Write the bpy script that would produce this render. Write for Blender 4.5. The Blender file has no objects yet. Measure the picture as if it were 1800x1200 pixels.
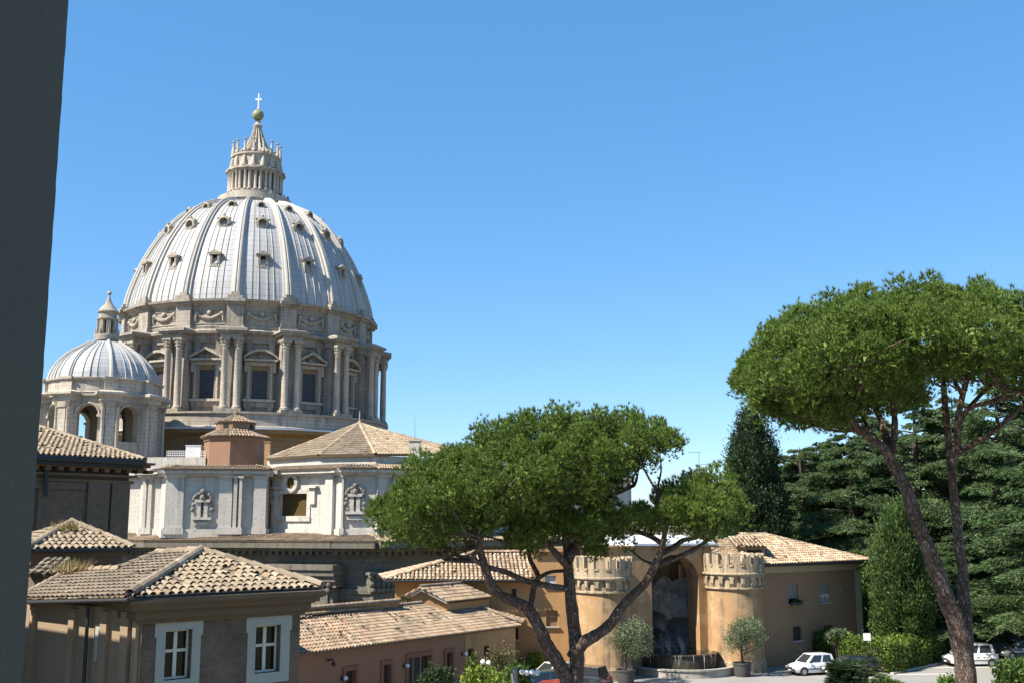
import bpy, bmesh, math, random
import numpy as np
from mathutils import Vector, Matrix
R = math.radians
random.seed(7); rng = np.random.default_rng(7)
sc = bpy.context.scene
COL = sc.collection

# ------------------------------------------------------------------ camera, sky, sun, exposure
F, PITCH, CAMZ = 1950.0, R(9.32), 10.5
cam_d = bpy.data.cameras.new('camera'); cam = bpy.data.objects.new('camera', cam_d); COL.objects.link(cam)
cam_d.sensor_width = 36; cam_d.lens = 36 * F / 1800; cam_d.clip_start = 0.05; cam_d.clip_end = 6000
cam.location = (0, 0, CAMZ); cam.rotation_euler = (R(90) + PITCH, 0, 0)
sc.camera = cam
SUN_AZ, SUN_EL = R(-60), R(47)          # azimuth from "towards the camera", positive to the right
SD = Vector((math.sin(SUN_AZ) * math.cos(SUN_EL), -math.cos(SUN_AZ) * math.cos(SUN_EL), math.sin(SUN_EL)))
w = bpy.data.worlds.new('World'); sc.world = w; w.use_nodes = True
nt = w.node_tree; nt.nodes.clear()
sky = nt.nodes.new('ShaderNodeTexSky'); sky.sky_type = 'NISHITA'; sky.sun_disc = False
sky.sun_elevation = SUN_EL; sky.sun_rotation = math.atan2(SD.x, SD.y)
sky.air_density = 0.9; sky.dust_density = 0.1; sky.ozone_density = 3.0; sky.altitude = 50
bg = nt.nodes.new('ShaderNodeBackground'); bg.inputs[1].default_value = 0.108
wo = nt.nodes.new('ShaderNodeOutputWorld')
hs = nt.nodes.new('ShaderNodeHueSaturation'); hs.inputs['Saturation'].default_value = 1.12; hs.inputs['Hue'].default_value = 0.5
even = nt.nodes.new('ShaderNodeMix'); even.data_type = 'RGBA'; even.inputs['Factor'].default_value = 0.45; even.inputs['B'].default_value = (0.38, 1.80, 3.85, 1)   # clear summer air: flatter than the bare model sky
nt.links.new(sky.outputs[0], hs.inputs['Color']); nt.links.new(hs.outputs[0], even.inputs['A']); nt.links.new(even.outputs['Result'], bg.inputs[0]); nt.links.new(bg.outputs[0], wo.inputs[0])
sl = bpy.data.lights.new('sun', 'SUN'); sl.energy = 5.0; sl.angle = R(0.5); sl.color = (1, 0.93, 0.80)
sun = bpy.data.objects.new('sun', sl); COL.objects.link(sun)
sun.rotation_euler = SD.to_track_quat('Z', 'Y').to_euler(); sun.location = (-60, -30, 90)
sc.view_settings.view_transform = 'Standard'; sc.view_settings.look = 'None'
sc.view_settings.exposure = 1.05; sc.view_settings.gamma = 1.0; sc.view_settings.use_curve_mapping = False

# ------------------------------------------------------------------ pixel <-> place
SP, CP = math.sin(PITCH), math.cos(PITCH)
def ray(px, py):
    dx, dy = (px - 900) / F, (600 - py) / F
    return Vector((dx, CP - dy * SP, SP + dy * CP))
def P(px, py, Y):
    d = ray(px, py); t = Y / d.y
    return Vector((d.x * t, Y, CAMZ + d.z * t))
def G(px, py, z=0.0):
    d = ray(px, py); t = (z - CAMZ) / d.z
    return Vector((d.x * t, d.y * t, z))
def onwall(px, py, p0, p1):
    """(u, z) where the sight line meets the vertical plane through p0, p1"""
    d = ray(px, py); e = Vector((p1[0] - p0[0], p1[1] - p0[1])); L = e.length; e /= L
    n = Vector((e.y, -e.x)); t = (p0[0] * n.x + p0[1] * n.y) / (d.x * n.x + d.y * n.y)
    q = d * t
    return (q.x - p0[0]) * e.x + (q.y - p0[1]) * e.y, CAMZ + q.z

# ------------------------------------------------------------------ objects
def tag(o, label=None, cat=None, group=None, kind=None):
    if label: o['label'] = label
    if cat: o['category'] = cat
    if group: o['group'] = group
    if kind: o['kind'] = kind
    return o
def thing(name, loc, label, cat, group=None, rz=0):
    o = bpy.data.objects.new(name, None); COL.objects.link(o); o.location = loc; o.rotation_euler.z = rz
    o.empty_display_size = 0.5
    return tag(o, label, cat, group)
def root_loc(o):
    v = Vector((0, 0, 0))
    while o is not None:
        v += Vector(o.location); o = o.parent
    return v
def copy_tree(o, parent=None):
    c = o.copy(); COL.objects.link(c)
    if parent: c.parent = parent
    for ch in [x for x in o.children]: copy_tree(ch, c)
    return c

class MB:
    def __init__(s): s.v = []; s.f = []; s.mi = []; s.uv = {}; s.m = 0
    def face(s, pts, uv=None):
        i = len(s.v); s.v += [tuple(p) for p in pts]; 
        if uv: s.uv[len(s.f)] = uv
        s.f.append(tuple(range(i, i + len(pts)))); s.mi.append(s.m)
    def idx(s, verts, faces):
        b = len(s.v); s.v += [tuple(p) for p in verts]
        for f in faces: s.f.append(tuple(b + k for k in f)); s.mi.append(s.m)
    def hexa(s, a):        # 8 points: bottom 4 ccw, top 4
        s.idx(a, [(0, 3, 2, 1), (4, 5, 6, 7), (0, 1, 5, 4), (1, 2, 6, 5), (2, 3, 7, 6), (3, 0, 4, 7)])
    def box(s, x0, x1, y0, y1, z0, z1):
        s.hexa([(x0, y0, z0), (x1, y0, z0), (x1, y1, z0), (x0, y1, z0), (x0, y0, z1), (x1, y0, z1), (x1, y1, z1), (x0, y1, z1)])
    def obox(s, o, e, u0, u1, d0, d1, z0, z1):
        """box along a wall: o origin (x,y), e unit dir (x,y), u along, d outward (towards the viewer side)"""
        n = (e[1], -e[0])
        q = lambda u, d, z: (o[0] + e[0] * u + n[0] * d, o[1] + e[1] * u + n[1] * d, z)
        s.hexa([q(u0, d1, z0), q(u1, d1, z0), q(u1, d0, z0), q(u0, d0, z0), q(u0, d1, z1), q(u1, d1, z1), q(u1, d0, z1), q(u0, d0, z1)])
    def prism(s, poly, z0, z1, top=True):
        n = len(poly)
        s.idx([(p[0], p[1], z0) for p in poly] + [(p[0], p[1], z1) for p in poly],
              [(i, (i + 1) % n, n + (i + 1) % n, n + i) for i in range(n)] + ([tuple(range(n, 2 * n)), tuple(range(n - 1, -1, -1))] if top else []))
    def lathe(s, prof, n=48, c=(0, 0), a0=0.0, a1=2 * math.pi, uvr=None):
        full = abs(a1 - a0 - 2 * math.pi) < 1e-6
        m = n if full else n + 1; b = len(s.v)
        for k in range(m):
            a = a0 + (a1 - a0) * k / n; ca, sa = math.cos(a), math.sin(a)
            for r, z in prof: s.v.append((c[0] + r * ca, c[1] + r * sa, z))
        L = len(prof); arc = [0]
        for i in range(1, L): arc.append(arc[-1] + math.hypot(prof[i][0] - prof[i - 1][0], prof[i][1] - prof[i - 1][1]))
        for k in range(n):
            k2 = (k + 1) % m
            for i in range(L - 1):
                if uvr:
                    u0 = (a0 + (a1 - a0) * k / n) * uvr; u1 = (a0 + (a1 - a0) * (k + 1) / n) * uvr
                    s.uv[len(s.f)] = [(u0, arc[i]), (u1, arc[i]), (u1, arc[i + 1]), (u0, arc[i + 1])]
                s.f.append((b + k * L + i, b + k2 * L + i, b + k2 * L + i + 1, b + k * L + i + 1)); s.mi.append(s.m)
    def tube(s, pts, rad, n=8, cap=True):
        pts = [Vector(p) for p in pts]; b = len(s.v); prev = None
        if not hasattr(rad, '__len__'): rad = [rad] * len(pts)
        for i, p in enumerate(pts):
            t = (pts[min(i + 1, len(pts) - 1)] - pts[max(i - 1, 0)]).normalized()
            if prev is None:
                x = t.cross(Vector((0, 0, 1)))
                if x.length < 1e-3: x = t.cross(Vector((0, 1, 0)))
            else: x = prev - t * prev.dot(t)
            x.normalize(); prev = x; y = t.cross(x)
            for k in range(n):
                a = 2 * math.pi * k / n; s.v.append(tuple(p + (x * math.cos(a) + y * math.sin(a)) * rad[i]))
        for i in range(len(pts) - 1):
            for k in range(n):
                k2 = (k + 1) % n
                s.f.append((b + i * n + k, b + i * n + k2, b + (i + 1) * n + k2, b + (i + 1) * n + k)); s.mi.append(s.m)
        if cap:
            s.f.append(tuple(b + k for k in range(n - 1, -1, -1))); s.mi.append(s.m)
            e = b + (len(pts) - 1) * n; s.f.append(tuple(e + k for k in range(n))); s.mi.append(s.m)
    def sphere(s, c, r, n=12, m=8, sz=1.0):
        prof = [(r * math.sin(math.pi * i / m) + 1e-5, c[2] - sz * r * math.cos(math.pi * i / m)) for i in range(m + 1)]
        s.lathe(prof, n, (c[0], c[1]))
    def facade(s, p0, p1, z0, z1, ops=(), depth=0.25):
        e = Vector((p1[0] - p0[0], p1[1] - p0[1])); L = e.length; e /= L; n = Vector((e.y, -e.x))
        q = lambda u, z, d=0: (p0[0] + e.x * u - n.x * d, p0[1] + e.y * u - n.y * d, z)
        us = sorted({0, L, *[o[0] for o in ops], *[o[1] for o in ops]}); zs = sorted({z0, z1, *[o[2] for o in ops], *[o[3] for o in ops]})
        us = [u for u in us if 0 <= u <= L]; zs = [z for z in zs if z0 <= z <= z1]
        for i in range(len(us) - 1):
            for j in range(len(zs) - 1):
                cu, cz = (us[i] + us[i + 1]) / 2, (zs[j] + zs[j + 1]) / 2
                if any(o[0] < cu < o[1] and o[2] < cz < o[3] for o in ops): continue
                s.face([q(us[i], zs[j]), q(us[i + 1], zs[j]), q(us[i + 1], zs[j + 1]), q(us[i], zs[j + 1])])
        for a, b, c, d in ops:
            s.face([q(a, c), q(a, c, depth), q(a, d, depth), q(a, d)]); s.face([q(b, c, depth), q(b, c), q(b, d), q(b, d, depth)])
            s.face([q(a, d), q(a, d, depth), q(b, d, depth), q(b, d)]); s.face([q(a, c, depth), q(a, c), q(b, c), q(b, c, depth)])
    def facade_arch(s, p0, p1, z0, z1, ua, ub, zb, zs, depth, n=16):
        e = Vector((p1[0] - p0[0], p1[1] - p0[1])); L = e.length; e /= L; nn = Vector((e.y, -e.x))
        q = lambda u, z, d=0: (p0[0] + e.x * u - nn.x * d, p0[1] + e.y * u - nn.y * d, z)
        s.face([q(0, z0), q(ua, z0), q(ua, zs), q(0, zs)]); s.face([q(ub, z0), q(L, z0), q(L, zs), q(ub, zs)])
        if zb > z0: s.face([q(ua, z0), q(ub, z0), q(ub, zb), q(ua, zb)])
        r = (ub - ua) / 2; c = (ua + ub) / 2
        arc = [(c - r * math.cos(math.pi * k / n), zs + r * math.sin(math.pi * k / n)) for k in range(n + 1)]
        s.face([q(0, zs), q(ua, zs), q(ua, z1), q(0, z1)]); s.face([q(ub, zs), q(L, zs), q(L, z1), q(ub, z1)])
        for k in range(n):
            a, b = arc[k], arc[k + 1]; s.face([q(*a), q(*b), q(b[0], z1), q(a[0], z1)]); s.face([q(*a), q(a[0], a[1], depth), q(b[0], b[1], depth), q(*b)])
        s.face([q(ua, zb), q(ua, zb, depth), q(ua, zs, depth), q(ua, zs)]); s.face([q(ub, zb, depth), q(ub, zb), q(ub, zs), q(ub, zs, depth)])
    def build(s, name, mats, parent=None, loc=None, smooth=None, local=False):
        if not isinstance(mats, (list, tuple)): mats = [mats]
        v = np.array(s.v, dtype=float).reshape(-1, 3)
        if parent is not None: off = np.zeros(3) if local else np.array(root_loc(parent))
        elif loc is not None: off = np.array(loc, dtype=float)
        else:
            off = np.array([(v[:, 0].min() + v[:, 0].max()) / 2, (v[:, 1].min() + v[:, 1].max()) / 2, v[:, 2].min()])
        me = bpy.data.meshes.new(name); vv = v - off
        me.from_pydata([tuple(p) for p in vv], [], s.f)
        for m in mats: me.materials.append(m)
        if len(mats) > 1: me.polygons.foreach_set('material_index', s.mi)
        # metre-scaled UVs: along the wall / up the wall
        uvl = me.uv_layers.new(name='UVMap'); nl = len(me.loops)
        li = np.empty(nl, dtype=np.int32); me.loops.foreach_get('vertex_index', li)
        pn = np.empty(len(me.polygons) * 3); me.polygons.foreach_get('normal', pn); pn = pn.reshape(-1, 3)
        lt = np.empty(len(me.polygons), dtype=np.int32); me.polygons.foreach_get('loop_total', lt)
        ln = np.repeat(pn, lt, axis=0); co = v[li]
        h = np.hypot(ln[:, 0], ln[:, 1]) + 1e-9; tx, ty = -ln[:, 1] / h, ln[:, 0] / h
        flat = np.abs(ln[:, 2]) > 0.75
        u = np.where(flat, co[:, 0], co[:, 0] * tx + co[:, 1] * ty); w_ = np.where(flat, co[:, 1], co[:, 2])
        uv = np.stack([u, w_], 1)
        if s.uv:
            st = np.concatenate([[0], np.cumsum(lt)[:-1]])
            for fi, q in s.uv.items(): uv[st[fi]:st[fi] + len(q)] = q
        uvl.data.foreach_set('uv', uv.astype(np.float32).ravel())
        if smooth:
            me.polygons.foreach_set('use_smooth', [True] * len(me.polygons)); me.set_sharp_from_angle(angle=R(smooth))
        me.validate(); me.update()
        o = bpy.data.objects.new(name, me); COL.objects.link(o)
        if parent is not None: o.parent = parent
        else: o.location = off
        return o
def inst(o, parent, rz=0.0, loc=None):
    c = o.copy(); COL.objects.link(c); c.parent = parent; c.rotation_euler.z = rz
    if loc is not None: c.location = loc
    return c

# ------------------------------------------------------------------ materials (procedural)
class NT:
    def __init__(s, name):
        s.mat = bpy.data.materials.new(name); s.mat.use_nodes = True; s.t = s.mat.node_tree; s.n = s.t.nodes
        s.b = s.n['Principled BSDF']; s.out = s.n['Material Output']
    def add(s, typ, **kw):
        n = s.n.new(typ)
        for k, v in kw.items(): setattr(n, k, v)
        return n
    def link(s, a, b): s.t.links.new(a, b)
    def coord(s, kind='Object', scale=(1, 1, 1)):
        tc = s.add('ShaderNodeTexCoord'); mp = s.add('ShaderNodeMapping'); mp.inputs['Scale'].default_value = scale
        s.link(tc.outputs[kind], mp.inputs[0]); return mp.outputs[0]
    def noise(s, vec, scale, detail=5, rough=0.6):
        n = s.add('ShaderNodeTexNoise'); n.inputs['Scale'].default_value = scale; n.inputs['Detail'].default_value = detail
        n.inputs['Roughness'].default_value = rough; s.link(vec, n.inputs['Vector']); return n.outputs[0]
    def ramp(s, fac, stops):
        r = s.add('ShaderNodeValToRGB'); e = r.color_ramp.elements
        while len(e) < len(stops): e.new(0.5)
        for k, (p, c) in enumerate(stops): e[k].position = p; e[k].color = (*c, 1) if len(c) == 3 else c
        s.link(fac, r.inputs[0]); return r.outputs[0]
    def mix(s, fac, a, b, mode='MIX'):
        m = s.add('ShaderNodeMix', data_type='RGBA', blend_type=mode)
        for sock, v in ((m.inputs['Factor'], fac), (m.inputs['A'], a), (m.inputs['B'], b)):
            if hasattr(v, 'links') or hasattr(v, 'is_linked'): s.link(v, sock)
            elif isinstance(v, (int, float)): sock.default_value = v
            else: sock.default_value = (*v, 1)
        return m.outputs['Result']
    def bump(s, h, strength=0.4, dist=0.05):
        b = s.add('ShaderNodeBump'); b.inputs['Strength'].default_value = strength; b.inputs['Distance'].default_value = dist
        s.link(h, b.inputs['Height']); s.link(b.outputs[0], s.b.inputs['Normal'])
def g3(v): return (v, v, v)
BW = [(0.0, (0, 0, 0)), (1.0, (1, 1, 1))]
def surf(name, c1, c2, scale=1.0, rough=0.85, stain=None, stain_amt=0.6, stain_scale=0.25, streak=None, streak_amt=0.6, streak_scale=1.2, bump=0.3, bdist=0.03, patch=None, spec=0.3):
    t = NT(name); v = t.coord()
    col = t.mix(t.noise(v, scale, 8, 0.65), c1, c2)
    if patch:
        pc, ps, lo, hi = patch
        col = t.mix(t.ramp(t.noise(v, ps, 6, 0.65), [(lo, g3(0)), (hi, g3(1))]), col, pc)
    if stain:
        f = t.ramp(t.noise(v, stain_scale, 7, 0.7), [(0.48, g3(0)), (0.72, g3(stain_amt))]); col = t.mix(f, col, stain)
    if streak:
        sv = t.coord(scale=(1, 1, 0.07)); f = t.ramp(t.noise(sv, streak_scale, 6, 0.7), [(0.46, g3(0)), (0.64, g3(streak_amt))])
        g = t.ramp(t.noise(v, stain_scale * 1.7, 4), [(0.36, g3(0.1)), (0.56, g3(1))])
        col = t.mix(t.mix(1.0, f, g, 'MULTIPLY'), col, streak)
    t.link(col, t.b.inputs['Base Color']); t.b.inputs['Roughness'].default_value = rough
    t.b.inputs['Specular IOR Level'].default_value = spec
    if bump: t.bump(t.noise(v, scale * 6, 6, 0.7), bump, bdist)
    return t.mat
def brick(name, c1, c2, mortar, bw=0.28, bh=0.075, ms=0.012, stain=None, bump=0.5, rough=0.9, streak=None, sscale=0.25):
    t = NT(name); uv = t.coord('UV'); v = t.coord()
    b = t.add('ShaderNodeTexBrick'); b.inputs['Scale'].default_value = 1; b.inputs['Brick Width'].default_value = bw; b.inputs['Row Height'].default_value = bh
    b.inputs['Mortar Size'].default_value = ms; b.inputs['Mortar Smooth'].default_value = 0.3; b.inputs['Bias'].default_value = -0.2
    b.inputs['Color1'].default_value = (*c1, 1); b.inputs['Color2'].default_value = (*c2, 1); b.inputs['Mortar'].default_value = (*mortar, 1)
    t.link(uv, b.inputs['Vector']); col = b.outputs[0]
    col = t.mix(0.5, col, t.ramp(t.noise(v, 3, 6), [(0.3, g3(0.35)), (0.75, g3(1.0))]), 'MULTIPLY')
    if stain: col = t.mix(t.ramp(t.noise(v, sscale, 7, 0.7), [(0.45, g3(0)), (0.7, g3(0.75))]), col, stain)
    if streak:
        sv = t.coord(scale=(1, 1, 0.07)); col = t.mix(t.ramp(t.noise(sv, 0.9, 6, 0.7), [(0.5, g3(0)), (0.7, g3(0.7))]), col, streak)
    t.link(col, t.b.inputs['Base Color']); t.b.inputs['Roughness'].default_value = rough; t.b.inputs['Specular IOR Level'].default_value = 0.2
    t.bump(b.outputs['Fac'], -bump, 0.01)
    return t.mat
def tiles(name, stops, stain=(0.10, 0.09, 0.075), bump=0.25):
    t = NT(name); g = t.add('ShaderNodeNewGeometry'); v = t.coord()
    col = t.ramp(g.outputs['Random Per Island'], stops)
    col = t.mix(t.ramp(t.noise(v, 9, 5), [(0.35, g3(0.0)), (0.8, g3(0.45))]), col, (0.23, 0.2, 0.15))
    col = t.mix(t.ramp(t.noise(v, 0.6, 8, 0.75), [(0.46, g3(0)), (0.68, g3(0.7))]), col, stain)
    col = t.mix(t.ramp(t.noise(v, 5.0, 4, 0.6), [(0.62, g3(0)), (0.72, g3(0.5))]), col, (0.34, 0.33, 0.24))
    t.link(col, t.b.inputs['Base Color']); t.b.inputs['Roughness'].default_value = 0.9; t.b.inputs['Specular IOR Level'].default_value = 0.2
    t.bump(t.noise(v, 30, 4), bump, 0.01); return t.mat
def leaf(name, stops, trans=0.25, tcol=(0.2, 0.3, 0.05), clump=0.45):
    t = NT(name); g = t.add('ShaderNodeNewGeometry'); v = t.coord()
    col = t.ramp(g.outputs['Random Per Island'], stops)
    col = t.mix(0.7, col, t.ramp(t.noise(v, clump, 3), [(0.3, g3(0.55)), (0.7, g3(1.25))]), 'MULTIPLY')
    t.link(col, t.b.inputs['Base Color']); t.b.inputs['Roughness'].default_value = 0.6; t.b.inputs['Specular IOR Level'].default_value = 0.25
    tr = t.add('ShaderNodeBsdfTranslucent'); t.link(t.mix(0.5, col, tcol), tr.inputs[0])
    ms = t.add('ShaderNodeMixShader'); ms.inputs[0].default_value = trans
    t.link(t.b.outputs[0], ms.inputs[1]); t.link(tr.outputs[0], ms.inputs[2]); t.link(ms.outputs[0], t.out.inputs[0]); return t.mat
def plain(name, c, rough=0.5, metal=0.0, spec=0.5, coat=0.0, var=0.12):
    t = NT(name); v = t.coord(); c2 = tuple(x * (1 - var) for x in c)
    t.link(t.mix(t.noise(v, 4, 5), c, c2), t.b.inputs['Base Color']); t.b.inputs['Roughness'].default_value = rough
    t.b.inputs['Metallic'].default_value = metal; t.b.inputs['Specular IOR Level'].default_value = spec; t.b.inputs['Coat Weight'].default_value = coat
    return t.mat
m = {}
m['trav'] = brick('travertine', (0.56, 0.49, 0.405), (0.51, 0.445, 0.365), (0.36, 0.315, 0.26), 2.2, 0.7, 0.035, stain=(0.27, 0.22, 0.17), streak=(0.13, 0.115, 0.10), bump=0.3)
m['soot'] = brick('sooty_travertine', (0.45, 0.395, 0.33), (0.40, 0.35, 0.29), (0.27, 0.235, 0.195), 2.2, 0.7, 0.035, stain=(0.21, 0.175, 0.14), streak=(0.085, 0.075, 0.065), bump=0.3, sscale=0.4)  # soot streaks, plus the drum wall's shade put into a darker base
m['attic'] = brick('attic_travertine', (0.60, 0.56, 0.50), (0.57, 0.53, 0.475), (0.51, 0.47, 0.415), 2.4, 0.62, 0.03, stain=(0.42, 0.375, 0.32), streak=(0.22, 0.205, 0.18), bump=0.3)
m['carved'] = surf('carved_travertine', (0.46, 0.40, 0.32), (0.34, 0.29, 0.23), 1.2, stain=(0.14, 0.12, 0.10), stain_scale=0.6, streak=(0.11, 0.10, 0.085), bump=0.6, bdist=0.15)
m['carved_white'] = surf('carved_white', (0.54, 0.50, 0.44), (0.42, 0.38, 0.33), 1.2, stain=(0.15, 0.135, 0.115), stain_scale=0.8, stain_amt=0.85, bump=0.5, bdist=0.1)
m['sooty_carving'] = surf('sooty_carving', (0.24, 0.215, 0.18), (0.13, 0.115, 0.10), 1.5, stain=(0.40, 0.37, 0.33), stain_scale=1.2, bump=0.6, bdist=0.1)
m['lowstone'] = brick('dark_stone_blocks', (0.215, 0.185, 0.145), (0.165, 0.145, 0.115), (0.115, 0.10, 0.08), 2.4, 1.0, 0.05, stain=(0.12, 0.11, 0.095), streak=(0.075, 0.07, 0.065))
m['brownwall'] = brick('brown_masonry', (0.36, 0.25, 0.13), (0.28, 0.19, 0.10), (0.2, 0.15, 0.09), 0.9, 0.3, 0.03, stain=(0.14, 0.10, 0.06))
m['darkopen'] = plain('dark_interior', (0.035, 0.032, 0.03), 0.9, spec=0.1)
m['deep_brown'] = plain('deep_brown_interior', (0.085, 0.055, 0.022), 0.9, spec=0.1)  # dark brown stands in for the shade inside the attic window
m['gridglass'] = brick('leaded_window', (0.05, 0.055, 0.07), (0.035, 0.04, 0.055), (0.11, 0.11, 0.12), 0.42, 0.75, 0.045, bump=0.2, rough=0.35)
m['terracotta'] = surf('terracotta_render', (0.27, 0.155, 0.10), (0.225, 0.13, 0.085), 0.8, stain=(0.27, 0.16, 0.10), streak=(0.18, 0.10, 0.065), bump=0.2)
m['white_metal'] = plain('white_metal', (0.75, 0.75, 0.74), 0.4)
m['grey_metal'] = plain('grey_metal', (0.25, 0.25, 0.25), 0.5, 0.5)
m['dark_metal'] = plain('dark_metal', (0.035, 0.035, 0.035), 0.55, 0.3)
m['bronze'] = surf('gilt_bronze', (0.30, 0.27, 0.13), (0.20, 0.22, 0.12), 0.8, rough=0.55, stain=(0.09, 0.17, 0.13), stain_scale=0.8, bump=0.1)
m['roof_near'] = tiles('weathered_roof_tiles', [(0.0, (0.20, 0.15, 0.105)), (0.25, (0.27, 0.21, 0.145)), (0.6, (0.33, 0.26, 0.18)), (0.85, (0.29, 0.20, 0.13)), (1.0, (0.40, 0.335, 0.25))])
m['roof_low'] = tiles('red_roof_tiles', [(0.0, (0.17, 0.12, 0.085)), (0.2, (0.30, 0.215, 0.145)), (0.6, (0.37, 0.28, 0.195)), (0.85, (0.33, 0.19, 0.12)), (1.0, (0.45, 0.36, 0.26))])
m['roof_orange'] = tiles('orange_roof_tiles', [(0.0, (0.27, 0.17, 0.105)), (0.35, (0.44, 0.30, 0.18)), (0.7, (0.52, 0.39, 0.26)), (1.0, (0.56, 0.46, 0.34))], stain=(0.2, 0.17, 0.13))
m['roof_far'] = tiles('church_roof_tiles', [(0.0, (0.25, 0.18, 0.115)), (0.5, (0.36, 0.27, 0.18)), (1.0, (0.44, 0.35, 0.25))], stain=(0.26, 0.2, 0.14), bump=0.1)
m['underroof'] = surf('channel_tiles', (0.17, 0.115, 0.075), (0.11, 0.08, 0.055), 4, bump=0.3)
m['brick'] = brick('old_brown_brick', (0.175, 0.118, 0.082), (0.115, 0.08, 0.058), (0.15, 0.12, 0.092), 0.30, 0.085, 0.014, stain=(0.25, 0.18, 0.14))
m['towerbrick'] = brick('dusty_tower_brick', (0.19, 0.14, 0.098), (0.145, 0.108, 0.078), (0.165, 0.13, 0.098), 0.30, 0.085, 0.014, stain=(0.17, 0.125, 0.09))
m['cornice'] = surf('painted_cornice', (0.155, 0.105, 0.062), (0.125, 0.085, 0.05), 1.5, stain=(0.24, 0.16, 0.09), bump=0.15)
m['frame'] = surf('pale_window_surround', (0.37, 0.37, 0.325), (0.31, 0.31, 0.275), 2.0, stain=(0.44, 0.43, 0.4), bump=0.12)
m['wood_white'] = plain('painted_sash', (0.66, 0.62, 0.50), 0.5)
m['wing'] = surf('buff_plaster', (0.30, 0.22, 0.145), (0.25, 0.18, 0.12), 1.0, stain=(0.42, 0.32, 0.23), bump=0.15)
m['ochre'] = surf('ochre_plaster', (0.46, 0.265, 0.115), (0.38, 0.215, 0.095), 0.5, stain=(0.33, 0.21, 0.11), stain_scale=0.45, streak=(0.24, 0.165, 0.10), streak_amt=0.75, bump=0.2)
m['ochre_pale'] = surf('faded_ochre_plaster', (0.40, 0.245, 0.12), (0.30, 0.18, 0.088), 0.6, stain=(0.50, 0.38, 0.25), stain_scale=0.7, stain_amt=0.8, streak=(0.16, 0.115, 0.075), streak_amt=1.0, streak_scale=1.8, bump=0.25)
m['tower_stone'] = surf('tower_parapet_stone', (0.44, 0.345, 0.225), (0.36, 0.275, 0.18), 0.9, stain=(0.27, 0.215, 0.15), stain_scale=0.9, streak=(0.06, 0.052, 0.045), streak_amt=1.0, streak_scale=3.4, bump=0.3)
m['villa'] = surf('brown_villa_plaster', (0.29, 0.18, 0.105), (0.235, 0.145, 0.085), 0.4, stain=(0.27, 0.175, 0.115), stain_scale=0.35, patch=((0.50, 0.36, 0.22), 0.33, 0.56, 0.62), bump=0.2)
m['villa_trim'] = surf('villa_trim_plaster', (0.44, 0.36, 0.25), (0.38, 0.31, 0.215), 0.6, stain=(0.27, 0.22, 0.16), bump=0.15)
m['redwall'] = surf('red_brown_plaster', (0.31, 0.165, 0.10), (0.265, 0.14, 0.085), 0.5, stain=(0.27, 0.16, 0.10), bump=0.15)
m['redtrim'] = plain('dark_red_trim', (0.26, 0.115, 0.075), 0.8, spec=0.2)
m['darkdoor'] = plain('dark_door', (0.05, 0.035, 0.028), 0.6, spec=0.3)
m['shutter'] = brick('grey_shutter', (0.30, 0.29, 0.27), (0.27, 0.26, 0.245), (0.15, 0.145, 0.135), 3.0, 0.09, 0.02, bump=0.4)
m['shutter_ochre'] = brick('ochre_shutter', (0.34, 0.23, 0.12), (0.30, 0.20, 0.105), (0.16, 0.11, 0.06), 3.0, 0.09, 0.02, bump=0.4)
m['blueshutter'] = brick('blue_grey_shutter', (0.50, 0.56, 0.64), (0.46, 0.52, 0.6), (0.28, 0.31, 0.36), 0.12, 4.0, 0.02, bump=0.4)
m['rock'] = surf('grotto_rock', (0.36, 0.345, 0.32), (0.19, 0.18, 0.165), 1.2, stain=(0.045, 0.045, 0.045), stain_scale=0.7, stain_amt=0.9, streak=(0.40, 0.39, 0.37), streak_amt=0.6, streak_scale=0.9, bump=1.0, bdist=0.25)
m['moss'] = surf('mossy_basin', (0.055, 0.036, 0.018), (0.028, 0.022, 0.012), 2.0, rough=0.45, stain=(0.028, 0.03, 0.018), stain_scale=1.0, streak=(0.2, 0.19, 0.17), streak_amt=0.5, streak_scale=4.0, bump=0.7, bdist=0.08, spec=0.5)
m['basin'] = surf('basin_stone', (0.42, 0.39, 0.34), (0.34, 0.315, 0.27), 1.0, stain=(0.16, 0.15, 0.13), stain_scale=0.6, streak=(0.1, 0.095, 0.085), bump=0.3)
m['leadroof'] = surf('zinc_sheet', (0.56, 0.60, 0.66), (0.50, 0.54, 0.60), 0.8, rough=0.5, bump=0.05)
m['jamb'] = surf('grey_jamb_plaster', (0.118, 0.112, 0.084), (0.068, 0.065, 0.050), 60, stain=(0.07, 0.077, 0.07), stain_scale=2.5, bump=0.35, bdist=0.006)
m['asphalt'] = surf('sunbleached_asphalt', (0.30, 0.285, 0.265), (0.25, 0.24, 0.225), 1.5, stain=(0.19, 0.18, 0.165), stain_scale=0.3, bump=0.2, bdist=0.01)
m['soil'] = surf('dry_soil', (0.20, 0.16, 0.10), (0.12, 0.11, 0.06), 0.5, stain=(0.07, 0.085, 0.03), stain_scale=0.15, stain_amt=0.9, bump=0.4)
m['kerb'] = surf('kerb_stone', (0.46, 0.44, 0.40), (0.38, 0.36, 0.33), 2, bump=0.2)
m['paint'] = plain('road_paint', (0.72, 0.71, 0.68), 0.7, var=0.25)
m['pine'] = leaf('pine_needles', [(0.0, (0.040, 0.072, 0.014)), (0.4, (0.092, 0.150, 0.025)), (0.8, (0.165, 0.235, 0.040)), (1.0, (0.25, 0.31, 0.07))], 0.25, clump=0.9)
m['cedar'] = leaf('cedar_needles', [(0.0, (0.034, 0.064, 0.026)), (0.5, (0.082, 0.132, 0.050)), (1.0, (0.145, 0.20, 0.08))], 0.25, (0.1, 0.2, 0.06), 0.35)
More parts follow.
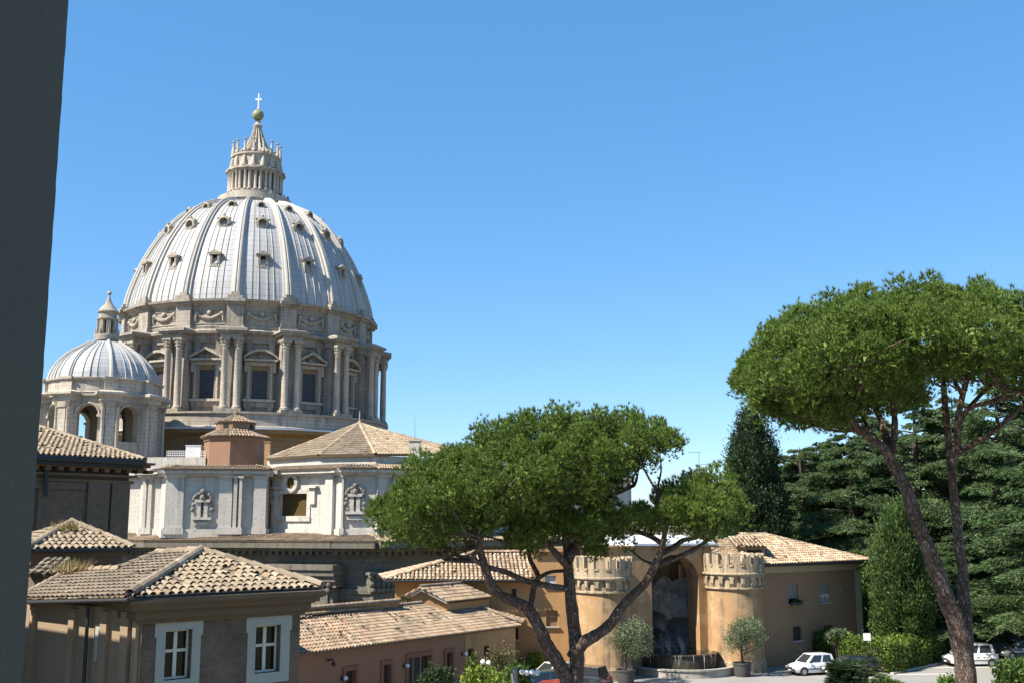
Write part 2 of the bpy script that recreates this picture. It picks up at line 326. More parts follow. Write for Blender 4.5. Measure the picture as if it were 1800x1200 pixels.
m['cypress'] = leaf('cypress_sprays', [(0.0, (0.014, 0.028, 0.012)), (0.6, (0.032, 0.058, 0.022)), (1.0, (0.058, 0.092, 0.035))], 0.1, (0.05, 0.1, 0.03))
m['cypress_light'] = leaf('light_cypress_sprays', [(0.0, (0.025, 0.050, 0.014)), (0.6, (0.062, 0.108, 0.027)), (1.0, (0.115, 0.17, 0.045))], 0.15)
m['hedge'] = leaf('hedge_leaves', [(0.0, (0.038, 0.075, 0.014)), (0.5, (0.105, 0.175, 0.027)), (1.0, (0.20, 0.27, 0.05))], 0.25)
m['darkshrub'] = leaf('dark_shrub_leaves', [(0.0, (0.012, 0.024, 0.010)), (0.6, (0.03, 0.052, 0.02)), (1.0, (0.055, 0.085, 0.03))], 0.15)
m['limeshrub'] = leaf('lime_shrub_leaves', [(0.0, (0.10, 0.15, 0.02)), (0.5, (0.22, 0.29, 0.04)), (1.0, (0.34, 0.38, 0.08))], 0.3)
m['midshrub'] = leaf('green_shrub_leaves', [(0.0, (0.03, 0.06, 0.015)), (0.5, (0.07, 0.12, 0.025)), (1.0, (0.13, 0.19, 0.045))], 0.25)
m['twigshrub'] = leaf('dry_shrub_leaves', [(0.0, (0.06, 0.055, 0.022)), (0.5, (0.12, 0.11, 0.045)), (1.0, (0.19, 0.17, 0.075))], 0.2, (0.2, 0.18, 0.06))
m['olive'] = leaf('olive_leaves', [(0.0, (0.06, 0.085, 0.04)), (0.5, (0.13, 0.17, 0.085)), (1.0, (0.24, 0.28, 0.17))], 0.2, (0.2, 0.25, 0.1))
m['drygrass'] = leaf('dry_grass', [(0.0, (0.26, 0.2, 0.09)), (1.0, (0.46, 0.36, 0.18))], 0.3, (0.4, 0.3, 0.12))
def bark(name, c1, c2, gap):
    t = NT(name); v0 = t.coord(scale=(1, 1, 0.42)); n2 = t.noise(t.coord(), 2.0, 5)
    dn = t.add('ShaderNodeTexNoise'); dn.inputs['Scale'].default_value = 4; dn.inputs['Detail'].default_value = 6; t.link(v0, dn.inputs['Vector'])
    va = t.add('ShaderNodeVectorMath', operation='SCALE'); va.inputs['Scale'].default_value = 0.55; t.link(dn.outputs['Color'], va.inputs[0])
    vb = t.add('ShaderNodeVectorMath', operation='ADD'); t.link(v0, vb.inputs[0]); t.link(va.outputs[0], vb.inputs[1]); v = vb.outputs[0]
    vo = t.add('ShaderNodeTexVoronoi', feature='DISTANCE_TO_EDGE'); vo.inputs['Scale'].default_value = 9; t.link(v, vo.inputs['Vector'])
    vc = t.add('ShaderNodeTexVoronoi'); vc.inputs['Scale'].default_value = 9; t.link(v, vc.inputs['Vector'])
    col = t.mix(t.ramp(vc.outputs['Color'], [(0.2, g3(0)), (0.8, g3(1))]), c1, c2); col = t.mix(t.ramp(n2, [(0.45, g3(0)), (0.7, g3(0.7))]), col, (0.30, 0.255, 0.225))
    e = t.ramp(vo.outputs['Distance'], [(0.0, g3(0.75)), (0.16, g3(0))]); col = t.mix(e, col, gap)
    t.link(col, t.b.inputs['Base Color']); t.b.inputs['Roughness'].default_value = 0.95; t.b.inputs['Specular IOR Level'].default_value = 0.15
    t.bump(t.ramp(vo.outputs['Distance'], [(0.0, g3(0)), (0.2, g3(1))]), 0.9, 0.08); return t.mat
m['bark'] = bark('pine_bark', (0.22, 0.145, 0.11), (0.13, 0.09, 0.072), (0.045, 0.035, 0.03))
m['darkbark'] = surf('dark_bark', (0.085, 0.065, 0.05), (0.05, 0.04, 0.03), 2.5, bump=0.8, bdist=0.08)
m['glass'] = plain('window_glass', (0.012, 0.016, 0.012), 0.05, spec=0.35, var=0.3)
m['car_white'] = plain('white_car_paint', (0.78, 0.78, 0.78), 0.25, coat=0.6, var=0.03)
m['car_dark'] = plain('dark_car_paint', (0.022, 0.024, 0.03), 0.22, coat=0.8, var=0.05)
m['car_teal'] = plain('teal_car_paint', (0.03, 0.085, 0.095), 0.22, coat=0.8, var=0.05)
m['car_silver'] = plain('silver_car_paint', (0.34, 0.37, 0.38), 0.25, metal=0.5, coat=0.8, var=0.05)
m['car_red'] = plain('red_car_paint', (0.32, 0.02, 0.02), 0.22, coat=0.8, var=0.05)
m['carglass'] = plain('car_glass', (0.03, 0.035, 0.037), 0.05, spec=0.7)
m['rubber'] = plain('tyre_rubber', (0.025, 0.025, 0.026), 0.85, spec=0.2)
m['plastic'] = plain('black_plastic', (0.04, 0.04, 0.042), 0.6)
m['rim'] = plain('wheel_rim', (0.42, 0.43, 0.44), 0.35, metal=0.7)
m['lampglass'] = plain('headlamp_glass', (0.7, 0.72, 0.74), 0.1, spec=0.8)
m['redlens'] = plain('tail_lamp', (0.4, 0.02, 0.015), 0.15, spec=0.7)
m['globe'] = plain('opal_globe', (0.82, 0.82, 0.83), 0.25, var=0.02)
m['pot'] = surf('dark_planter', (0.075, 0.07, 0.068), (0.05, 0.048, 0.047), 2, bump=0.2)
m['greywood'] = surf('weathered_post', (0.32, 0.29, 0.26), (0.22, 0.2, 0.18), 3, streak=(0.12, 0.1, 0.09), bump=0.4)
m['sign'] = plain('sign_face', (0.74, 0.70, 0.72), 0.5)
m['water'] = plain('water_surface', (0.02, 0.028, 0.022), 0.04, spec=0.8)
m['spray'] = plain('falling_water', (0.55, 0.58, 0.6), 0.2, spec=0.6)
m['skin'] = plain('skin', (0.42, 0.27, 0.2), 0.6)
m['cloth_a'] = plain('dark_clothing', (0.05, 0.06, 0.1), 0.9); m['cloth_b'] = plain('pale_clothing', (0.5, 0.48, 0.45), 0.9)
# lead sheet of the domes: courses of sheets, vertical grime
def lead(name, bw, bh, base):
    t = NT(name); uv = t.coord('UV'); v = t.coord()
    b = t.add('ShaderNodeTexBrick'); b.offset = 0.0; b.inputs['Scale'].default_value = 1; b.inputs['Brick Width'].default_value = bw; b.inputs['Row Height'].default_value = bh
    b.inputs['Mortar Size'].default_value = 0.05; b.inputs['Mortar Smooth'].default_value = 0.4
    b.inputs['Color1'].default_value = (*base, 1); b.inputs['Color2'].default_value = (base[0] * .93, base[1] * .93, base[2] * .95, 1); b.inputs['Mortar'].default_value = (base[0] * .42, base[1] * .39, base[2] * .36, 1)
    t.link(uv, b.inputs['Vector'])
    sv = t.coord('UV', (1, 0.06, 1)); f = t.ramp(t.noise(sv, 1.1, 7, 0.75), [(0.44, g3(0)), (0.68, g3(0.75))])
    col = t.mix(f, b.outputs[0], (0.25, 0.215, 0.18))
    col = t.mix(t.ramp(t.noise(v, 0.3, 5), [(0.5, g3(0)), (0.8, g3(0.35))]), col, (0.36, 0.34, 0.31))
    t.link(col, t.b.inputs['Base Color']); t.b.inputs['Roughness'].default_value = 0.6; t.b.inputs['Metallic'].default_value = 0.0
    t.b.inputs['Specular IOR Level'].default_value = 0.4; t.bump(b.outputs['Fac'], -0.3, 0.04); return t.mat
m['lead'] = lead('lead_sheets', 1.6, 1.25, (0.405, 0.41, 0.42)); m['lead_small'] = lead('small_dome_lead', 1.4, 0.9, (0.38, 0.39, 0.41))
m['leadrib'] = surf('lead_rib', (0.43, 0.41, 0.375), (0.36, 0.34, 0.31), 0.8, rough=0.65, stain=(0.36, 0.31, 0.26), stain_scale=0.5, bump=0.2)

# ------------------------------------------------------------------ roofs of curved tiles
def inpoly(p, poly):
    x, y = p; c = False; n = len(poly); j = n - 1
    for i in range(n):
        a, b = poly[i], poly[j]
        if (a[1] > y) != (b[1] > y) and x < (b[0] - a[0]) * (y - a[1]) / (b[1] - a[1]) + a[0]: c = not c
        j = i
    return c
def tile_field(mb, pts, pitch=0.24, course=0.36, seg=4, jit=1.0, under=None, thick=0.12, overhang=0.06, pans=False):
    """pts: planar polygon, first edge = eave (left to right seen from outside)"""
    pts = [Vector(p) for p in pts]; u = (pts[1] - pts[0]).normalized(); nrm = Vector((0, 0, 0))
    for i in range(1, len(pts) - 1): nrm += (pts[i] - pts[0]).cross(pts[i + 1] - pts[0])
    nrm.normalize()
    if nrm.z < 0: nrm = -nrm
    u = (u - nrm * u.dot(nrm)).normalized(); v = nrm.cross(u); o = pts[0]
    if v.z < 0: v = -v
    p2 = [((p - o).dot(u), (p - o).dot(v)) for p in pts]
    mx, Mx = min(p[0] for p in p2), max(p[0] for p in p2); My = max(p[1] for p in p2)
    r = pitch * 0.36
    nc = int((Mx - mx) / pitch) + 1; nr = int(My / course) + 2
    for i in range(nc):
        cx = mx + (i + 0.5) * pitch; bare = 0
        for j in range(nr):
            cy = j * course - overhang
            if pans and inpoly((cx + pitch * .5, max(cy + course * .5, .02)), p2):     # the flat pan tile beside this cover tile
                b = len(mb.v); t_ = random.uniform(.6, 1.2) * r * .38
                for (xx, yy, hh) in ((-.42, cy, t_), (.42, cy, t_), (.42, cy + course * 1.03, .004), (-.42, cy + course * 1.03, .004), (-.42, cy, .0), (.42, cy, .0)):
                    mb.v.append(tuple(o + u * (cx + pitch * (.5 + xx)) + v * (yy + random.uniform(-.01, .01) * jit) + nrm * hh))
                mb.f += [(b, b + 1, b + 2, b + 3), (b + 4, b + 5, b + 1, b)]; mb.mi += [0, 0]
            if bare > 0: bare -= 1; continue
            if pans and j > 0 and random.random() < .045 * jit: bare = random.randint(0, 3)
            if not inpoly((cx, max(cy + course * 0.5, 0.02)), p2): continue
            if random.random() < 0.012 * jit: continue
            dx = random.uniform(-1, 1) * pitch * (0.07 if random.random() > .06 else .2) * jit; tl = random.uniform(-1, 1) * 0.05 * jit
            lift = 0.3 * r + random.uniform(0, 0.12) * r * jit; b = len(mb.v)
            for (yy, rr, hh) in ((cy, r * 1.08, lift), (cy + course * 1.08, r * 0.9, 0.0)):
                for k in range(seg + 1):
                    a = math.pi * k / seg
                    q = o + u * (cx + dx + tl * (yy - cy) + rr * math.cos(a)) + v * yy + nrm * (hh + rr * 0.85 * math.sin(a))
                    mb.v.append(tuple(q))
            for k in range(seg):
                mb.f.append((b + k, b + k + 1, b + seg + 2 + k, b + seg + 1 + k)); mb.mi.append(0)
    # channel layer and boards
    keep = mb.m; mb.m = 1
    pts = [p - nrm * (p - o).dot(nrm) for p in pts]
    top = [p - nrm * 0.01 for p in pts]; bot = [p - nrm * thick for p in pts]; n = len(pts)
    mb.idx(top + bot, [tuple(range(n)), tuple(range(2 * n - 1, n - 1, -1))] + [(i, n + i, n + (i + 1) % n, (i + 1) % n) for i in range(n)])
    mb.m = keep
def ridge(mb, p, q, r=0.13, L=0.42, seg=5, lift=0.05):
    p, q = Vector(p), Vector(q); d = (q - p); n = max(1, int(d.length / L)); d.normalize()
    s = d.cross(Vector((0, 0, 1))).normalized(); up = s.cross(d); L = (q - p).length / n
    for i in range(n):
        b = len(mb.v); a0 = p + d * (i * L) + up * lift; a1 = p + d * ((i + 1.12) * L) + up * (lift + 0.02)
        for c, rr in ((a0, r * 0.92), (a1, r * 1.05)):
            for k in range(seg + 1):
                a = math.pi * k / seg; mb.v.append(tuple(c + s * (rr * math.cos(a)) + up * (rr * math.sin(a) - 0.03)))
        for k in range(seg): mb.f.append((b + k, b + k + 1, b + seg + 2 + k, b + seg + 1 + k)); mb.mi.append(0)

# ------------------------------------------------------------------ foliage
def unit(n):
    v = rng.normal(size=(n, 3)); return v / np.linalg.norm(v, axis=1, keepdims=True)
def norm(v): return v / (np.linalg.norm(v, axis=1, keepdims=True) + 1e-9)
def foliage(name, Pn, D, L, W, mat, parent, shape='tri', local=False, extra=None, kind=None):
    n = len(Pn); S = norm(np.cross(D, unit(n))); L = np.broadcast_to(L, n)[:, None]; W = np.broadcast_to(W, n)[:, None]
    off = np.zeros(3) if local else (np.array(root_loc(parent)) if parent is not None else Pn.mean(0))
    B = Pn - off
    if shape == 'tri':
        V = np.stack([B - S * W * .5, B + S * W * .5, B + D * L], 1).reshape(-1, 3); k = 3
    else:
        N = norm(np.cross(D, S)); V = np.stack([B, B + D * L * .5 + S * W * .5 + N * L * .06, B + D * L, B + D * L * .5 - S * W * .5 + N * L * .06], 1).reshape(-1, 3); k = 4
    me = bpy.data.meshes.new(name)
    me.vertices.add(len(V)); me.vertices.foreach_set('co', V.ravel()); me.loops.add(n * k); me.polygons.add(n)
    me.loops.foreach_set('vertex_index', np.arange(n * k)); me.polygons.foreach_set('loop_start', np.arange(0, n * k, k))
    me.update(calc_edges=True); me.materials.append(mat)
    o = bpy.data.objects.new(name, me); COL.objects.link(o)
    if parent is not None: o.parent = parent
    else: o.location = off
    return o
def np_inpoly(x, y, poly):
    c = np.zeros(len(x), bool); n = len(poly); j = n - 1
    for i in range(n):
        a, b = poly[i], poly[j]
        with np.errstate(divide='ignore', invalid='ignore'):
            t = ((a[1] > y) != (b[1] > y)) & (x < (b[0] - a[0]) * (y - a[1]) / (b[1] - a[1] + 1e-12) + a[0])
        c ^= t; j = i
    return c
def np_edge(x, y, poly):
    d = np.full(len(x), 1e9); n = len(poly)
    for i in range(n):
        a, b = np.array(poly[i], float), np.array(poly[(i + 1) % n], float); e = b - a
        t = np.clip(((x - a[0]) * e[0] + (y - a[1]) * e[1]) / (e @ e), 0, 1)
        d = np.minimum(d, np.hypot(x - a[0] - t * e[0], y - a[1] - t * e[1]))
    return d
def crown_points(poly, Y, T, n, inset, dm, surf_bias=0.45):
    """n points inside the rounded volume whose silhouette from the window is poly"""
    poly = np.array(poly, float); lo, hi = poly.min(0), poly.max(0); out = []
    tx, ty = rng.uniform(lo[0], hi[0], 600), rng.uniform(lo[1], hi[1], 600); tk = np_inpoly(tx, ty, poly); inset = min(inset, .55 * np_edge(tx[tk], ty[tk], poly).max())   # thin shapes keep a core
    while sum(len(o) for o in out) < n:
        x = rng.uniform(lo[0], hi[0], n * 3); y = rng.uniform(lo[1], hi[1], n * 3)
        k = np_inpoly(x, y, poly); x, y = x[k], y[k]; d = np_edge(x, y, poly); k = d > inset; x, y, d = x[k], y[k], d[k]
        q = np.clip((d - inset) / dm, 0, 1); h = T * np.sqrt(1 - (1 - q) ** 2)
        yo = h * np.sign(rng.uniform(-1, 1, len(x))) * rng.uniform(0, 1, len(x)) ** surf_bias
        dx, dy = (x - 900) / F, (600 - y) / F; dy_ = CP - dy * SP; t = Y / dy_
        t = np.where(yo < 0, (Y + yo) / dy_, t); out.append(np.stack([dx * t, np.full(len(x), Y) + yo, CAMZ + (SP + dy * CP) * t], 1))
    return np.concatenate(out)[:n]
def spaced(C, dmin):
    keep = []; cell = {}
    for i, p in enumerate(C):
        k = tuple(np.floor(p / dmin).astype(int)); ok = True
        for a in (-1, 0, 1):
            for b in (-1, 0, 1):
                for c in (-1, 0, 1):
                    for j in cell.get((k[0] + a, k[1] + b, k[2] + c), ()):
                        if np.sum((C[j] - p) ** 2) < dmin * dmin: ok = False
        if ok: keep.append(i); cell.setdefault(k, []).append(i)
    return C[keep]
def pine_crown(pads, fills, mat, parent):
    """foliage pads (domed heads of needle tufts) with thinner tufts filling between them"""
    Bs, Ds, Ls = [], [], []
    for C, rc, per, nb, zb, up, L in ((pads, .78, 230, 12, 0.35, 0.85, .21), (fills, .5, 34, 12, 0.3, 0.6, .21)):
        n = len(C); U = unit(n * per); U[:, 2] = U[:, 2] * 0.75 + zb; U = norm(U); rr = np.repeat(rc * rng.uniform(0.6, 1.25, n), per)
        ax = np.repeat(rng.uniform(.75, 1.35, (n, 3)) * np.array([1, 1, 1.1]), per, 0)
        lump = 1 + .16 * np.sin(U[:, 0] * 6 + np.repeat(rng.uniform(0, 6, n), per)) * np.sin(U[:, 1] * 6 + 1) + .1 * np.sin(U[:, 2] * 9)
        T = np.repeat(C, per, 0) + U * (rr * lump * rng.uniform(0.72, 1.0, n * per))[:, None] * ax
        td = norm(U * 0.7 + np.array([0, 0, up]) + rng.normal(size=U.shape) * 0.22); B = np.repeat(T, nb, 0)
        Bs.append(B); Ds.append(norm(np.repeat(td, nb, 0) + rng.normal(size=B.shape) * .42)); Ls.append(L * rng.uniform(.7, 1.25, len(B)))
    W_ = [np.full(len(b), .036) for b in Bs]; k = 60; n = len(pads) * k; Bs.append(np.repeat(pads, k, 0) + unit(n) * (rng.uniform(0, 1, n) ** .5 * .45)[:, None] * np.array([1, 1, .9])); Ds.append(unit(n)); Ls.append(rng.uniform(.2, .36, n)); W_.append(np.full(n, .16))
    B = np.concatenate(Bs); return foliage('crown', B, np.concatenate(Ds), np.concatenate(Ls), np.concatenate(W_) * rng.uniform(.8, 1.2, len(B)), mat, parent)
def tufts(C, rc, per, nb, L, W, up=0.55, spread=0.8, name='crown', mat=None, parent=None, zs=0.8):
    """needle tufts sitting on the upper and outer side of every clump C"""
    n = len(C); U = unit(n * per); U[:, 2] = U[:, 2] * 0.75 + 0.42; U = norm(U)
    rr = np.repeat(rc * rng.uniform(0.65, 1.4, n), per)
    T = np.repeat(C, per, 0) + U * (rr * rng.uniform(0.55, 1.0, n * per))[:, None] * np.array([1, 1, zs])
    td = norm(U * 0.7 + np.array([0, 0, up]) + rng.normal(size=U.shape) * 0.25)
    B = np.repeat(T, nb, 0); D = norm(np.repeat(td, nb, 0) + rng.normal(size=B.shape) * spread * 0.6)
    return foliage(name, B, D, L * rng.uniform(0.7, 1.25, len(B)), W * rng.uniform(0.8, 1.2, len(B)), mat, parent)
def smooth_path(pts, k=4):
    pts = [Vector(p) for p in pts]; out = []
    for i in range(len(pts) - 1):
        p0, p1, p2, p3 = pts[max(i - 1, 0)], pts[i], pts[i + 1], pts[min(i + 2, len(pts) - 1)]
        for j in range(k):
            t = j / k; out.append(0.5 * ((2 * p1) + (-p0 + p2) * t + (2 * p0 - 5 * p1 + 4 * p2 - p3) * t * t + (-p0 + 3 * p1 - 3 * p2 + p3) * t ** 3))
    out.append(pts[-1]); return out
def limb(mb, path, Y, dY, w0, w1, n=8, wob=0.03, z0=None):
    """path in picture pixels walked at distance Y (+dY at its end); w0, w1 widths in pixels"""
    N = len(path); pts = [P(p[0], p[1], Y + dY * i / max(N - 1, 1)) for i, p in enumerate(path)]
    if z0 is not None: pts = [Vector((pts[0].x + 0.15, pts[0].y, z0))] + pts
    sp = smooth_path(pts); M = len(sp); s = Y / F
    rad = [(w0 + (w1 - w0) * i / (M - 1)) * 0.5 * s * (1 + random.uniform(-1, 1) * 0.07) for i in range(M)]
    mb.tube([p + Vector((random.uniform(-1, 1), random.uniform(-1, 1), 0)) * wob * rad[i] for i, p in enumerate(sp)], rad, n)
    return sp
def twigs(mb, skel, C, r0=0.06, r1=0.018, n=5):
    S = np.array([tuple(p) for p in skel])
    for c in C:
        d = np.linalg.norm(S - c, axis=1) + 1.2 * np.maximum(S[:, 2] - c[2] + 0.5, 0); k = int(np.argmin(d)); a = Vector(S[k]); b = Vector(c); L = (b - a).length
        if L < 0.4: continue
        mid1 = a.lerp(b, 0.35) + Vector((random.uniform(-.12, .12) * L, random.uniform(-.12, .12) * L, -0.06 * L)); mid2 = a.lerp(b, 0.7) + Vector((random.uniform(-.08, .08) * L, random.uniform(-.08, .08) * L, -0.03 * L))
        rr = r0 * min(1.6, 0.5 + L * 0.18); mb.tube(smooth_path([a, mid1, mid2, b], 3), [rr + (r1 - rr) * i / 9 for i in range(10)], n, False)
# ================================================================== SETTING
g = MB()      # ground: level courtyard, the lower ground round the church, the garden slope on the right
gx = [-3000, -300, -120, -40, 0, 14, 40, 80, 140, 300, 3000]; gy = [-400, -40, 30, 60, 105, 118, 140, 180, 260, 420, 3500]
def gz(x, y):
    if y > 110 and x < 5: return -26.0
    if y > 110 and x >= 14: return min(6.0, (y - 110) * 0.06) if y < 400 else 0.0
    return 0.0
g.idx([(x, y, gz(x, y)) for y in gy for x in gx], [(j * 11 + i, j * 11 + i + 1, (j + 1) * 11 + i + 1, (j + 1) * 11 + i) for j in range(10) for i in range(10)])
tag(g.build('ground', m['soil'], loc=(0, 0, 0)), kind='structure')
a = MB(); a.face([(-22, 38, .004), (34, 38, .004), (52, 70, .004), (60, 104, .004), (30, 100, .004), (20, 92, .004), (-8, 92, .004), (-14, 60, .004)])
tag(a.build('road', m['asphalt'], loc=(0, 0, 0)), kind='structure')
for (q0, q1, wd) in (((1577, 1185), (1690, 1183), 0.14), ((1640, 1173), (1760, 1171), 0.14)):
    A, B = G(*q0), G(*q1); e = (B - A).normalized(); nn = Vector((-e.y, e.x, 0)) * wd
    k = MB(); k.face([A - nn + Vector((0, 0, .008)), B - nn + Vector((0, 0, .008)), B + nn + Vector((0, 0, .008)), A + nn + Vector((0, 0, .008))])
    tag(k.build('painted_line', m['paint'], loc=(0, 0, 0)), kind='structure')

# our own building: the deep window jamb on the left, wall above and below the window
jw = MB(); Yj = 1.5; xj = P(80, 600, Yj).x
NZ = 420; rowsj = []
for k in range(NZ + 1):              # plaster arris, slightly chipped
    z = -0.2 + 19.2 * k / NZ if k < 60 or k > 360 else 7.0 + 8.0 * (k - 60) / 300
    z = [-0.2, 7.0][k > 0] if k < 2 else (7.0 + 8.0 * (k - 1) / (NZ - 2) if k < NZ else 19.0)
    c_ = random.uniform(0, .0012) + (random.uniform(.001, .004) if random.random() < .06 else 0)
    rowsj.append([(xj + .002, .95, z), (xj + .001, Yj - .004, z), (xj + .0005 - c_, Yj - .001, z), (xj - .004 - c_, Yj, z), (-6.9, Yj, z), (-6.9, .95, z)])
jw.idx([p for r_ in rowsj for p in r_], [(k * 6 + i, k * 6 + (i + 1) % 6, (k + 1) * 6 + (i + 1) % 6, (k + 1) * 6 + i) for k in range(NZ) for i in range(6)])
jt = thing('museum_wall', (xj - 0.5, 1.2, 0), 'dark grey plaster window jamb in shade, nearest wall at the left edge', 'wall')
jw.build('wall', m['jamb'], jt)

# ================================================================== BASILICA
DY = 236.0; AX = P(446, 400, DY); SX = 446
bas = thing('basilica', (AX.x, DY, -26), 'travertine domed church with ribbed lead dome, drum of paired columns and lantern', 'church')
def ZB(py, r, Y=DY, px=446): return P(px, py, Y - r).z + 26       # height above the church base
def HW(hw, py, Y=DY): return P(900 + hw, py, Y).x * 1.0
PH0 = R(-90 + 7.2)                     # a buttress stands 7 degrees right of the sight line
VIS = [PH0 + R(22.5 * k) for k in range(16)]
# --- main dome shell
prof_px = [(566, 213), (553, 211), (534, 206.5), (515, 200), (495, 192.5), (476, 184), (458, 175), (440, 164), (424, 153), (409, 141), (394, 126), (381, 108), (371, 86), (366, 66)]
dome_prof = [(HW(h * .98, y, 236), P(446, y, 234).z + 26) for y, h in prof_px]
dz0 = ZB(530, 26.6); dz1 = dome_prof[0][1]
def dome_rz(t):
    t = max(0, min(1, t)) * (len(dome_prof) - 1); i = min(int(t), len(dome_prof) - 2); f = t - i
    return tuple(dome_prof[i][k] * (1 - f) + dome_prof[i + 1][k] * f for k in (0, 1))
fine = [dome_rz(k / 52) for k in range(53)]
d = MB(); d.lathe(fine, 128, uvr=22.0)
def dome_strip(mb, ang, w0, w1, h0, h1, sect, t0=0.0, t1=1.0, n=40, src=dome_rz):
    rows = []
    for k in range(n + 1):
        t = t0 + (t1 - t0) * k / n; r, z = src(t); r2, z2 = src(min(t + .02, 1)); r1, z1 = src(max(t - .02, 0))
        tx, tz = r2 - r1, z2 - z1; L = math.hypot(tx, tz); nx, nz = tz / L, -tx / L
        w_ = w0 + (w1 - w0) * t; h = h0 + (h1 - h0) * t; row = []
        for (s, q) in sect:
            rr, zz = r + nx * h * q, z + nz * h * q; yy = s * w_
            row.append((rr * math.cos(ang) - yy * math.sin(ang), rr * math.sin(ang) + yy * math.cos(ang), zz))
        rows.append(row)
    c = len(sect); mb.idx([p for r_ in rows for p in r_], [(k * c + i, k * c + i + 1, (k + 1) * c + i + 1, (k + 1) * c + i) for k in range(n) for i in range(c - 1)])
d.m = 1
for a_ in VIS:
    for q in (-0.3, -0.12, 0.12, 0.3):
        dome_strip(d, a_ + R(11.25) + R(22.5) * q * 0.72, 0.10, 0.04, 0.15, 0.1, [(-1, -.2), (-.5, 1), (.5, 1), (1, -.2)], 0.0, 0.93, 30)
def wl(mb): return [(x + bas.location.x, y + bas.location.y, z + bas.location.z) for x, y, z in mb]
def lbuild(mb, name, mats, parent, smooth=None, loc=None):
    o = mb.build(name, mats, parent, smooth=smooth, local=True)
    if loc is not None: o.location = loc
    return o
dome = lbuild(d, 'main_dome', [m['lead'], m['leadrib']], bas, 40)
rb = MB(); dome_strip(rb, 0, 1.15, 0.55, 0.95, 0.7, [(-1, -.3), (-.98, .45), (-.62, .55), (-.5, .95), (-.2, 1.05), (0, .8), (.2, 1.05), (.5, .95), (.62, .55), (.98, .45), (1, -.3)], 0.0, 1.0, 44)
ribo = lbuild(rb, 'rib', m['leadrib'], dome, 50)
ribo.rotation_euler.z = VIS[0]
for a_ in VIS[1:]: inst(ribo, dome, a_)
# rib foot pedestals
# --- dormers
def dome_at_py(py):
    best = min(range(201), key=lambda k: abs(P(446, py, DY - dome_rz(k / 200)[0]).z + 26 - dome_rz(k / 200)[1])); return dome_rz(best / 200)
def radial(mb, x0, x1, y0, y1, z0, z1): mb.box(x0, x1, y0, y1, z0, z1)
dm = MB(); r, z = dome_at_py(456)       # small pedimented dormer
radial(dm, r - 2.4, r + .55, -.95, -.5, z - .9, z + .9); radial(dm, r - 2.4, r + .55, .5, .95, z - .9, z + .9); radial(dm, r - 2, r + .55, -.5, .5, z - 1.3, z - .9)
radial(dm, r - 2.4, r + .75, -1.25, 1.25, z + .9, z + 1.15); radial(dm, r - 2.0, r + .65, -1.05, 1.05, z - 1.55, z - 1.3)
dm.idx([(r + .8, -1.4, z + 1.15), (r + .8, 1.4, z + 1.15), (r + .8, 0, z + 1.85), (r - 2.6, -1.4, z + 1.15), (r - 2.6, 1.4, z + 1.15), (r - 3.0, 0, z + 1.85)], [(0, 1, 2), (0, 2, 5, 3), (1, 4, 5, 2)])
dm.m = 1; radial(dm, r - 2.2, r - .1, -.5, .5, z - .9, z + .9)
d1 = lbuild(dm, 'dormer_window', [m['carved'], m['darkopen']], dome)
def shell_hood(py, s, name):           # round window in a carved shell-like hood
    h = MB(); r, z = dome_at_py(py); r += .45 * s; n = 16
    for k in range(n):
        a0, a1 = 2 * math.pi * k / n, 2 * math.pi * (k + 1) / n; q = lambda a, rr, x: (x, rr * math.cos(a) * s, z + rr * math.sin(a) * s)
        ro = 1.45 + 0.12 * (k % 2)
        h.face([q(a0, 1.0, r + .5), q(a1, 1.0, r + .5), q(a1, ro, r + .35), q(a0, ro, r + .35)]); h.face([q(a0, ro, r + .35), q(a1, ro, r + .35), q(a1, ro, r - 2.8), q(a0, ro, r - 2.8)])
        h.face([q(a1, 1.0, r + .5), q(a0, 1.0, r + .5), q(a0, .9, r - 1.2), q(a1, .9, r - 1.2)])
    if s > .8:
        for k in range(5): h.sphere((r + .1, (k - 2) * .5, z - 1.5 * s - .16 * (2 - abs(k - 2))), .32, 8, 5)
        h.sphere((r, 0, z + 1.5), .32, 8, 5); h.sphere((r, -1.2, z + .85), .28, 8, 5); h.sphere((r, 1.2, z + .85), .28, 8, 5)
    h.m = 1; h.face([(r - 1.1, .95 * s * math.cos(2 * math.pi * k / n), z + .95 * s * math.sin(2 * math.pi * k / n)) for k in range(n)])
    return lbuild(h, name, [m['carved'], m['darkopen']], dome)
d2 = shell_hood(391, .85, 'round_dormer'); d3 = shell_hood(360.5, 0.6, 'oculus')
for o in (d1, d2, d3):
    o.rotation_euler.z = VIS[0] + R(11.25)
    for a_ in VIS[1:]: inst(o, dome, a_ + R(11.25))
# --- drum
ZL = {k: ZB(k, 29.0) for k in (577, 585, 594, 611, 716, 722, 753)}
zent, zcap, zsh, zb_, zp, zl = ZL[577], ZL[594], ZL[611], ZL[716], ZB(722, 29.5), ZB(753, 30.5)
zdc = dz1                                # dome base
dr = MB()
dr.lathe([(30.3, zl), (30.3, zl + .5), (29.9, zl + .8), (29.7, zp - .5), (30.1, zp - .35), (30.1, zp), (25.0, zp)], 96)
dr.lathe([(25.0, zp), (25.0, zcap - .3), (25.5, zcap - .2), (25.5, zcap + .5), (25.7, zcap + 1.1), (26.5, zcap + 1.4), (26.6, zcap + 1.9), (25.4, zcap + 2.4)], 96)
dr.lathe([(25.4, zcap + 2.4), (25.6, zcap + 2.9), (25.3, zcap + 3.1), (25.3, zdc - 1.1), (25.7, zdc - .95), (26.0, zdc - .5), (26.7, zdc - .3), (26.8, zdc + .1), (25.6, zdc + .35)], 96)
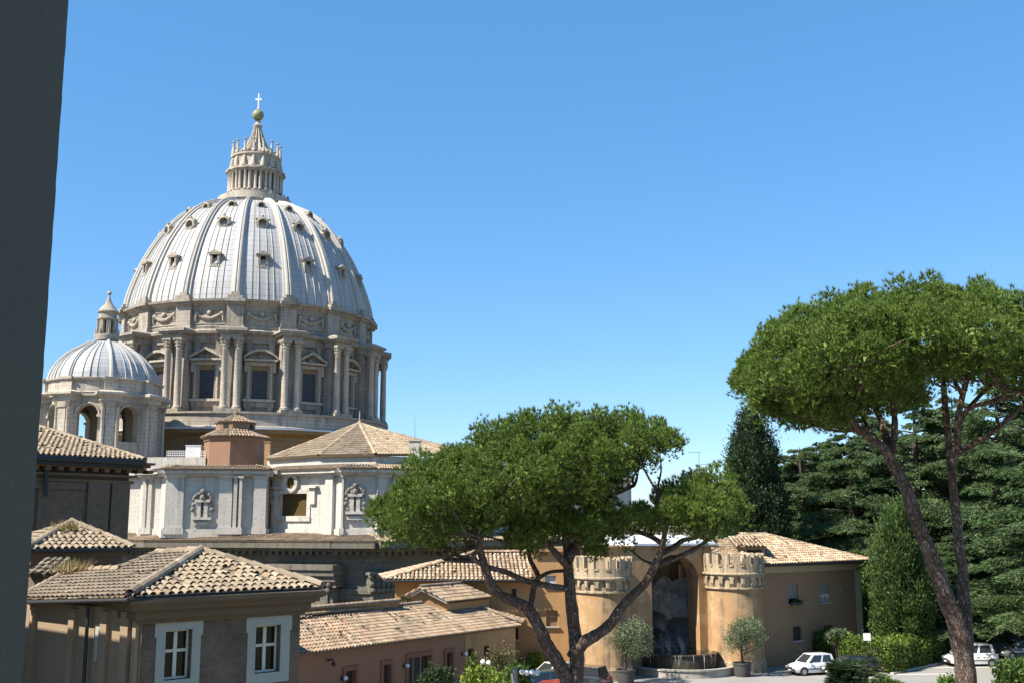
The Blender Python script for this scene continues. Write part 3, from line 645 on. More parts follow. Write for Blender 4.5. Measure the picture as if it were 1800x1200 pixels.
for a_ in VIS:                           # attic piers with their ressaut in the dome cornice
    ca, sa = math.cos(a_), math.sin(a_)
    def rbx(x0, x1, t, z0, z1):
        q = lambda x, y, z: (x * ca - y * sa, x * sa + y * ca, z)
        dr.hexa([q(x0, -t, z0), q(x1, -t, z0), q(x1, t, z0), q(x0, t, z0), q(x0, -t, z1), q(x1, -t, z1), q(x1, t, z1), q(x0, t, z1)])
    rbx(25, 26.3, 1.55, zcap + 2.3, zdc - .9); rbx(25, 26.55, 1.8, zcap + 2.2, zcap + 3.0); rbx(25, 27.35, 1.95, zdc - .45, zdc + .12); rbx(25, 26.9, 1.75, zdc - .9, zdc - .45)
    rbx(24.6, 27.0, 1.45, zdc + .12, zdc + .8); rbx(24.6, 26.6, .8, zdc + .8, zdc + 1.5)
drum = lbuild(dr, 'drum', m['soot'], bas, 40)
lg = MB(); lg.lathe([(28.6, -2.0 + 26), (28.6, zl - 1.2), (30.2, zl - .7), (30.9, zl - .6), (30.9, zl + .02), (30.2, zl + .06)], 96)
lgo = lbuild(lg, 'drum_base', m['brownwall'], bas, 40)
lp = MB(); lp.lathe([(30.85, zl + .03), (31.35, zl + .03), (31.35, zl + .32), (30.25, zl + .40)], 96)
lbuild(lp, 'lead_ledge', m['leadroof'], bas)
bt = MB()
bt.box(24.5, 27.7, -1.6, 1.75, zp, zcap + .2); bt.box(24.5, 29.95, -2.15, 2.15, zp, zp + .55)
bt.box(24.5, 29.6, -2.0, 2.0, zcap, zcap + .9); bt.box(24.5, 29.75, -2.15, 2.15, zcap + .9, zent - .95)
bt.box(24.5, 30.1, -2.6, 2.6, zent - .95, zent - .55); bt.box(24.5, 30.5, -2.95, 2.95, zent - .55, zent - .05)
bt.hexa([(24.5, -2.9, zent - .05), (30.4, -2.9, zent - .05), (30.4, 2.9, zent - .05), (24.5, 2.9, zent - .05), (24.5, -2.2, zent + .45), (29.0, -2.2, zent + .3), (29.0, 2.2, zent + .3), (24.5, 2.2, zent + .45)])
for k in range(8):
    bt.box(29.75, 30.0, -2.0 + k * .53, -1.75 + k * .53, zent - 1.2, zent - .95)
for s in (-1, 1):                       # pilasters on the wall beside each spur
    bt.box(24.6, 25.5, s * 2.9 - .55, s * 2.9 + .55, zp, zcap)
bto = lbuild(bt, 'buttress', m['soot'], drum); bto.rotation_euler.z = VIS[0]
cb = MB()
def column(mb, x, y, r, z0, z1, cap, n=14):
    mb.lathe([(r * 1.45, z0), (r * 1.45, z0 + r * .4), (r * 1.3, z0 + r * .45), (r * 1.35, z0 + r * .7), (r * 1.1, z0 + r * .95), (r, z0 + r * 1.2), (r * 1.0, z0 + (z1 - z0) * .4), (r * .88, z1 - r * .25), (r * 1.0, z1 - r * .1), (r * .9, z1)], n, (x, y))
    h = cap; mb.m = 1
    mb.lathe([(r * .88, z1), (r * 1.15, z1 + h * .28), (r * .98, z1 + h * .34), (r * 1.28, z1 + h * .62), (r * 1.05, z1 + h * .68), (r * 1.5, z1 + h * .9), (r * 1.2, z1 + h * .9)], 12, (x, y))
    for k in range(8):
        a = 2 * math.pi * k / 8 + .39
        for q, zz in ((1.12, .3), (1.3, .62)): mb.sphere((x + r * q * math.cos(a + q), y + r * q * math.sin(a + q), z1 + h * zz), r * .26, 6, 4)
    for sx, sy in ((1, 1), (1, -1), (-1, 1), (-1, -1)): mb.sphere((x + r * 1.15 * sx, y + r * 1.15 * sy, z1 + h * .84), r * .32, 6, 4)
    mb.box(x - r * 1.4, x + r * 1.4, y - r * 1.4, y + r * 1.4, z1 + h * .9, z1 + h); mb.m = 0
column(cb, 28.85, 0, .64, zp + .5, zsh, zcap - zsh)
co = lbuild(cb, 'column', [m['trav'], m['carved']], drum, 50); co.data.name = 'column'
def put_col(o, a_, t): 
    o.rotation_euler.z = a_; o.location = (-math.sin(a_) * t, math.cos(a_) * t, 0)
put_col(co, VIS[0], 1.2); put_col(inst(co, drum), VIS[0], -1.2)
for a_ in VIS[1:]:
    inst(bto, drum, a_)
    for t in (1.2, -1.2): put_col(inst(co, drum), a_, t)
def drum_window(tri):
    wn = MB(); z0, z1 = ZB(700, 25.5), ZB(641, 25.5); w_ = 1.95
    wn.box(24.8, 25.95, -w_ - .4, -w_, z0, z1); wn.box(24.8, 25.95, w_, w_ + .4, z0, z1)
    wn.box(24.8, 26.0, -w_ - .5, w_ + .5, z1, z1 + .7); wn.box(24.8, 26.0, -w_ - 1.2, w_ + 1.2, z0 - .5, z0); wn.box(24.8, 25.5, -w_ - .9, w_ + .9, z0 - 1.5, z0 - .5)
    for s in (-1, 1): wn.box(24.8, 26.1, s * (w_ + .75) - .28, s * (w_ + .75) + .28, z1 - 1.3, z1 + .8)
    b = z1 + .8; hw = w_ + 1.25; wn.box(24.8, 26.8, -hw, hw, b, b + .4)
    prof = [(-hw, b + .4), (0, b + 2.1), (hw, b + .4)] if tri else [(-hw + hw * 2 * k / 10, b + .4 + 1.5 * math.sin(math.pi * k / 10) ** .8) for k in range(11)]
    for k in range(len(prof) - 1):
        (y0, a0), (y1, a1) = prof[k], prof[k + 1]
        wn.hexa([(24.8, y0, a0 - .02), (26.9, y0, a0 - .02), (26.9, y1, a1 - .02), (24.8, y1, a1 - .02), (24.8, y0, a0 + .45), (26.9, y0, a0 + .45), (26.9, y1, a1 + .45), (24.8, y1, a1 + .45)])
    wn.face([(25.2, y, z) for y, z in prof]); wn.sphere((25.4, 0, b + .95), .5, 8, 5)
    wn.m = 1; wn.box(24.7, 25.12, -w_, w_, z0, z1)
    wn.m = 2; wn.box(24.8, 25.35, -w_, -w_ + .55, z0, z1); wn.box(24.8, 25.35, w_ - .55, w_, z0, z1); wn.box(24.8, 25.35, -w_ + .55, w_ - .55, z1 - .9, z1)
    return lbuild(wn, 'window', [m['trav'], m['gridglass'], m['brownwall']], drum)
wa, wb = drum_window(True), drum_window(False)
gl = MB(); zc = (zcap + 2.9 + zdc - 1.1) / 2 - .1; n = 15
for k in range(n):
    t = -1 + 2 * k / (n - 1); gl.sphere((25.45, t * 2.3, zc + .55 * (t * t) * 1.6 - .35), .34 + .12 * (1 - t * t), 7, 5)
for s in (-1, 1):
    gl.sphere((25.4, s * 2.45, zc + .6), .5, 8, 5); gl.tube([(25.45, s * 2.5, zc + .5), (25.45, s * 2.75, zc - .3), (25.45, s * 2.65, zc - 1.0)], [.28, .22, .12], 6)
gl.sphere((25.5, 0, zc + .65), .55, 8, 6)
gl.box(25.2, 25.42, -3.2, 3.2, zc + 1.25, zc + 1.4); gl.box(25.2, 25.42, -3.2, 3.2, zc - 1.45, zc - 1.3)
glo = lbuild(gl, 'garland', m['carved'], drum, 60)
wa.rotation_euler.z = VIS[15] + R(11.25); wb.rotation_euler.z = VIS[0] + R(11.25); glo.rotation_euler.z = VIS[0] + R(11.25)
for k in range(1, 16): inst(glo, drum, VIS[k] + R(11.25))
for k in range(1, 15): inst(wa if k % 2 else wb, drum, VIS[k] + R(11.25))
# --- lantern
s1 = P(901, 300, DY).x
LZ = lambda py, h=0: P(448, py, DY - h * s1).z + 26
LF = lambda lst: [(h * s1, LZ(y, h * .95)) for h, y in lst]
                   # metres in one picture pixel here
ln = MB()
zg0, zg1 = LZ(344, 62), LZ(334, 50); ln.lathe([(58 * s1, zg0 - 2.0), (60 * s1, zg0 - 1.0), (62.5 * s1, zg0 - .5), (64 * s1, zg0 - .3), (64 * s1, zg0 + .05), (63 * s1, zg0 + .1), (63 * s1, zg0 + 1.0), (61.5 * s1, zg0 + 1.0), (61.5 * s1, zg0 + .2), (51 * s1, zg0 + .3), (51 * s1, zg1), (47 * s1, zg1)], 64)
ln.lathe(LF([(47.5, 336), (47.5, 332), (31, 331)]), 48); ln.lathe(LF([(46, 297), (47, 296), (49.5, 294), (49.5, 291), (42, 290), (40.5, 288), (40.5, 272), (43.5, 269), (43.5, 266.5), (30, 266)]), 48)
lnw = MB(); lnw.lathe([(32 * s1, LZ(333, 45)), (32 * s1, LZ(296, 45))], 48)
lan = lbuild(ln, 'lantern', m['trav'], bas, 40); lbuild(lnw, 'inner_wall', m['terracotta'], lan, 40)
lc = MB(); zc0, zc1 = LZ(332, 45), LZ(302, 45); zk0, zk1 = LZ(294, 48), LZ(291, 48)
for s in (-.64, .64): column(lc, 44.5 * s1, s, .35, zc0, zc1, .9, 10)
lc.box(31 * s1, 41 * s1, -.4, .4, zc0, zk0); lc.box(35 * s1, 48 * s1, -1.25, 1.25, zc1 + .5, zk0); lc.box(30 * s1, 50.5 * s1, -1.4, 1.4, zk0, zk1)
lc.tube([(41 * s1, 0, LZ(290, 40)), (42 * s1, 0, LZ(281, 40)), (41 * s1, 0, LZ(273, 40))], [.75, .45, .3], 8)
lco = lbuild(lc, 'column_pair', [m['trav'], m['carved']], lan, 50)
lw = MB(); lw.box(31 * s1, 32.4 * s1, -.55, .55, zc0 + .3, zc1 - .4); lw.lathe([(.6, 0), (.0, 0)], 6, (0, 0)); lw.v = lw.v[:8]; lw.f = lw.f[:6]; lw.mi = lw.mi[:6]
lwo = lbuild(lw, 'window', m['darkopen'], lan)
lf = MB(); lf.lathe([(.36, LZ(279)), (.42, LZ(275)), (.2, LZ(272)), (.3, LZ(266)), (.13, LZ(261)), (.15, LZ(259)), (.38, LZ(257.5)), (.34, LZ(256.5)), (.01, LZ(256))], 8, (41 * s1, 0))
lfo = lbuild(lf, 'candelabrum', m['trav'], lan, 60)
for o, off in ((lco, 0), (lwo, 11.25), (lfo, 0)):
    o.rotation_euler.z = VIS[0] + R(off)
    for a_ in VIS[1:]: inst(o, lan, a_ + R(off))
spi = MB(); N = 64; pf = [(268, 30), (264, 27.5), (258, 22), (250, 16.5), (240, 11.5), (230, 8), (224, 6.3), (221, 8), (219, 8.4), (217, 4.5), (214, 3.6), (212, 5)]
rows = []
for py, h in pf:
    row = []
    for k in range(N):
        fl = 1 + (.11 * math.cos(2 * math.pi * k * 16 / N) if 222 < py < 266 else 0); a = 2 * math.pi * k / N + VIS[0]; row.append((h * s1 * fl * math.cos(a), h * s1 * fl * math.sin(a), LZ(py, h * .95)))
    rows.append(row)
spi.idx([p for r_ in rows for p in r_], [(i * N + k, i * N + (k + 1) % N, (i + 1) * N + (k + 1) % N, (i + 1) * N + k) for i in range(len(pf) - 1) for k in range(N)])
for k in range(16):
    a = VIS[k]; spi.sphere((29 * s1 * math.cos(a), 29 * s1 * math.sin(a), LZ(263, 29)), .55, 8, 5)
lbuild(spi, 'spire', m['carved'], lan, 50)
bl = MB(); bl.sphere((0, 0, LZ(203)), 10.2 * s1, 24, 14); lbuild(bl, 'ball', m['bronze'], lan, 60)
cr = MB(); z0, z1 = LZ(194), LZ(165); L = z1 - z0
cr.box(-.14, .14, -.14, .14, z0 - .3, z1); ca_ = 0.65
cr.box(-.72, -.14, -.13, .13, z0 + L * .6, z0 + L * .69); cr.box(.14, .72, -.13, .13, z0 + L * .6, z0 + L * .69)
cr.lathe([(.45, z0 - .4), (.3, z0), (.5, z0 + .25), (.15, z0 + .5)], 8)
cro = lbuild(cr, 'cross', m['white_metal'], lan)
# people looking out from the gallery round the lantern
# --- smaller side dome
SY = 195.0; SA = P(185, 640, SY); so = Vector((SA.x - bas.location.x, SY - DY, 0))
def HS(h): return P(900 + h, 640, SY).x
def ZS(py, r=0): return P(185, py, SY - r).z + 26
sp = [(670, 90.5), (662, 89), (654, 86.5), (646, 82.5), (638, 78), (630, 71), (622, 63), (614, 52), (606, 39), (598, 26)]
sprof = [(HS(h), ZS(y, 3)) for y, h in sp]
def s_rz(t):
    t = max(0, min(1, t)) * (len(sprof) - 1); i = min(int(t), len(sprof) - 2); f = t - i
    return tuple(sprof[i][k] * (1 - f) + sprof[i + 1][k] * f for k in (0, 1))
SV = [R(-90 - 3 + 30.3 + 45 * k) for k in range(8)]
sd = MB(); sd.lathe([s_rz(k / 30) for k in range(31)], 96, uvr=9.0); sd.m = 1
for a_ in SV:
    for q in (15, 22.5, 30): dome_strip(sd, a_ + R(q), .09 if q != 22.5 else .18, .05, .14 if q != 22.5 else .22, .1, [(-1, -.2), (-.5, 1), (.5, 1), (1, -.2)], 0, .97, 24, s_rz)
sdo = lbuild(sd, 'side_dome', [m['lead_small'], m['leadrib']], bas, 40, so)
sr = MB(); dome_strip(sr, 0, .5, .28, .42, .35, [(-1, -.3), (-.95, .5), (-.5, .6), (-.3, 1), (.3, 1), (.5, .6), (.95, .5), (1, -.3)], 0, 1, 30, s_rz)
sro = lbuild(sr, 'rib', m['leadrib'], sdo, 50); sro.rotation_euler.z = SV[0]
for a_ in SV[1:]: inst(sro, sdo, a_)
zD0 = sprof[0][1]; zE = ZS(686, 10.5); zC = ZS(714, 10.3); zC1 = ZS(702, 10.3); zB = ZS(797, 10.5); rW = 9.5
sm = MB(); sm.lathe([(9.2, zE - .2), (9.4, zE), (9.25, zE + .2), (9.25, zD0 - .4), (9.7, zD0 - .25), (9.75, zD0), (9.0, zD0 + .15)], 64)
for a_ in SV:
    for s in (0, 1):
        pass
for k in range(8):                       # eight walls, each with an open arch
    a0, a1 = SV[k], SV[k] + R(45); p0 = (rW * math.cos(a0), rW * math.sin(a0)); p1 = (rW * math.cos(a1), rW * math.sin(a1)); L = math.dist(p0, p1); w_ = 1.75
    sm.facade_arch(p0, p1, zB - .6, zE, L / 2 - w_, L / 2 + w_, ZS(773, 10), ZS(727, 10), 1.6)
    e = ((p1[0] - p0[0]) / L, (p1[1] - p0[1]) / L); zi = ZS(727, 10)
    for s in (-1, 1):
        sm.obox(p0, e, L / 2 + s * (w_ + .3) - .45, L / 2 + s * (w_ + .3) + .45, 0, .35, zi - .3, zi + .15)
    c = L / 2; prev = None
    for j in range(13):
        t = math.pi * j / 12; q = (c - (w_ + .28) * math.cos(t), zi + (w_ + .28) * math.sin(t)); pt = (p0[0] + e[0] * q[0] + e[1] * .12, p0[1] + e[1] * q[0] - e[0] * .12, q[1])
        if prev: sm.tube([prev, pt], .2, 5)
        prev = pt
    sm.obox(p0, e, 0, L, 0, .5, zE - .6, zE - .05)
sm.lathe([(9.9, zB - 2.6), (10.9, zB - 2.2), (10.9, zB - .9), (10.5, zB - .6), (8.0, zB - .6)], 8, a0=SV[0], a1=SV[0] + 2 * math.pi)
sm.lathe([(11.4, zB - 5.0), (11.4, zB - 2.8), (10.2, zB - 2.6)], 8, a0=SV[0], a1=SV[0] + 2 * math.pi)
sm.lathe([(7.9, zB - .6), (7.9, zB - .55), (0.01, zB - .5)], 16)
smo = lbuild(sm, 'side_drum', m['trav'], bas, 30, so)
sb = MB(); sb.box(8.0, 10.2, -1.35, 1.35, zB - .6, zC1); sb.box(8, 10.6, -1.75, 1.75, zB - .6, zB - .1)
sb.box(10.2, 10.45, -.75, .75, zB, zC); 
sb.box(8, 10.75, -1.75, 1.75, zC1, zC1 + .75); sb.box(8, 11.1, -2.1, 2.1, zC1 + .75, zC1 + 1.0); sb.box(8, 11.45, -2.45, 2.45, zC1 + 1.0, zE - .1)
sb.hexa([(8, -2.4, zE - .1), (11.4, -2.4, zE - .1), (11.4, 2.4, zE - .1), (8, 2.4, zE - .1), (8, -1.6, zE + .3), (10.4, -1.6, zE + .25), (10.4, 1.6, zE + .25), (8, 1.6, zE + .3)])
sb.box(8.6, 9.75, -1.1, 1.1, zE + .25, zD0 - .3); sb.box(8.6, 10.1, -1.25, 1.25, zD0 - .3, zD0 + .1)
sb.m = 1; sb.box(10.2, 10.65, -.9, .9, zC, zC1)
for s in (-1, 1):
    sb.m = 0; column(sb, 10.2, s * 1.15, .36, zB - .1, zC, zC1 - zC, 10)
sbo = lbuild(sb, 'buttress', [m['trav'], m['carved']], smo, 50); sbo.rotation_euler.z = SV[0]
for a_ in SV[1:]: inst(sbo, smo, a_)
SL = lambda py: P(187, py, SY).z + 26
sl_ = MB(); q = .1
sl_.lathe([(2.4, SL(600)), (2.5, SL(594)), (2.5, SL(590)), (2.1, SL(589))], 24)
n8 = 8
for k in range(8):
    a = SV[k]; ca, sa = math.cos(a), math.sin(a); r0 = 1.75
    pts = [(-.32, -.42), (.32, -.42), (.32, .42), (-.32, .42)]
    sl_.prism([((r0 + x) * ca - y * sa, (r0 + x) * sa + y * ca) for x, y in pts], SL(590), SL(565))
    a0, a1 = SV[k], SV[k] + R(45); p0 = (1.75 * math.cos(a0), 1.75 * math.sin(a0)); p1 = (1.75 * math.cos(a1), 1.75 * math.sin(a1)); L = math.dist(p0, p1)
    sl_.facade_arch(p0, p1, SL(590), SL(556), L / 2 - .36, L / 2 + .36, SL(587), SL(569), .3, 8)
    sl_.tube([(2.3 * ca, 2.3 * sa, SL(594)), (2.3 * ca, 2.3 * sa, SL(581)), (2.3 * ca, 2.3 * sa, SL(577))], [.2, .12, .03], 6)
sl_.lathe([(1.8, SL(565)), (2.15, SL(563)), (2.2, SL(561)), (1.8, SL(560)), (1.75, SL(552)), (2.1, SL(550)), (2.1, SL(548)), (1.9, SL(547)), (1.6, SL(543)), (.95, SL(537)), (.5, SL(530)), (.25, SL(523)), (.2, SL(519))], 24)
sl_.lathe([(.01, SL(520)), (.36, SL(518)), (.45, SL(516)), (.36, SL(513.5)), (.08, SL(512)), (.06, SL(505)), (.02, SL(498))], 10)
for k in range(8): sl_.sphere((1.95 * math.cos(SV[k] + .39), 1.95 * math.sin(SV[k] + .39), SL(549)), .24, 7, 5)
sl_.v = [(x * .86, y * .86, z) for x, y, z in sl_.v]
lbuild(sl_, 'side_lantern', m['carved'], bas, 40, so)
# --- attic of the transept: plan as a folded line (px, distance)
def wallpts(lst, py): return [P(px, py, y) for px, y in lst]
AT = [(206, 175), (246, 174), (250, 171.2), (282, 170.5), (290, 166.0), (470, 168.2), (474, 171.5), (478, 171.0), (592, 164.4), (600, 163.2), (660, 163.4), (735, 167.5), (790, 173.5), (840, 182), (1110, 192)]
ztop, zbot = P(400, 826, 168).z, P(400, 938, 168).z
ATp = [(P(px, 880, y).x, y) for px, y in AT]
at = MB()
ops = {}
def W(i, rects):     # pixel rectangles -> openings on wall i
    p0, p1 = ATp[i], ATp[i + 1]; o = []
    for x0, x1, y0, y1 in rects:
        u0, _ = onwall(x0, (y0 + y1) / 2, p0, p1); u1, _ = onwall(x1, (y0 + y1) / 2, p0, p1); _, zb = onwall((x0 + x1) / 2, y1, p0, p1); _, zt = onwall((x0 + x1) / 2, y0, p0, p1); o.append((u0, u1, zb, zt))
    return o
big = W(7, [(492, 540, 867, 906)])
nicheA = W(4, [(350, 362, 882, 908)]); nicheB = W(9, [(619, 630, 872, 898)]); slot = W(1, []) 
for i in range(len(ATp) - 1):
    at.facade(ATp[i], ATp[i + 1], zbot - .5, ztop, big if i == 7 else nicheA if i == 4 else nicheB if i == 9 else [], .7)
def eu(i):
    p0, p1 = Vector(ATp[i]), Vector(ATp[i + 1]); L = (p1 - p0).length; return p0, (p1 - p0) / L, L
pil = [(4, 291, 323, .45), (4, 385, 408, .45), (4, 411, 417, .9), (4, 421, 426, 1.1), (4, 446, 468, .7), (7, 480, 487, .35), (7, 575, 588, .55), (9, 601, 604, .5), (10, 661, 682, .5), (10, 690, 700, .3), (11, 742, 770, .5), (2, 252, 258, .3), (2, 262, 268, .4)]
for i, x0, x1, dd in pil:
    p0, e, L = eu(i); u0, _ = onwall(x0, 880, ATp[i], ATp[i + 1]); u1, _ = onwall(x1, 880, ATp[i], ATp[i + 1])
    at.obox(p0, e, max(u0, 0.01), min(u1, L - .01), 0, dd, zbot + 1.0, ztop - 1.2); at.obox(p0, e, max(u0, .01) - .15, min(u1, L - .01) + .15, 0, dd + .2, zbot, zbot + 1.0); at.obox(p0, e, max(u0, .01) - .15, min(u1, L - .01) + .15, 0, dd + .25, ztop - 1.2, ztop - .9)
for i in range(len(ATp) - 1):
    p0, e, L = eu(i); at.obox(p0, e, -.1, L + .1, 0, .35, zbot - .5, zbot + .75); at.obox(p0, e, -.2, L + .2, 0, .7, ztop - .9, ztop - .55); at.obox(p0, e, -.3, L + .3, 0, 1.35, ztop - .55, ztop)
atb = MB.build
ato = at.build('attic_wall', m['attic'], bas)
bk = MB(); bk.prism([(p[0], p[1] + 1.2) for p in ATp] + [(ATp[-1][0], 225), (ATp[0][0], 225)], zbot - 2, ztop - .6); bk.build('attic_core', m['brownwall'], bas)
# openings and aedicules of the attic
def on(i, u, d, z):
    p0, e, L = eu(i); n = Vector((e.y, -e.x)); return (p0.x + e.x * u + n.x * d, p0.y + e.y * u + n.y * d, z)
wf = MB(); u0, u1, z0, z1 = big[0]; p0, e, L = eu(7)
wf.obox(p0, e, u0 - .7, u0, 0, .16, z0 - .7, z1 + .4); wf.obox(p0, e, u1, u1 + .7, 0, .16, z0 - .7, z1 + .4); wf.obox(p0, e, u0, u1, 0, .16, z1, z1 + .6); wf.obox(p0, e, u0 - .75, u1 + .75, 0, .28, z0 - .8, z0 - .01)
wf.obox(p0, e, u0 - 1.7, u0 - .71, 0, .4, z1 - 1.6, z1 + .8); wf.obox(p0, e, u1 + .71, u1 + 1.7, 0, .4, z1 - 1.6, z1 + .8)
wf.obox(p0, e, u0 - 2.2, u0 - .2, 0, .8, z1 + .8, z1 + 1.1); wf.obox(p0, e, u1 + .2, u1 + 2.2, 0, .8, z1 + .8, z1 + 1.1)
cu, cz = onwall(513.5, 848, ATp[7], ATp[8]); rr = 1.0
for k in range(24):
    a0, a1 = 2 * math.pi * k / 24, 2 * math.pi * (k + 1) / 24
    q = lambda a, r_, d_: on(7, cu + r_ * math.cos(a), d_, cz + r_ * math.sin(a))
    wf.face([q(a0, .95, .6), q(a1, .95, .6), q(a1, 1.5, .55), q(a0, 1.5, .55)]); wf.face([q(a0, 1.5, .55), q(a1, 1.5, .55), q(a1, 1.5, -.05), q(a0, 1.5, -.05)]); wf.face([q(a1, .95, .6), q(a0, .95, .6), q(a0, .95, .01), q(a1, .95, .01)])
wf.m = 1; wf.face([on(7, cu + .95 * math.cos(2 * math.pi * k / 24), .05, cz + .95 * math.sin(2 * math.pi * k / 24)) for k in range(24)])
wf.obox(p0, e, u0, u1, -.68, -.6, z0, z1)
wf.build('window', [m['carved_white'], m['deep_brown']], ato)
for i, nb in ((4, nicheA[0]), (9, nicheB[0])):
    nf = MB(); u0, u1, z0, z1 = nb; p0, e, L = eu(i); c = (u0 + u1) / 2
    for s, ua in ((-1, u0), (1, u1)):
        nf.m = 0; nf.obox(p0, e, ua - .28, ua + .28, 0, .5, z0, z1); nf.obox(p0, e, ua + s * .55 - .25, ua + s * .55 + .25, 0, .3, z0 + .3, z1 - .3); nf.m = 2; nf.sphere(on(i, ua + s * .9, .3, z0 + 1.1), .35, 8, 5); nf.sphere(on(i, ua + s * .8, .3, z1 - .4), .3, 8, 5)
    nf.m = 0; nf.obox(p0, e, u0 - .9, u1 + .9, 0, .8, z0 - .4, z0); nf.obox(p0, e, u0 - .7, u1 + .7, 0, .5, z0 - 1.2, z0 - .7)
    nf.obox(p0, e, u0 - .6, u1 + .6, 0, .7, z1, z1 + .4); nf.m = 2
    for k in range(9):
        t = math.pi * k / 8; nf.sphere(on(i, c - (1.25) * math.cos(t), .45, z1 + .4 + .9 * math.sin(t)), .28, 7, 5)
    nf.sphere(on(i, c, .5, z1 + 1.6), .42, 8, 6); nf.sphere(on(i, c, .4, z1 + .7), .5, 8, 6)
    nf.m = 0
    for z_, r_ in ((z0 + .3, .4), (z0 + .9, .3), (z0 + 1.7, .22), (z1 - .5, .3)): nf.sphere(on(i, c, -.4, z_), r_, 8, 6)
    nf.m = 1; nf.obox(p0, e, u0, u1, -.68, -.6, z0, z1)
    nf.build('niche', [m['carved_white'], m['trav'], m['sooty_carving']], ato, smooth=40)
# eave tiles on the attic and the faceted tribune roof
rf = MB()
for i in range(3, 11):
    p0, e, L = eu(i); n = Vector((e.y, -e.x)); q = lambda u, d_, z: Vector((p0.x + e.x * u + n.x * d_, p0.y + e.y * u + n.y * d_, z))
    tile_field(rf, [q(-.3, 1.6, ztop + .03), q(L + .3, 1.6, ztop + .03), q(L + .2, -1.6, ztop + .75), q(-.2, -1.6, ztop + .75)], .42, .9, 3, .5)
rf.build('eave_tiles', [m['roof_far'], m['underroof']], bas)
br = MB(); apx = P(632, 744, 186); E = [P(468, 806, 177.5), P(560, 799.5, 169.5), P(660, 797.5, 165.2), P(790, 797.5, 174), P(860, 803, 186)]
br2 = MB()
for k in range(4):
    tile_field(br2, [E[k], E[k + 1], apx], .5, 1.1, 3, .4, thick=.3)
    ridge(br2, E[k], apx, .28, 1.0)
br2.build('tribune_roof', [m['roof_far'], m['underroof']], bas)
us = MB(); us.prism([(p.x, p.y + .8) for p in E] + [(E[-1].x, 200), (E[0].x, 200)], ztop - .6, min(p.z for p in E) - .15)
us.build('roof_kerb_wall', m['attic'], bas)
fn = MB(); fz = apx.z; fn.lathe([(.25, fz - .1), (.35, fz + .3), (.12, fz + .5), (.1, fz + 1.6), (.02, fz + 2.2)], 8, (apx.x, apx.y)); fn.build('roof_finial', m['carved'], bas)
chm = MB(); cp = P(729, 797, 170.5); ct = P(729, 775, 170.5); chm.box(cp.x - .85, cp.x + .85, cp.y - .85, cp.y + .85, cp.z - .8, ct.z); chm.box(cp.x - 1, cp.x + 1, cp.y - 1, cp.y + 1, ct.z, ct.z + .2); chm.build('chimney', m['carved_white'], bas)
# great cornice below the attic and the shaded order underneath
lo = MB(); LP = [(150, 172), (246, 172), (284, 168.6), (470, 166.4), (592, 162.6), (662, 161.4), (740, 165.5), (800, 172), (1110, 192)]
LPp = [(P(px, 880, y).x, y) for px, y in LP]
lo.prism(LPp + [(LPp[-1][0], 230), (LPp[0][0], 230)], 0 - 26, zbot - 3.2)
def leu(i):
    p0, p1 = Vector(LPp[i]), Vector(LPp[i + 1]); L = (p1 - p0).length; return p0, (p1 - p0) / L, L
for i in range(len(LPp) - 1):
    p0, e, L = leu(i)
    lo.obox(p0, e, -.2, L + .2, -2, .5, zbot - 9.2, zbot - 8.3); lo.obox(p0, e, -.3, L + .3, -2, .8, zbot - 8.3, zbot - 7.6)
    lo.obox(p0, e, -.2, L + .2, -2, .6, zbot - 3.2, zbot - 2.4); lo.obox(p0, e, -.6, L + .6, -2, 1.5, zbot - 2.4, zbot - 1.9)
    for k in range(int(L / 1.1)): lo.obox(p0, e, k * 1.1 + .2, k * 1.1 + .75, -1, 1.3, zbot - 2.9, zbot - 2.4)
    lo.obox(p0, e, -.9, L + .9, -3, 3.3, zbot - 1.9, zbot - 1.0); 
# projecting ressaut that catches the sun
P0, Ee, Ll = leu(3); ua, _ = onwall(487, 990, LPp[3], LPp[4]); ub, _ = onwall(606, 990, LPp[3], LPp[4]); _, zr = onwall(540, 990, LPp[3], LPp[4])
for dz_, dd in ((0, 3.6), (-.8, 3.3), (-1.6, 2.9), (-2.4, 2.5)): lo.obox(P0, Ee, ua, ub, -1, dd, zr + dz_ - .75, zr + dz_)
lo.obox(P0, Ee, ua + .6, ub - .6, -1, 2.2, -10, zr - 3.1)
# capitals of the giant order
for px in (575, 668):
    i = 3 if px < 592 else 5; p0, e, L = leu(i); u, zt = onwall(px, 1009, LPp[i], LPp[i + 1]); _, zb2 = onwall(px, 1042, LPp[i], LPp[i + 1]); w_ = 1.9; d_ = 2.2 if i == 3 else .6
    lo.obox(p0, e, u - w_ * .8, u + w_ * .8, -.5, d_ + .3, zb2 - 14, zb2)
    for r_, (zz, ww) in enumerate(((zb2 + .2, .8), (zb2 + (zt - zb2) * .4, .9), (zb2 + (zt - zb2) * .8, 1.0))):
        for k in range(5):
            nn_ = Vector((e.y, -e.x)); uu = u + w_ * ww * (k - 2) / 2; lo.sphere((p0.x + e.x * uu + nn_.x * (d_ + .35), p0.y + e.y * uu + nn_.y * (d_ + .35), zz + .3), .42, 8, 5)
    lo.obox(p0, e, u - w_, u + w_, -.5, d_ + .25, zb2, zt); lo.obox(p0, e, u - w_ * 1.2, u + w_ * 1.2, -.5, d_ + .7, zt, zt + .4)
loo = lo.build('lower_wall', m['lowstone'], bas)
nv_ = MB(); xa, xb = P(20, 880, 177).x, P(205, 880, 176).x; nv_.box(xa, xb, 176.2, 214, zbot - 3.1, ztop - .3); nv_.box(xa - .5, xb, 175.6, 214, ztop - .29, ztop); nv_.box(xa - .6, xb - .1, 174.5, 176.19, zbot - 1.8, zbot - 1.0); nv_.box(xa, xb - .1, 173, 214, -26, zbot - 3.3)
nv_.build('nave_wall', m['attic'], bas)
le = MB()
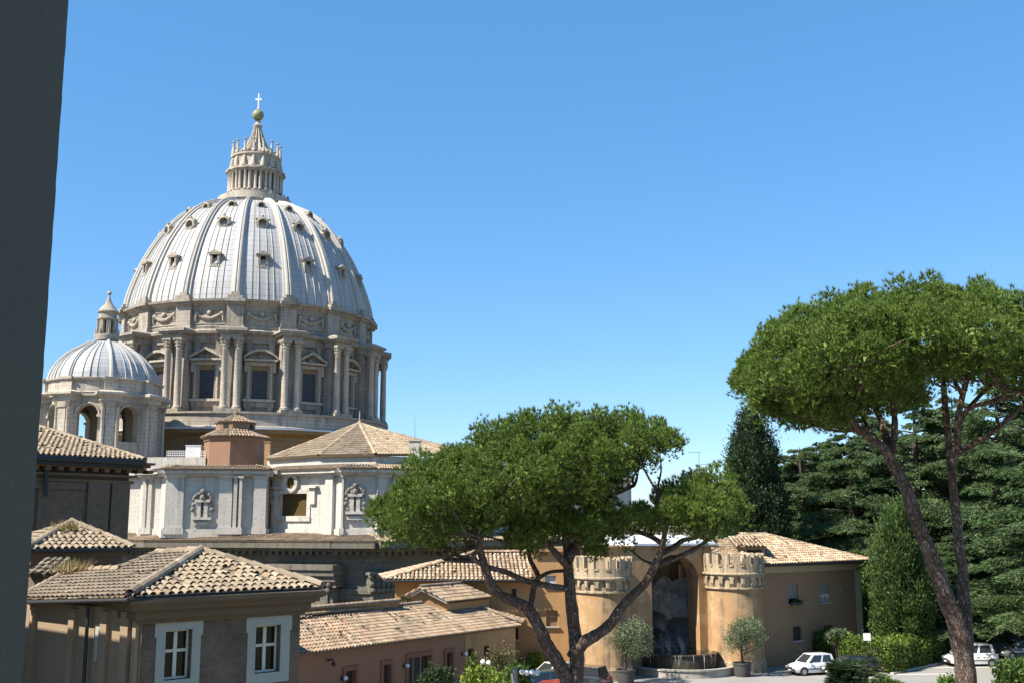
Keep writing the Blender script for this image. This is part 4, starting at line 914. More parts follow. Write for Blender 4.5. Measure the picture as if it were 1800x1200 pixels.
for i in range(len(LPp) - 1):
    p0, e, L = leu(i); n = Vector((e.y, -e.x)); q = lambda u, d_, z: Vector((p0.x + e.x * u + n.x * d_, p0.y + e.y * u + n.y * d_, z))
    tile_field(le, [q(-.9, 3.4, zbot - .95), q(L + .9, 3.4, zbot - .95), q(L + .2, -2.5, zbot + .1), q(-.2, -2.5, zbot + .1)], .5, 1.0, 3, .4, thick=.1)
le.build('cornice_tiles', [m['roof_far'], m['underroof']], bas)
# octagonal terracotta tower on the roof
OC = P(413, 780, 186); ot = MB(); hs = P(901, 780, 186).x
def octo(r, k, ph): return (OC.x + r * math.cos(ph + k * math.pi / 4), OC.y + r * math.sin(ph + k * math.pi / 4))
ph = R(-129.5)
zo = lambda py: P(413, py, 186).z
ot.prism([octo(53 * hs, k, ph) for k in range(8)], zo(835), zo(772)); ot.prism([octo(55 * hs, k, ph) for k in range(8)], zo(776), zo(770))
ot.prism([octo(34 * hs, k, ph) for k in range(8)], zo(768), zo(743))
oto = ot.build('stair_tower', m['terracotta'], bas)
orf = MB()
for k in range(8):
    for (r0, r1, za, zb2) in ((60, 30, 769, 754), (37, 2.5, 743, 729)):
        A, B = octo(r0 * hs, k, ph), octo(r0 * hs, k + 1, ph); C, D = octo(r1 * hs, k + 1, ph), octo(r1 * hs, k, ph)
        tile_field(orf, [(*A, zo(za)), (*B, zo(za)), (*C, zo(zb2)), (*D, zo(zb2))], .5, 1.0, 3, .4, thick=.2)
orf.lathe([(.45, zo(731)), (.45, zo(724)), (.25, zo(723)), (.12, zo(718)), (.01, zo(715))], 8, (OC.x, OC.y))
orf.build('tower_roof', [m['roof_low'], m['underroof']], oto)
ow = MB(); zw_ = P(404.5, 748.5, 183.2).z; ri_ = 34 * hs * math.cos(R(22.5))
for k in range(8):
    if k % 2 == 0:
        am = ph + R(22.5) + k * math.pi / 4; ca, sa = math.cos(am), math.sin(am); q = lambda r_, t_, z_: (OC.x + r_ * ca - t_ * sa, OC.y + r_ * sa + t_ * ca, z_)
        ow.hexa([q(ri_ - .2, -.5, zw_ - .45), q(ri_ + .03, -.5, zw_ - .45), q(ri_ + .03, .5, zw_ - .45), q(ri_ - .2, .5, zw_ - .45), q(ri_ - .2, -.5, zw_ + .45), q(ri_ + .03, -.5, zw_ + .45), q(ri_ + .03, .5, zw_ + .45), q(ri_ - .2, .5, zw_ + .45)])
ow.build('window', m['darkopen'], oto)
sc_ = MB(); A = P(470.5, 795, 181); B = P(470.5, 777, 181); sc_.box(A.x - .45, A.x + .45, 180.5, 181.5, A.z - 2, B.z); sc_.box(A.x - .55, A.x + .55, 180.4, 181.6, B.z, B.z + .15); sc_.build('chimney', m['ochre_pale'], bas)
# roof terrace with a white plant cabin and railing
tw = MB(); A = P(292, 803, 183); B = P(362, 803, 183); tw.box(A.x - 3, B.x, 182.8, 184, A.z - 4, A.z); tw.build('terrace_wall', m['attic'], bas)
cabin = MB(); A = P(326, 803, 185); B = P(353, 783, 185); cabin.box(A.x, B.x, 185, 188, A.z - 2, B.z); cabin.box(A.x - .1, B.x + .1, 184.9, 188.1, B.z, B.z + .12)
for k in range(9): cabin.box(A.x + .15, B.x - .9, 184.97, 185, A.z + k * .2, A.z + k * .2 + .1)
tag(cabin.build('plant_cabin', m['white_metal']), 'white metal plant cabin on the church roof terrace left of the octagonal tower', 'cabin')
rl = MB(); A = P(292, 803, 183); B = P(360, 803, 183)
for k in range(22): x = A.x + (B.x - A.x) * k / 21; rl.tube([(x, 183.3, A.z), (x, 183.3, A.z + 1.05)], .035, 5)
for h in (.35, .7, 1.05): rl.tube([(A.x, 183.3, A.z + h), (B.x, 183.3, A.z + h)], .04, 5)
tag(rl.build('railing', m['white_metal']), 'thin white railing along the church roof terrace', 'railing')
mast = MB(); A = P(729, 775, 170.5); mast.tube([A, P(729.5, 728, 170.5)], [.05, .02], 5); tag(mast.build('aerial_mast', m['grey_metal']), 'thin straight aerial rising from the white roof chimney', 'aerial')
fl = MB(); A, B = P(828, 790, 180), P(828, 752, 180); fl.tube([A, B], .07, 6); fl.sphere((B.x, B.y, B.z), .45, 10, 6, .8); tag(fl.build('roof_floodlight', m['dark_metal']), 'small black floodlight on a pole above the church roof edge left of the pine', 'floodlight')

# tiny visitors on the gallery round the lantern
def person(loc, rz, top, label):
    o = thing('person', loc, label, 'person', 'visitors on the dome gallery', rz)
    pts = [(0, 0, .92), (0, 0, 1.15), (0, 0, 1.40), (0, .01, 1.52), (0, .03, 1.66), (.10, 0, .88), (.11, .02, .48), (.11, -.02, .06), (.11, .10, .03), (-.10, 0, .88), (-.11, -.03, .48), (-.12, -.05, .06), (-.12, .08, .03), (.19, 0, 1.38), (.24, .03, 1.10), (.22, .20, .98), (-.19, 0, 1.38), (-.24, .03, 1.10), (-.22, .20, .98)]
    ed = [(0, 1), (1, 2), (2, 3), (3, 4), (0, 5), (5, 6), (6, 7), (7, 8), (0, 9), (9, 10), (10, 11), (11, 12), (2, 13), (13, 14), (14, 15), (2, 16), (16, 17), (17, 18)]
    rad = [.15, .14, .16, .06, .11, .09, .065, .045, .04, .09, .065, .045, .04, .06, .045, .03, .06, .045, .03]
    me = bpy.data.meshes.new('body'); me.from_pydata(pts, ed, []); b = bpy.data.objects.new('body', me); COL.objects.link(b); b.parent = o
    sk = b.modifiers.new('Skin', 'SKIN'); 
    for v, r_ in zip(me.skin_vertices[0].data if me.skin_vertices else [], rad): v.radius = (r_, r_)
    return o, b, rad
person_spots = [(498, .0, 'cloth_a'), (503, .4, 'cloth_b'), (507, -.5, 'cloth_a'), (486, 1.0, 'cloth_b')]
for k, (px, rz, cm) in enumerate(person_spots):
    zz = zg0 - 26 + .25; hx = P(px, 350, DY).x - AX.x; rr_ = 57 * s1; hy = -math.sqrt(max(rr_ ** 2 - hx ** 2, 0.5))
    lab = ['person in dark clothes on the lantern gallery, second from its right end', 'person in pale clothes on the lantern gallery, between two dark ones', 'person in dark clothes on the lantern gallery, nearest its right end', 'person in pale clothes alone on the lantern gallery, left of the other visitors'][k]
    lab = ['visitor in dark clothes on the lantern gallery, left of the pale visitor', 'visitor in pale clothes on the lantern gallery, between two dark visitors', 'visitor in dark clothes at the right end of the lantern gallery', 'visitor in pale clothes on the lantern gallery, left of the other three'][k]
    o, b, rad = person((AX.x + hx, DY + hy, zz), rz, cm, lab)
    b.data.materials.append(m[cm]); hd = MB(); hd.sphere((0, .03, 1.62), .105, 10, 7, 1.2); hd.build('head', m['skin'], o, local=True, smooth=60)

# ================================================================== HELPERS FOR HOUSES
def house(p0, p1, depth, z0, z1, ops, rev, name, mats, parent, back=True):
    """front wall with real openings, closed behind"""
    p0, p1 = Vector(p0[:2]), Vector(p1[:2]); e = (p1 - p0).normalized(); n = Vector((e.y, -e.x)); q0, q1 = p0 - n * depth, p1 - n * depth
    h = MB(); h.facade(p0, p1, z0, z1, ops, rev)
    h.facade(p1, q1, z0, z1); h.facade(q1, q0, z0, z1); h.facade(q0, p0, z0, z1)
    h.face([(*p0, z1), (*p1, z1), (*q1, z1), (*q0, z1)])
    return h.build(name, mats, parent)
def rects(p0, p1, lst):
    o = []
    for x0, x1, y0, y1 in lst:
        u0, _ = onwall(x0, (y0 + y1) / 2, p0, p1); u1, _ = onwall(x1, (y0 + y1) / 2, p0, p1)
        _, zb = onwall((x0 + x1) / 2, y1, p0, p1); _, zt = onwall((x0 + x1) / 2, y0, p0, p1); o.append((u0, u1, zb, zt))
    return o
def fr(p0, p1):
    p0, p1 = Vector(p0[:2]), Vector(p1[:2]); L = (p1 - p0).length; return p0, (p1 - p0) / L, L

# ================================================================== PAVILION
A0, A1 = P(248, 1060, 30.0), P(529, 1050, 33.3)
pav = thing('pavilion', (A0.x, A0.y, 0), 'brown brick pavilion with hipped tile roof and two pale framed windows', 'building')
p0, e, L = fr(A0, A1); ze = P(242, 1050, 29.6).z
wins = rects(A0, A1, [(289, 336, 1106, 1193), (448, 492, 1098, 1181)])
outs = rects(A0, A1, [(273, 351, 1089, 1212), (434, 508, 1082, 1199)])
wl_ = house(A0, A1, 6, 0, ze - .1, wins, .32, 'wall', m['brick'], pav)
co_ = MB(); zc_ = ze
for (d0, z0, z1) in ((.52, -.15, -.02), (.46, -.22, -.15), (.40, -.33, -.22), (.30, -.37, -.33), (.22, -.57, -.37), (.16, -.62, -.57), (.10, -.70, -.62)):
    co_.obox(p0, e, -d0, L + d0, -6.2, d0, zc_ + z0, zc_ + z1)
co_.build('cornice', m['cornice'], pav)
for (u0, u1, z0, z1), (ou0, ou1, oz0, oz1) in zip(wins, outs):
    f = MB(); ov = .035
    f.obox(p0, e, ou0, u0, -.02, ov, oz0, z1); f.obox(p0, e, u1, ou1, -.02, ov, oz0, z1); f.obox(p0, e, ou0, ou1, -.02, ov, z1, oz1); f.obox(p0, e, u0, u1, -.02, ov, oz0, z0)
    f.obox(p0, e, ou0 - .055, ou0, -.02, ov, oz1 - .42, oz1); f.obox(p0, e, ou1, ou1 + .055, -.02, ov, oz1 - .42, oz1)
    wo_ = f.build('window', m['frame'], pav)
    s_ = MB(); b = .055; D0, D1 = -.27, -.2
    s_.obox(p0, e, u0, u0 + b, D0, D1, z0, z1); s_.obox(p0, e, u1 - b, u1, D0, D1, z0, z1); s_.obox(p0, e, u0 + b, u1 - b, D0, D1, z0, z0 + b); s_.obox(p0, e, u0 + b, u1 - b, D0, D1, z1 - b, z1)
    c = (u0 + u1) / 2; s_.obox(p0, e, c - .05, c + .05, D0, D1 + .02, z0 + b, z1 - b); zm = z0 + (z1 - z0) * .57; s_.obox(p0, e, u0 + b, c - .05, D0, D1, zm - .04, zm + .04); s_.obox(p0, e, c + .05, u1 - b, D0, D1, zm - .04, zm + .04)
    s_.build('sash', m['wood_white'], wo_)
    gp = MB(); gp.obox(p0, e, u0, u1, -.245, -.235, z0, z1); gp.build('pane', m['glass'], wo_)
# roof: front hip, long left slope, low wing
C0, C1 = P(228, 1047, 29.3), P(565, 1038.5, 33.6); C1.z = C0.z
apx_ = P(353, 968, 34.5)
rr_ = MB()
tile_field(rr_, [C0, C1, apx_], .25, .34, 5, 1.3, pans=True)
Wl = P(40, 1052, 32.3)
pn_ = (C0 - Wl).cross(apx_ - Wl).normalized()
def onplane(px, py):
    d = ray(px, py); o = Vector((0, 0, CAMZ)); t = (Wl - o).dot(pn_) / d.dot(pn_); return o + d * t
rl_ = onplane(279, 973); lowr0 = onplane(211.6, 1001); lowr1 = onplane(123, 1004.5); Wb = onplane(46, 1046)
tile_field(rr_, [Wl, C0, apx_, rl_, lowr0, lowr1, Wb], .235, .33, 5, 1.3, pans=True)
tile_field(rr_, [C1, C1 + Vector((-.6 * e.y - 2.2, 6.5, 0)), rl_, apx_], .27, .36, 4, 1.0)
ridge(rr_, C0 + Vector((0, 0, .03)), apx_, .15); ridge(rr_, C1 + Vector((0, 0, .03)), apx_, .13); ridge(rr_, apx_, rl_, .14); ridge(rr_, rl_, lowr0, .13); ridge(rr_, lowr1, lowr0, .13); ridge(rr_, Wb, lowr1, .12)
rr_.build('roof', [m['roof_near'], m['underroof']], pav)
gt = MB(); off = Vector((0, 0, -.09)); nv = Vector((e.y, -e.x, 0)) * .03
gt.tube([Wl + off + Vector((0, -.05, 0)), C0 + off + Vector((-.02, -.06, 0)) + nv], .055, 8); gt.tube([C0 + off + nv, C1 + off + nv], .06, 8)
gt.build('gutter', m['dark_metal'], pav)
# wing wall set back under the deep eave
B0, B1 = P(30, 1100, 32.95), P(250, 1100, 29.98); q0, eb, Lb = fr(B0, B1)
slot_ = rects(B0, B1, [(175, 183, 1106, 1162)])
ww = MB(); ww.facade(B0, B1, 0, min(C0.z, Wl.z) - .12, slot_, .35); ww.build('wing_wall', m['wing'], pav)
pw = MB(); 
for px, pw0 in ((60, 4), (131, 7), (188, 8), (225, 9), (243, 4)):
    u, _ = onwall(px, 1110, B0, B1); hw = pw0 * 33 / F; pw.obox(q0, eb, u - hw, u + hw, .0, .14, 0, min(C0.z, Wl.z) - .2)
pw.build('pier', m['wing'], pav)
sf = MB(); u0, u1, z0, z1 = slot_[0]; sf.obox(q0, eb, u0 - .14, u0, 0, .06, z0, z1 + .14); sf.obox(q0, eb, u1, u1 + .14, 0, .06, z0, z1 + .14); sf.obox(q0, eb, u0, u1, 0, .06, z1, z1 + .14)
sfo = sf.build('slot_window', m['frame'], pav); sp_ = MB(); sp_.obox(q0, eb, u0, u1, -.34, -.3, z0, z1); sp_.build('pane', m['glass'], sfo)
# block added out of view: its top edge shades the wing wall's foot
qa, qb = P(60, 1106, 32.6), P(250, 1138, 30.1); zM = 14.0
Q1, Q2 = qa + SD * ((zM - qa.z) / SD.z), qb + SD * ((zM - qb.z) / SD.z); dq = (Q2 - Q1).normalized(); Q0 = Q1 - dq * 9; Q3 = Q2 + dq * .8; bk_n = Vector((-.6, -.8, 0)) * 7
mw = thing('museum_wing', (Q1.x, Q1.y, 0), 'plain buff plaster museum wing out of frame at the left', 'building')
b_ = MB(); b_.prism([(Q0.x, Q0.y), (Q0.x + bk_n.x, Q0.y + bk_n.y), (Q3.x + bk_n.x, Q3.y + bk_n.y), (Q3.x, Q3.y)], 0, zM - .3); b_.build('wall', m['wing'], mw)
b_ = MB(); b_.prism([(Q0.x, Q0.y), (Q0.x + bk_n.x, Q0.y + bk_n.y), (Q3.x + bk_n.x, Q3.y + bk_n.y), (Q3.x, Q3.y)], zM - .29, zM); b_.build('parapet', m['kerb'], mw)
dp = MB(); A = P(156, 1052, 30.9); dp.tube([(A.x, 30.9, A.z - .2), (A.x, 30.9, 0)], .05, 8); dp.build('downpipe', m['dark_metal'], pav)

# ================================================================== BRICK TOWER BLOCK, BEHIND ON THE LEFT
T0, T1 = P(20, 850, 50.5), P(226, 850, 55.5); tb = thing('brick_block', (T0.x, T0.y, 0), 'tall shaded brown brick block with overhanging tile roof below the small dome', 'building')
p0, e, L = fr(T0, T1); zt = P(245, 822, 55.5).z
wl_ = house(T0, T1, 12, 0, zt, [], .2, 'wall', m['towerbrick'], tb)
re = MB()        # sunk panels read as raised pilasters and bands
for x0, x1, y0, y1, d_ in ((30, 148, 846, 858, .16), (148, 186, 846, 1010, .16), (190, 226, 846, 1010, .16), (60, 66, 858, 1010, .16)):
    (u0, u1, z0, z1), = rects(T0, T1, [(x0, x1, y0, y1)]); re.obox(p0, e, u0, min(u1, L), 0, d_, max(z0, 0), z1)
re.build('pilaster', m['towerbrick'], tb)
cn = MB()
for d0, ya, yb in ((.18, 842, 847), (.28, 832, 836), (.5, 818, 822), (.72, 813, 818), (.88, 809, 813)):
    za, zb_2 = P(150, yb, 53.5).z, P(150, ya, 53.5).z; cn.obox(p0, e, -.2, L + d0, -12, d0, za, zb_2)
for k in range(12): cn.obox(p0, e, k * .62 + .1, k * .62 + .38, 0, .48, P(150, 828, 53.5).z, P(150, 822, 53.5).z)
cn.build('cornice', m['cornice'], tb)
nrm2 = Vector((e.y, -e.x, 0)); zg = P(150, 803, 53).z
E0 = Vector((p0.x, p0.y, 0)) + nrm2 * .8; E0.z = zg; E1 = Vector((p0.x + e.x * (L + .25), p0.y + e.y * (L + .25), zg)) + nrm2 * .8
# roof corner in line with the eave, hip running back to the left
hb = P(40, 742, 60); tr = MB()
tile_field(tr, [E0 - Vector((e.x, e.y, 0)) * 3, E1, hb + Vector((0, 0, .0)), hb - Vector((e.x, e.y, 0)) * 4], .27, .40, 4, 1.2, thick=.15, pans=True)
ridge(tr, E1, hb, .14); tile_field(tr, [E1, E1 - nrm2 * 12, hb - nrm2 * 3, hb], .3, .5, 3, 1)
tr.build('roof', [m['roof_near'], m['underroof']], tb)
gu = MB(); gu.tube([E0 + Vector((0, 0, -.16)) + nrm2 * .05, E1 + Vector((0, 0, -.16)) + nrm2 * .05], .13, 8); gu.obox((E0.x, E0.y), e, -3, (E1 - E0).length, -.5, -.02, zg - .42, zg - .1); gu.build('gutter', m['dark_metal'], tb)
dn = MB(); A, B = P(81, 822, 51.5), P(81, 872, 51.5); dn.tube([(A.x, A.y, A.z), (B.x, B.y, B.z)], .1, 8); dn.build('downpipe', m['dark_metal'], tb)

# ================================================================== SMALL HIP-ROOFED BLOCK
S0, S1 = P(60, 970, 41.5), P(205, 970, 43.5); sbk = thing('small_block', (S0.x, S0.y, 0), 'small low brick block with pyramid tile roof between the tower block and pavilion', 'building')
p0, e, L = fr(S0, S1); zt = P(150, 968, 42.5).z; house(S0, S1, 4, 0, zt, [], .2, 'wall', m['towerbrick'], sbk)
cc = MB(); 
for d0, a_, b_ in ((.3, -.2, 0), (.15, -.45, -.2)): cc.obox(p0, e, -d0, L + d0, -4, d0, zt + a_, zt + b_)
for x0, x1 in ((72, 96), (168, 195)):
    u0, _ = onwall(x0, 980, S0, S1); u1, _ = onwall(x1, 980, S0, S1); cc.obox(p0, e, u0, u1, 0, .12, 0, zt - .45)
cc.build('cornice', m['cornice'], sbk)
n3 = Vector((e.y, -e.x, 0)); c0 = Vector((p0.x, p0.y, zt + .12)) + n3 * .5 - Vector((e.x, e.y, 0)) * .45; c1 = c0 + Vector((e.x, e.y, 0)) * (L + .9); ap = P(126, 917, 44.6)
rf3 = MB(); tile_field(rf3, [c0, c1, ap], .25, .36, 4, 1.3, pans=True); tile_field(rf3, [c1, c1 - n3 * 4.6, ap], .25, .36, 4, 1.2); tile_field(rf3, [c0 - n3 * 4.6, c0, ap], .25, .36, 4, 1.2); ridge(rf3, c0, ap, .13); ridge(rf3, c1, ap, .13)
rf3.build('roof', [m['roof_near'], m['underroof']], sbk)
g3_ = MB(); g3_.tube([c0 + n3 * .05 - Vector((0, 0, .08)), c1 + n3 * .05 - Vector((0, 0, .08))], .06, 8); g3_.build('gutter', m['dark_metal'], sbk)
# little lean-to with broken tiles and a cream wall in front of it
lt_ = thing('lean_to', P(85, 1010, 38.5), 'small cream walled lean-to with a few broken tiles beside the pavilion roof', 'shed'); lt_.location.z = 0
A, B = P(50, 1030, 38.5), P(76, 1030, 38.5); wq = MB(); wq.box(A.x, B.x, 38.5, 40, 0, P(60, 1000, 38.5).z); wq.build('wall', m['wing'], lt_)
A2, B2 = P(77, 1030, 38.9), P(108, 1030, 38.9); wq = MB(); wq.box(A2.x, B2.x, 38.9, 40, 0, P(90, 1006, 38.9).z); wq.build('brick_wall', m['towerbrick'], lt_)
wq = MB(); z_ = P(90, 1004, 38.7).z; tile_field(wq, [(A.x, 38.3, z_ - .05), (B2.x, 38.3, z_ - .05), (B2.x, 39.6, z_ + .4), (A.x, 39.6, z_ + .4)], .25, .36, 4, 2.5); wq.build('roof', [m['roof_near'], m['underroof']], lt_)

# ================================================================== LONG LOW BUILDING
L0, L1 = P(500, 1165, 60.0), P(905, 1106, 77.5); low = thing('low_building', (L0.x, L0.y, 0), 'long low red-brown building with a wide tiled roof and row of dark doors', 'building')
p0, e, L = fr(L0, L1); EL, ER = P(500, 1150, 59.0), P(918, 1095.5, 78.0); ze = (EL.z + ER.z) / 2; EL.z = ze; ER.z = ze
RL, RR = P(500, 1078, 64.0), P(809, 1058, 79.5); rz_ = (RL.z + RR.z) / 2; RL.z = rz_; RR.z = rz_
dl = rects(L0, L1, [(606, 624, 1178, 1230), (673, 686, 1167, 1225), (717, 756, 1153, 1215), (784, 795, 1146, 1188), (822, 832, 1139, 1172), (850, 859, 1134, 1168)])
dl = [(a_, b_, max(c_, .02), d_) for a_, b_, c_, d_ in dl]
house(L0, L1, 4.5, 0, ze - .1, dl, .3, 'wall', m['redwall'], low)
us_, _ = onwall(817, 1140, L0, L1); oc = MB(); 
segs = sorted([o for o in dl if o[0] > us_ - .2]); cu_ = us_
for o in segs: oc.obox(p0, e, cu_, o[0], -.02, .03, 0, ze - .15); oc.obox(p0, e, o[0], o[1], -.02, .03, o[3], ze - .15); oc.obox(p0, e, o[0], o[1], -.02, .03, 0, max(o[2], .01)); cu_ = o[1]
oc.obox(p0, e, cu_, L + .03, -4.5, .03, 0, ze - .15); oc.build('ochre_end', m['ochre'], low)
for k, o in enumerate(dl):
    nm = 'door' if k in (0, 1, 2, 3) else 'window'; w_ = MB(); w_.obox(p0, e, o[0], o[1], -.29, -.24, o[2], o[3])
    wd = w_.build(nm, m['darkdoor'], low)
    f = MB(); f.obox(p0, e, o[0] - .22, o[0], .03, .07, o[2], o[3] + .25); f.obox(p0, e, o[1], o[1] + .22, .03, .07, o[2], o[3] + .25); f.obox(p0, e, o[0], o[1], .03, .07, o[3], o[3] + .25)
    if k < 4: f.build('frame', m['redtrim'], wd)
    if k == 2:
        gl_ = MB(); n_ = 3
        for j in range(1, 3): u = o[0] + (o[1] - o[0]) * j / 3; gl_.obox(p0, e, u - .04, u + .04, -.24, -.19, o[2], o[3])
        gl_.build('mullion', m['grey_metal'], wd)
rl2 = MB(); fl_ = RR + (EL - RL)
tile_field(rl2, [EL, ER, RR, RL], .27, .38, 4, .9, pans=True); ridge(rl2, RL, RR, .14); ridge(rl2, ER, RR, .13)
gy_ = Vector((e.x, e.y, 0)); tile_field(rl2, [ER, ER + Vector((.2, 4.5, 0)), RR], .25, .38, 4, 1.0)
rl2.build('roof', [m['roof_low'], m['underroof']], low)
pp = MB(); A, B = P(536, 1070, 66), P(702, 1056, 73); 
q_, eq, Lq = fr(A, B); pp.obox(q_, eq, 0, Lq, -.4, 0, 0, (A.z + B.z) / 2); pp.build('parapet', m['ochre'], low)
tc_ = MB(); zt_ = (A.z + B.z) / 2; ridge(tc_, (A.x, A.y - .1, zt_), (B.x, B.y - .1, zt_), .17, .4); tc_.build('coping', [m['roof_low']], low)
hk = MB(); u, z_ = onwall(575, 1160, L0, L1); hk.tube([on_ for on_ in [(p0.x + e.x * u + e.y * d_, p0.y + e.y * u - e.x * d_, z_ + q) for d_, q in ((0, 0), (.4, .1), (.5, -.1))]], .05, 6); hk.sphere((p0.x + e.x * u + e.y * .5, p0.y + e.y * u - e.x * .5, z_ - .15), .13, 8, 5); hk.build('camera_bracket', m['dark_metal'], low)
for px, py in ((600, 1191), (709, 1169), (812, 1148)):
    u, z_ = onwall(px, py, L0, L1); w0_ = (p0.x + e.x * u, p0.y + e.y * u, z_)
    lab = {600: 'white globe wall lamp left of the leftmost dark door, low building', 709: 'white globe wall lamp just left of the wide glazed door', 812: 'white globe wall lamp beneath the roof where red wall turns ochre'}[px]
    t_ = thing('wall_lamp', w0_, lab, 'lamp', 'globe lamps on the low building')
    b_ = MB(); b_.tube([w0_, (w0_[0] + e.y * .25, w0_[1] - e.x * .25, z_ - .1)], .03, 6); b_.box(w0_[0] - .06, w0_[0] + .06, w0_[1] - .06, w0_[1] + .06, z_ - .12, z_ + .12); b_.build('bracket', m['dark_metal'], t_)
    b_ = MB(); b_.sphere((w0_[0] + e.y * .32, w0_[1] - e.x * .32, z_ + .02), .125, 14, 10); b_.build('globe', m['globe'], t_, smooth=60)

# ================================================================== LITTLE GABLED CHAPEL ROOF BEHIND IT
ga, gb_, gp_ = P(697, 1060, 75.5), P(786, 1057, 75.5), P(741, 1034, 75.5); bk_ = Vector((1.9, 4.5, 0))
gab = thing('gabled_house', (ga.x, ga.y, 0), 'small gabled orange house with white edged pediment behind the long tiled roof', 'building')
gw = MB(); zb_g = min(ga.z, gb_.z); gw.face([(ga.x, ga.y, 0), (gb_.x, gb_.y, 0), (gb_.x, gb_.y, zb_g), (gp_.x, gp_.y, gp_.z), (ga.x, ga.y, zb_g)])
D_ = P(860, 1053, 80.0); dvec = Vector((D_.x - gb_.x, D_.y - gb_.y, 0))
gw.face([(gb_.x, gb_.y, 0), (gb_.x + dvec.x, gb_.y + dvec.y, 0), (gb_.x + dvec.x, gb_.y + dvec.y, zb_g), (gb_.x, gb_.y, zb_g)]); gw.face([(ga.x + dvec.x, ga.y + dvec.y, 0), (ga.x, ga.y, 0), (ga.x, ga.y, zb_g), (ga.x + dvec.x, ga.y + dvec.y, zb_g)])
gw.build('wall', m['ochre'], gab)
gr_ = MB(); up = Vector((0, 0, .12)); f_ = Vector((-.15, -.3, 0)); ex = (gb_ - gp_) * .08
tile_field(gr_, [gb_ + up + f_ + ex, gb_ + up + dvec + ex, gp_ + up + dvec * .95, gp_ + up + f_], .25, .38, 4, 1.2)
tile_field(gr_, [ga + up + dvec, ga + up + f_, gp_ + up + f_, gp_ + up + dvec * .95], .25, .38, 4, 1.2); ridge(gr_, gp_ + up + f_, gp_ + up + dvec * .95, .14)
gr_.build('roof', [m['roof_low'], m['underroof']], gab)
pd = MB()
for a_, b_ in ((ga, gp_), (gb_, gp_)):
    d_ = b_ - a_; pd.hexa([a_ + Vector((0, -.28, -.12)), b_ + Vector((0, -.28, -.12)), b_ + Vector((0, .0, -.12)), a_ + Vector((0, 0, -.12)), a_ + Vector((0, -.28, .1)), b_ + Vector((0, -.28, .1)), b_ + Vector((0, .0, .1)), a_ + Vector((0, 0, .1))])
pd.build('pediment', m['frame'], gab)

# ================================================================== OCHRE BUILDING LEFT OF THE FOUNTAIN
O0, O1 = P(694, 1060, 80.2), P(1012, 1060, 81.2); och = thing('ochre_building', (O0.x, O0.y, 0), 'tall ochre plastered building with tiled hip roof behind the forked pine', 'building')
p0, e, L = fr(O0, O1); zo1 = P(800, 1012, 80.2).z
ow_ = rects(O0, O1, [(899, 908, 1034, 1052), (902, 911, 1100, 1123), (960, 980, 1072, 1100), (958, 977, 1007, 1028)])
house(O0, O1, 3, 0, zo1, ow_, .25, 'wall', m['ochre'], och)
ut, _ = onwall(934, 1000, O0, O1); up_ = MB(); z5 = P(970, 968, 82).z
up_.obox(p0, e, ut, L, -3, 0, zo1, z5); up_.build('upper_wall', m['ochre'], och)
for k, o in enumerate(ow_):
    f = MB(); mt = [m['darkdoor'], m['darkdoor'], m['shutter_ochre'], m['blueshutter']][k]
    f.obox(p0, e, o[0] - .12, o[1] + .12, -.05, .16, o[2] - .1, o[2]); fo = f.build('window', m['frame'], och)
    f = MB(); f.obox(p0, e, o[0], o[1], -.22, -.16, o[2], o[3]); f.build('shutter' if k > 1 else 'pane', mt, fo)
oe0, oe1 = P(676, 1017.5, 79.2), P(934, 1007, 80.1); oe1.z = oe0.z; orr = P(834, 970, 83.4); or2 = P(934, 966, 84.2); or2.z = orr.z
orf2 = MB(); tile_field(orf2, [oe0, oe1, or2, orr], .3, .42, 4, 1.0, thick=.18); tile_field(orf2, [oe0 + Vector((-1.2, 7, 0)), oe0, orr], .3, .42, 4, 1.0); ridge(orf2, oe0, orr, .15); ridge(orf2, orr, or2, .15)
orf2.build('roof', [m['roof_orange'], m['underroof']], och)
gu = MB(); gu.tube([oe0 + Vector((0, -.1, -.12)), oe1 + Vector((0, -.1, -.12))], .08, 8); gu.build('gutter', m['dark_metal'], och)
t2 = MB(); t2.obox(p0, e, ut - .1, L, -3, .3, z5, z5 + .3); t2.build('upper_cornice', m['ochre_pale'], och)

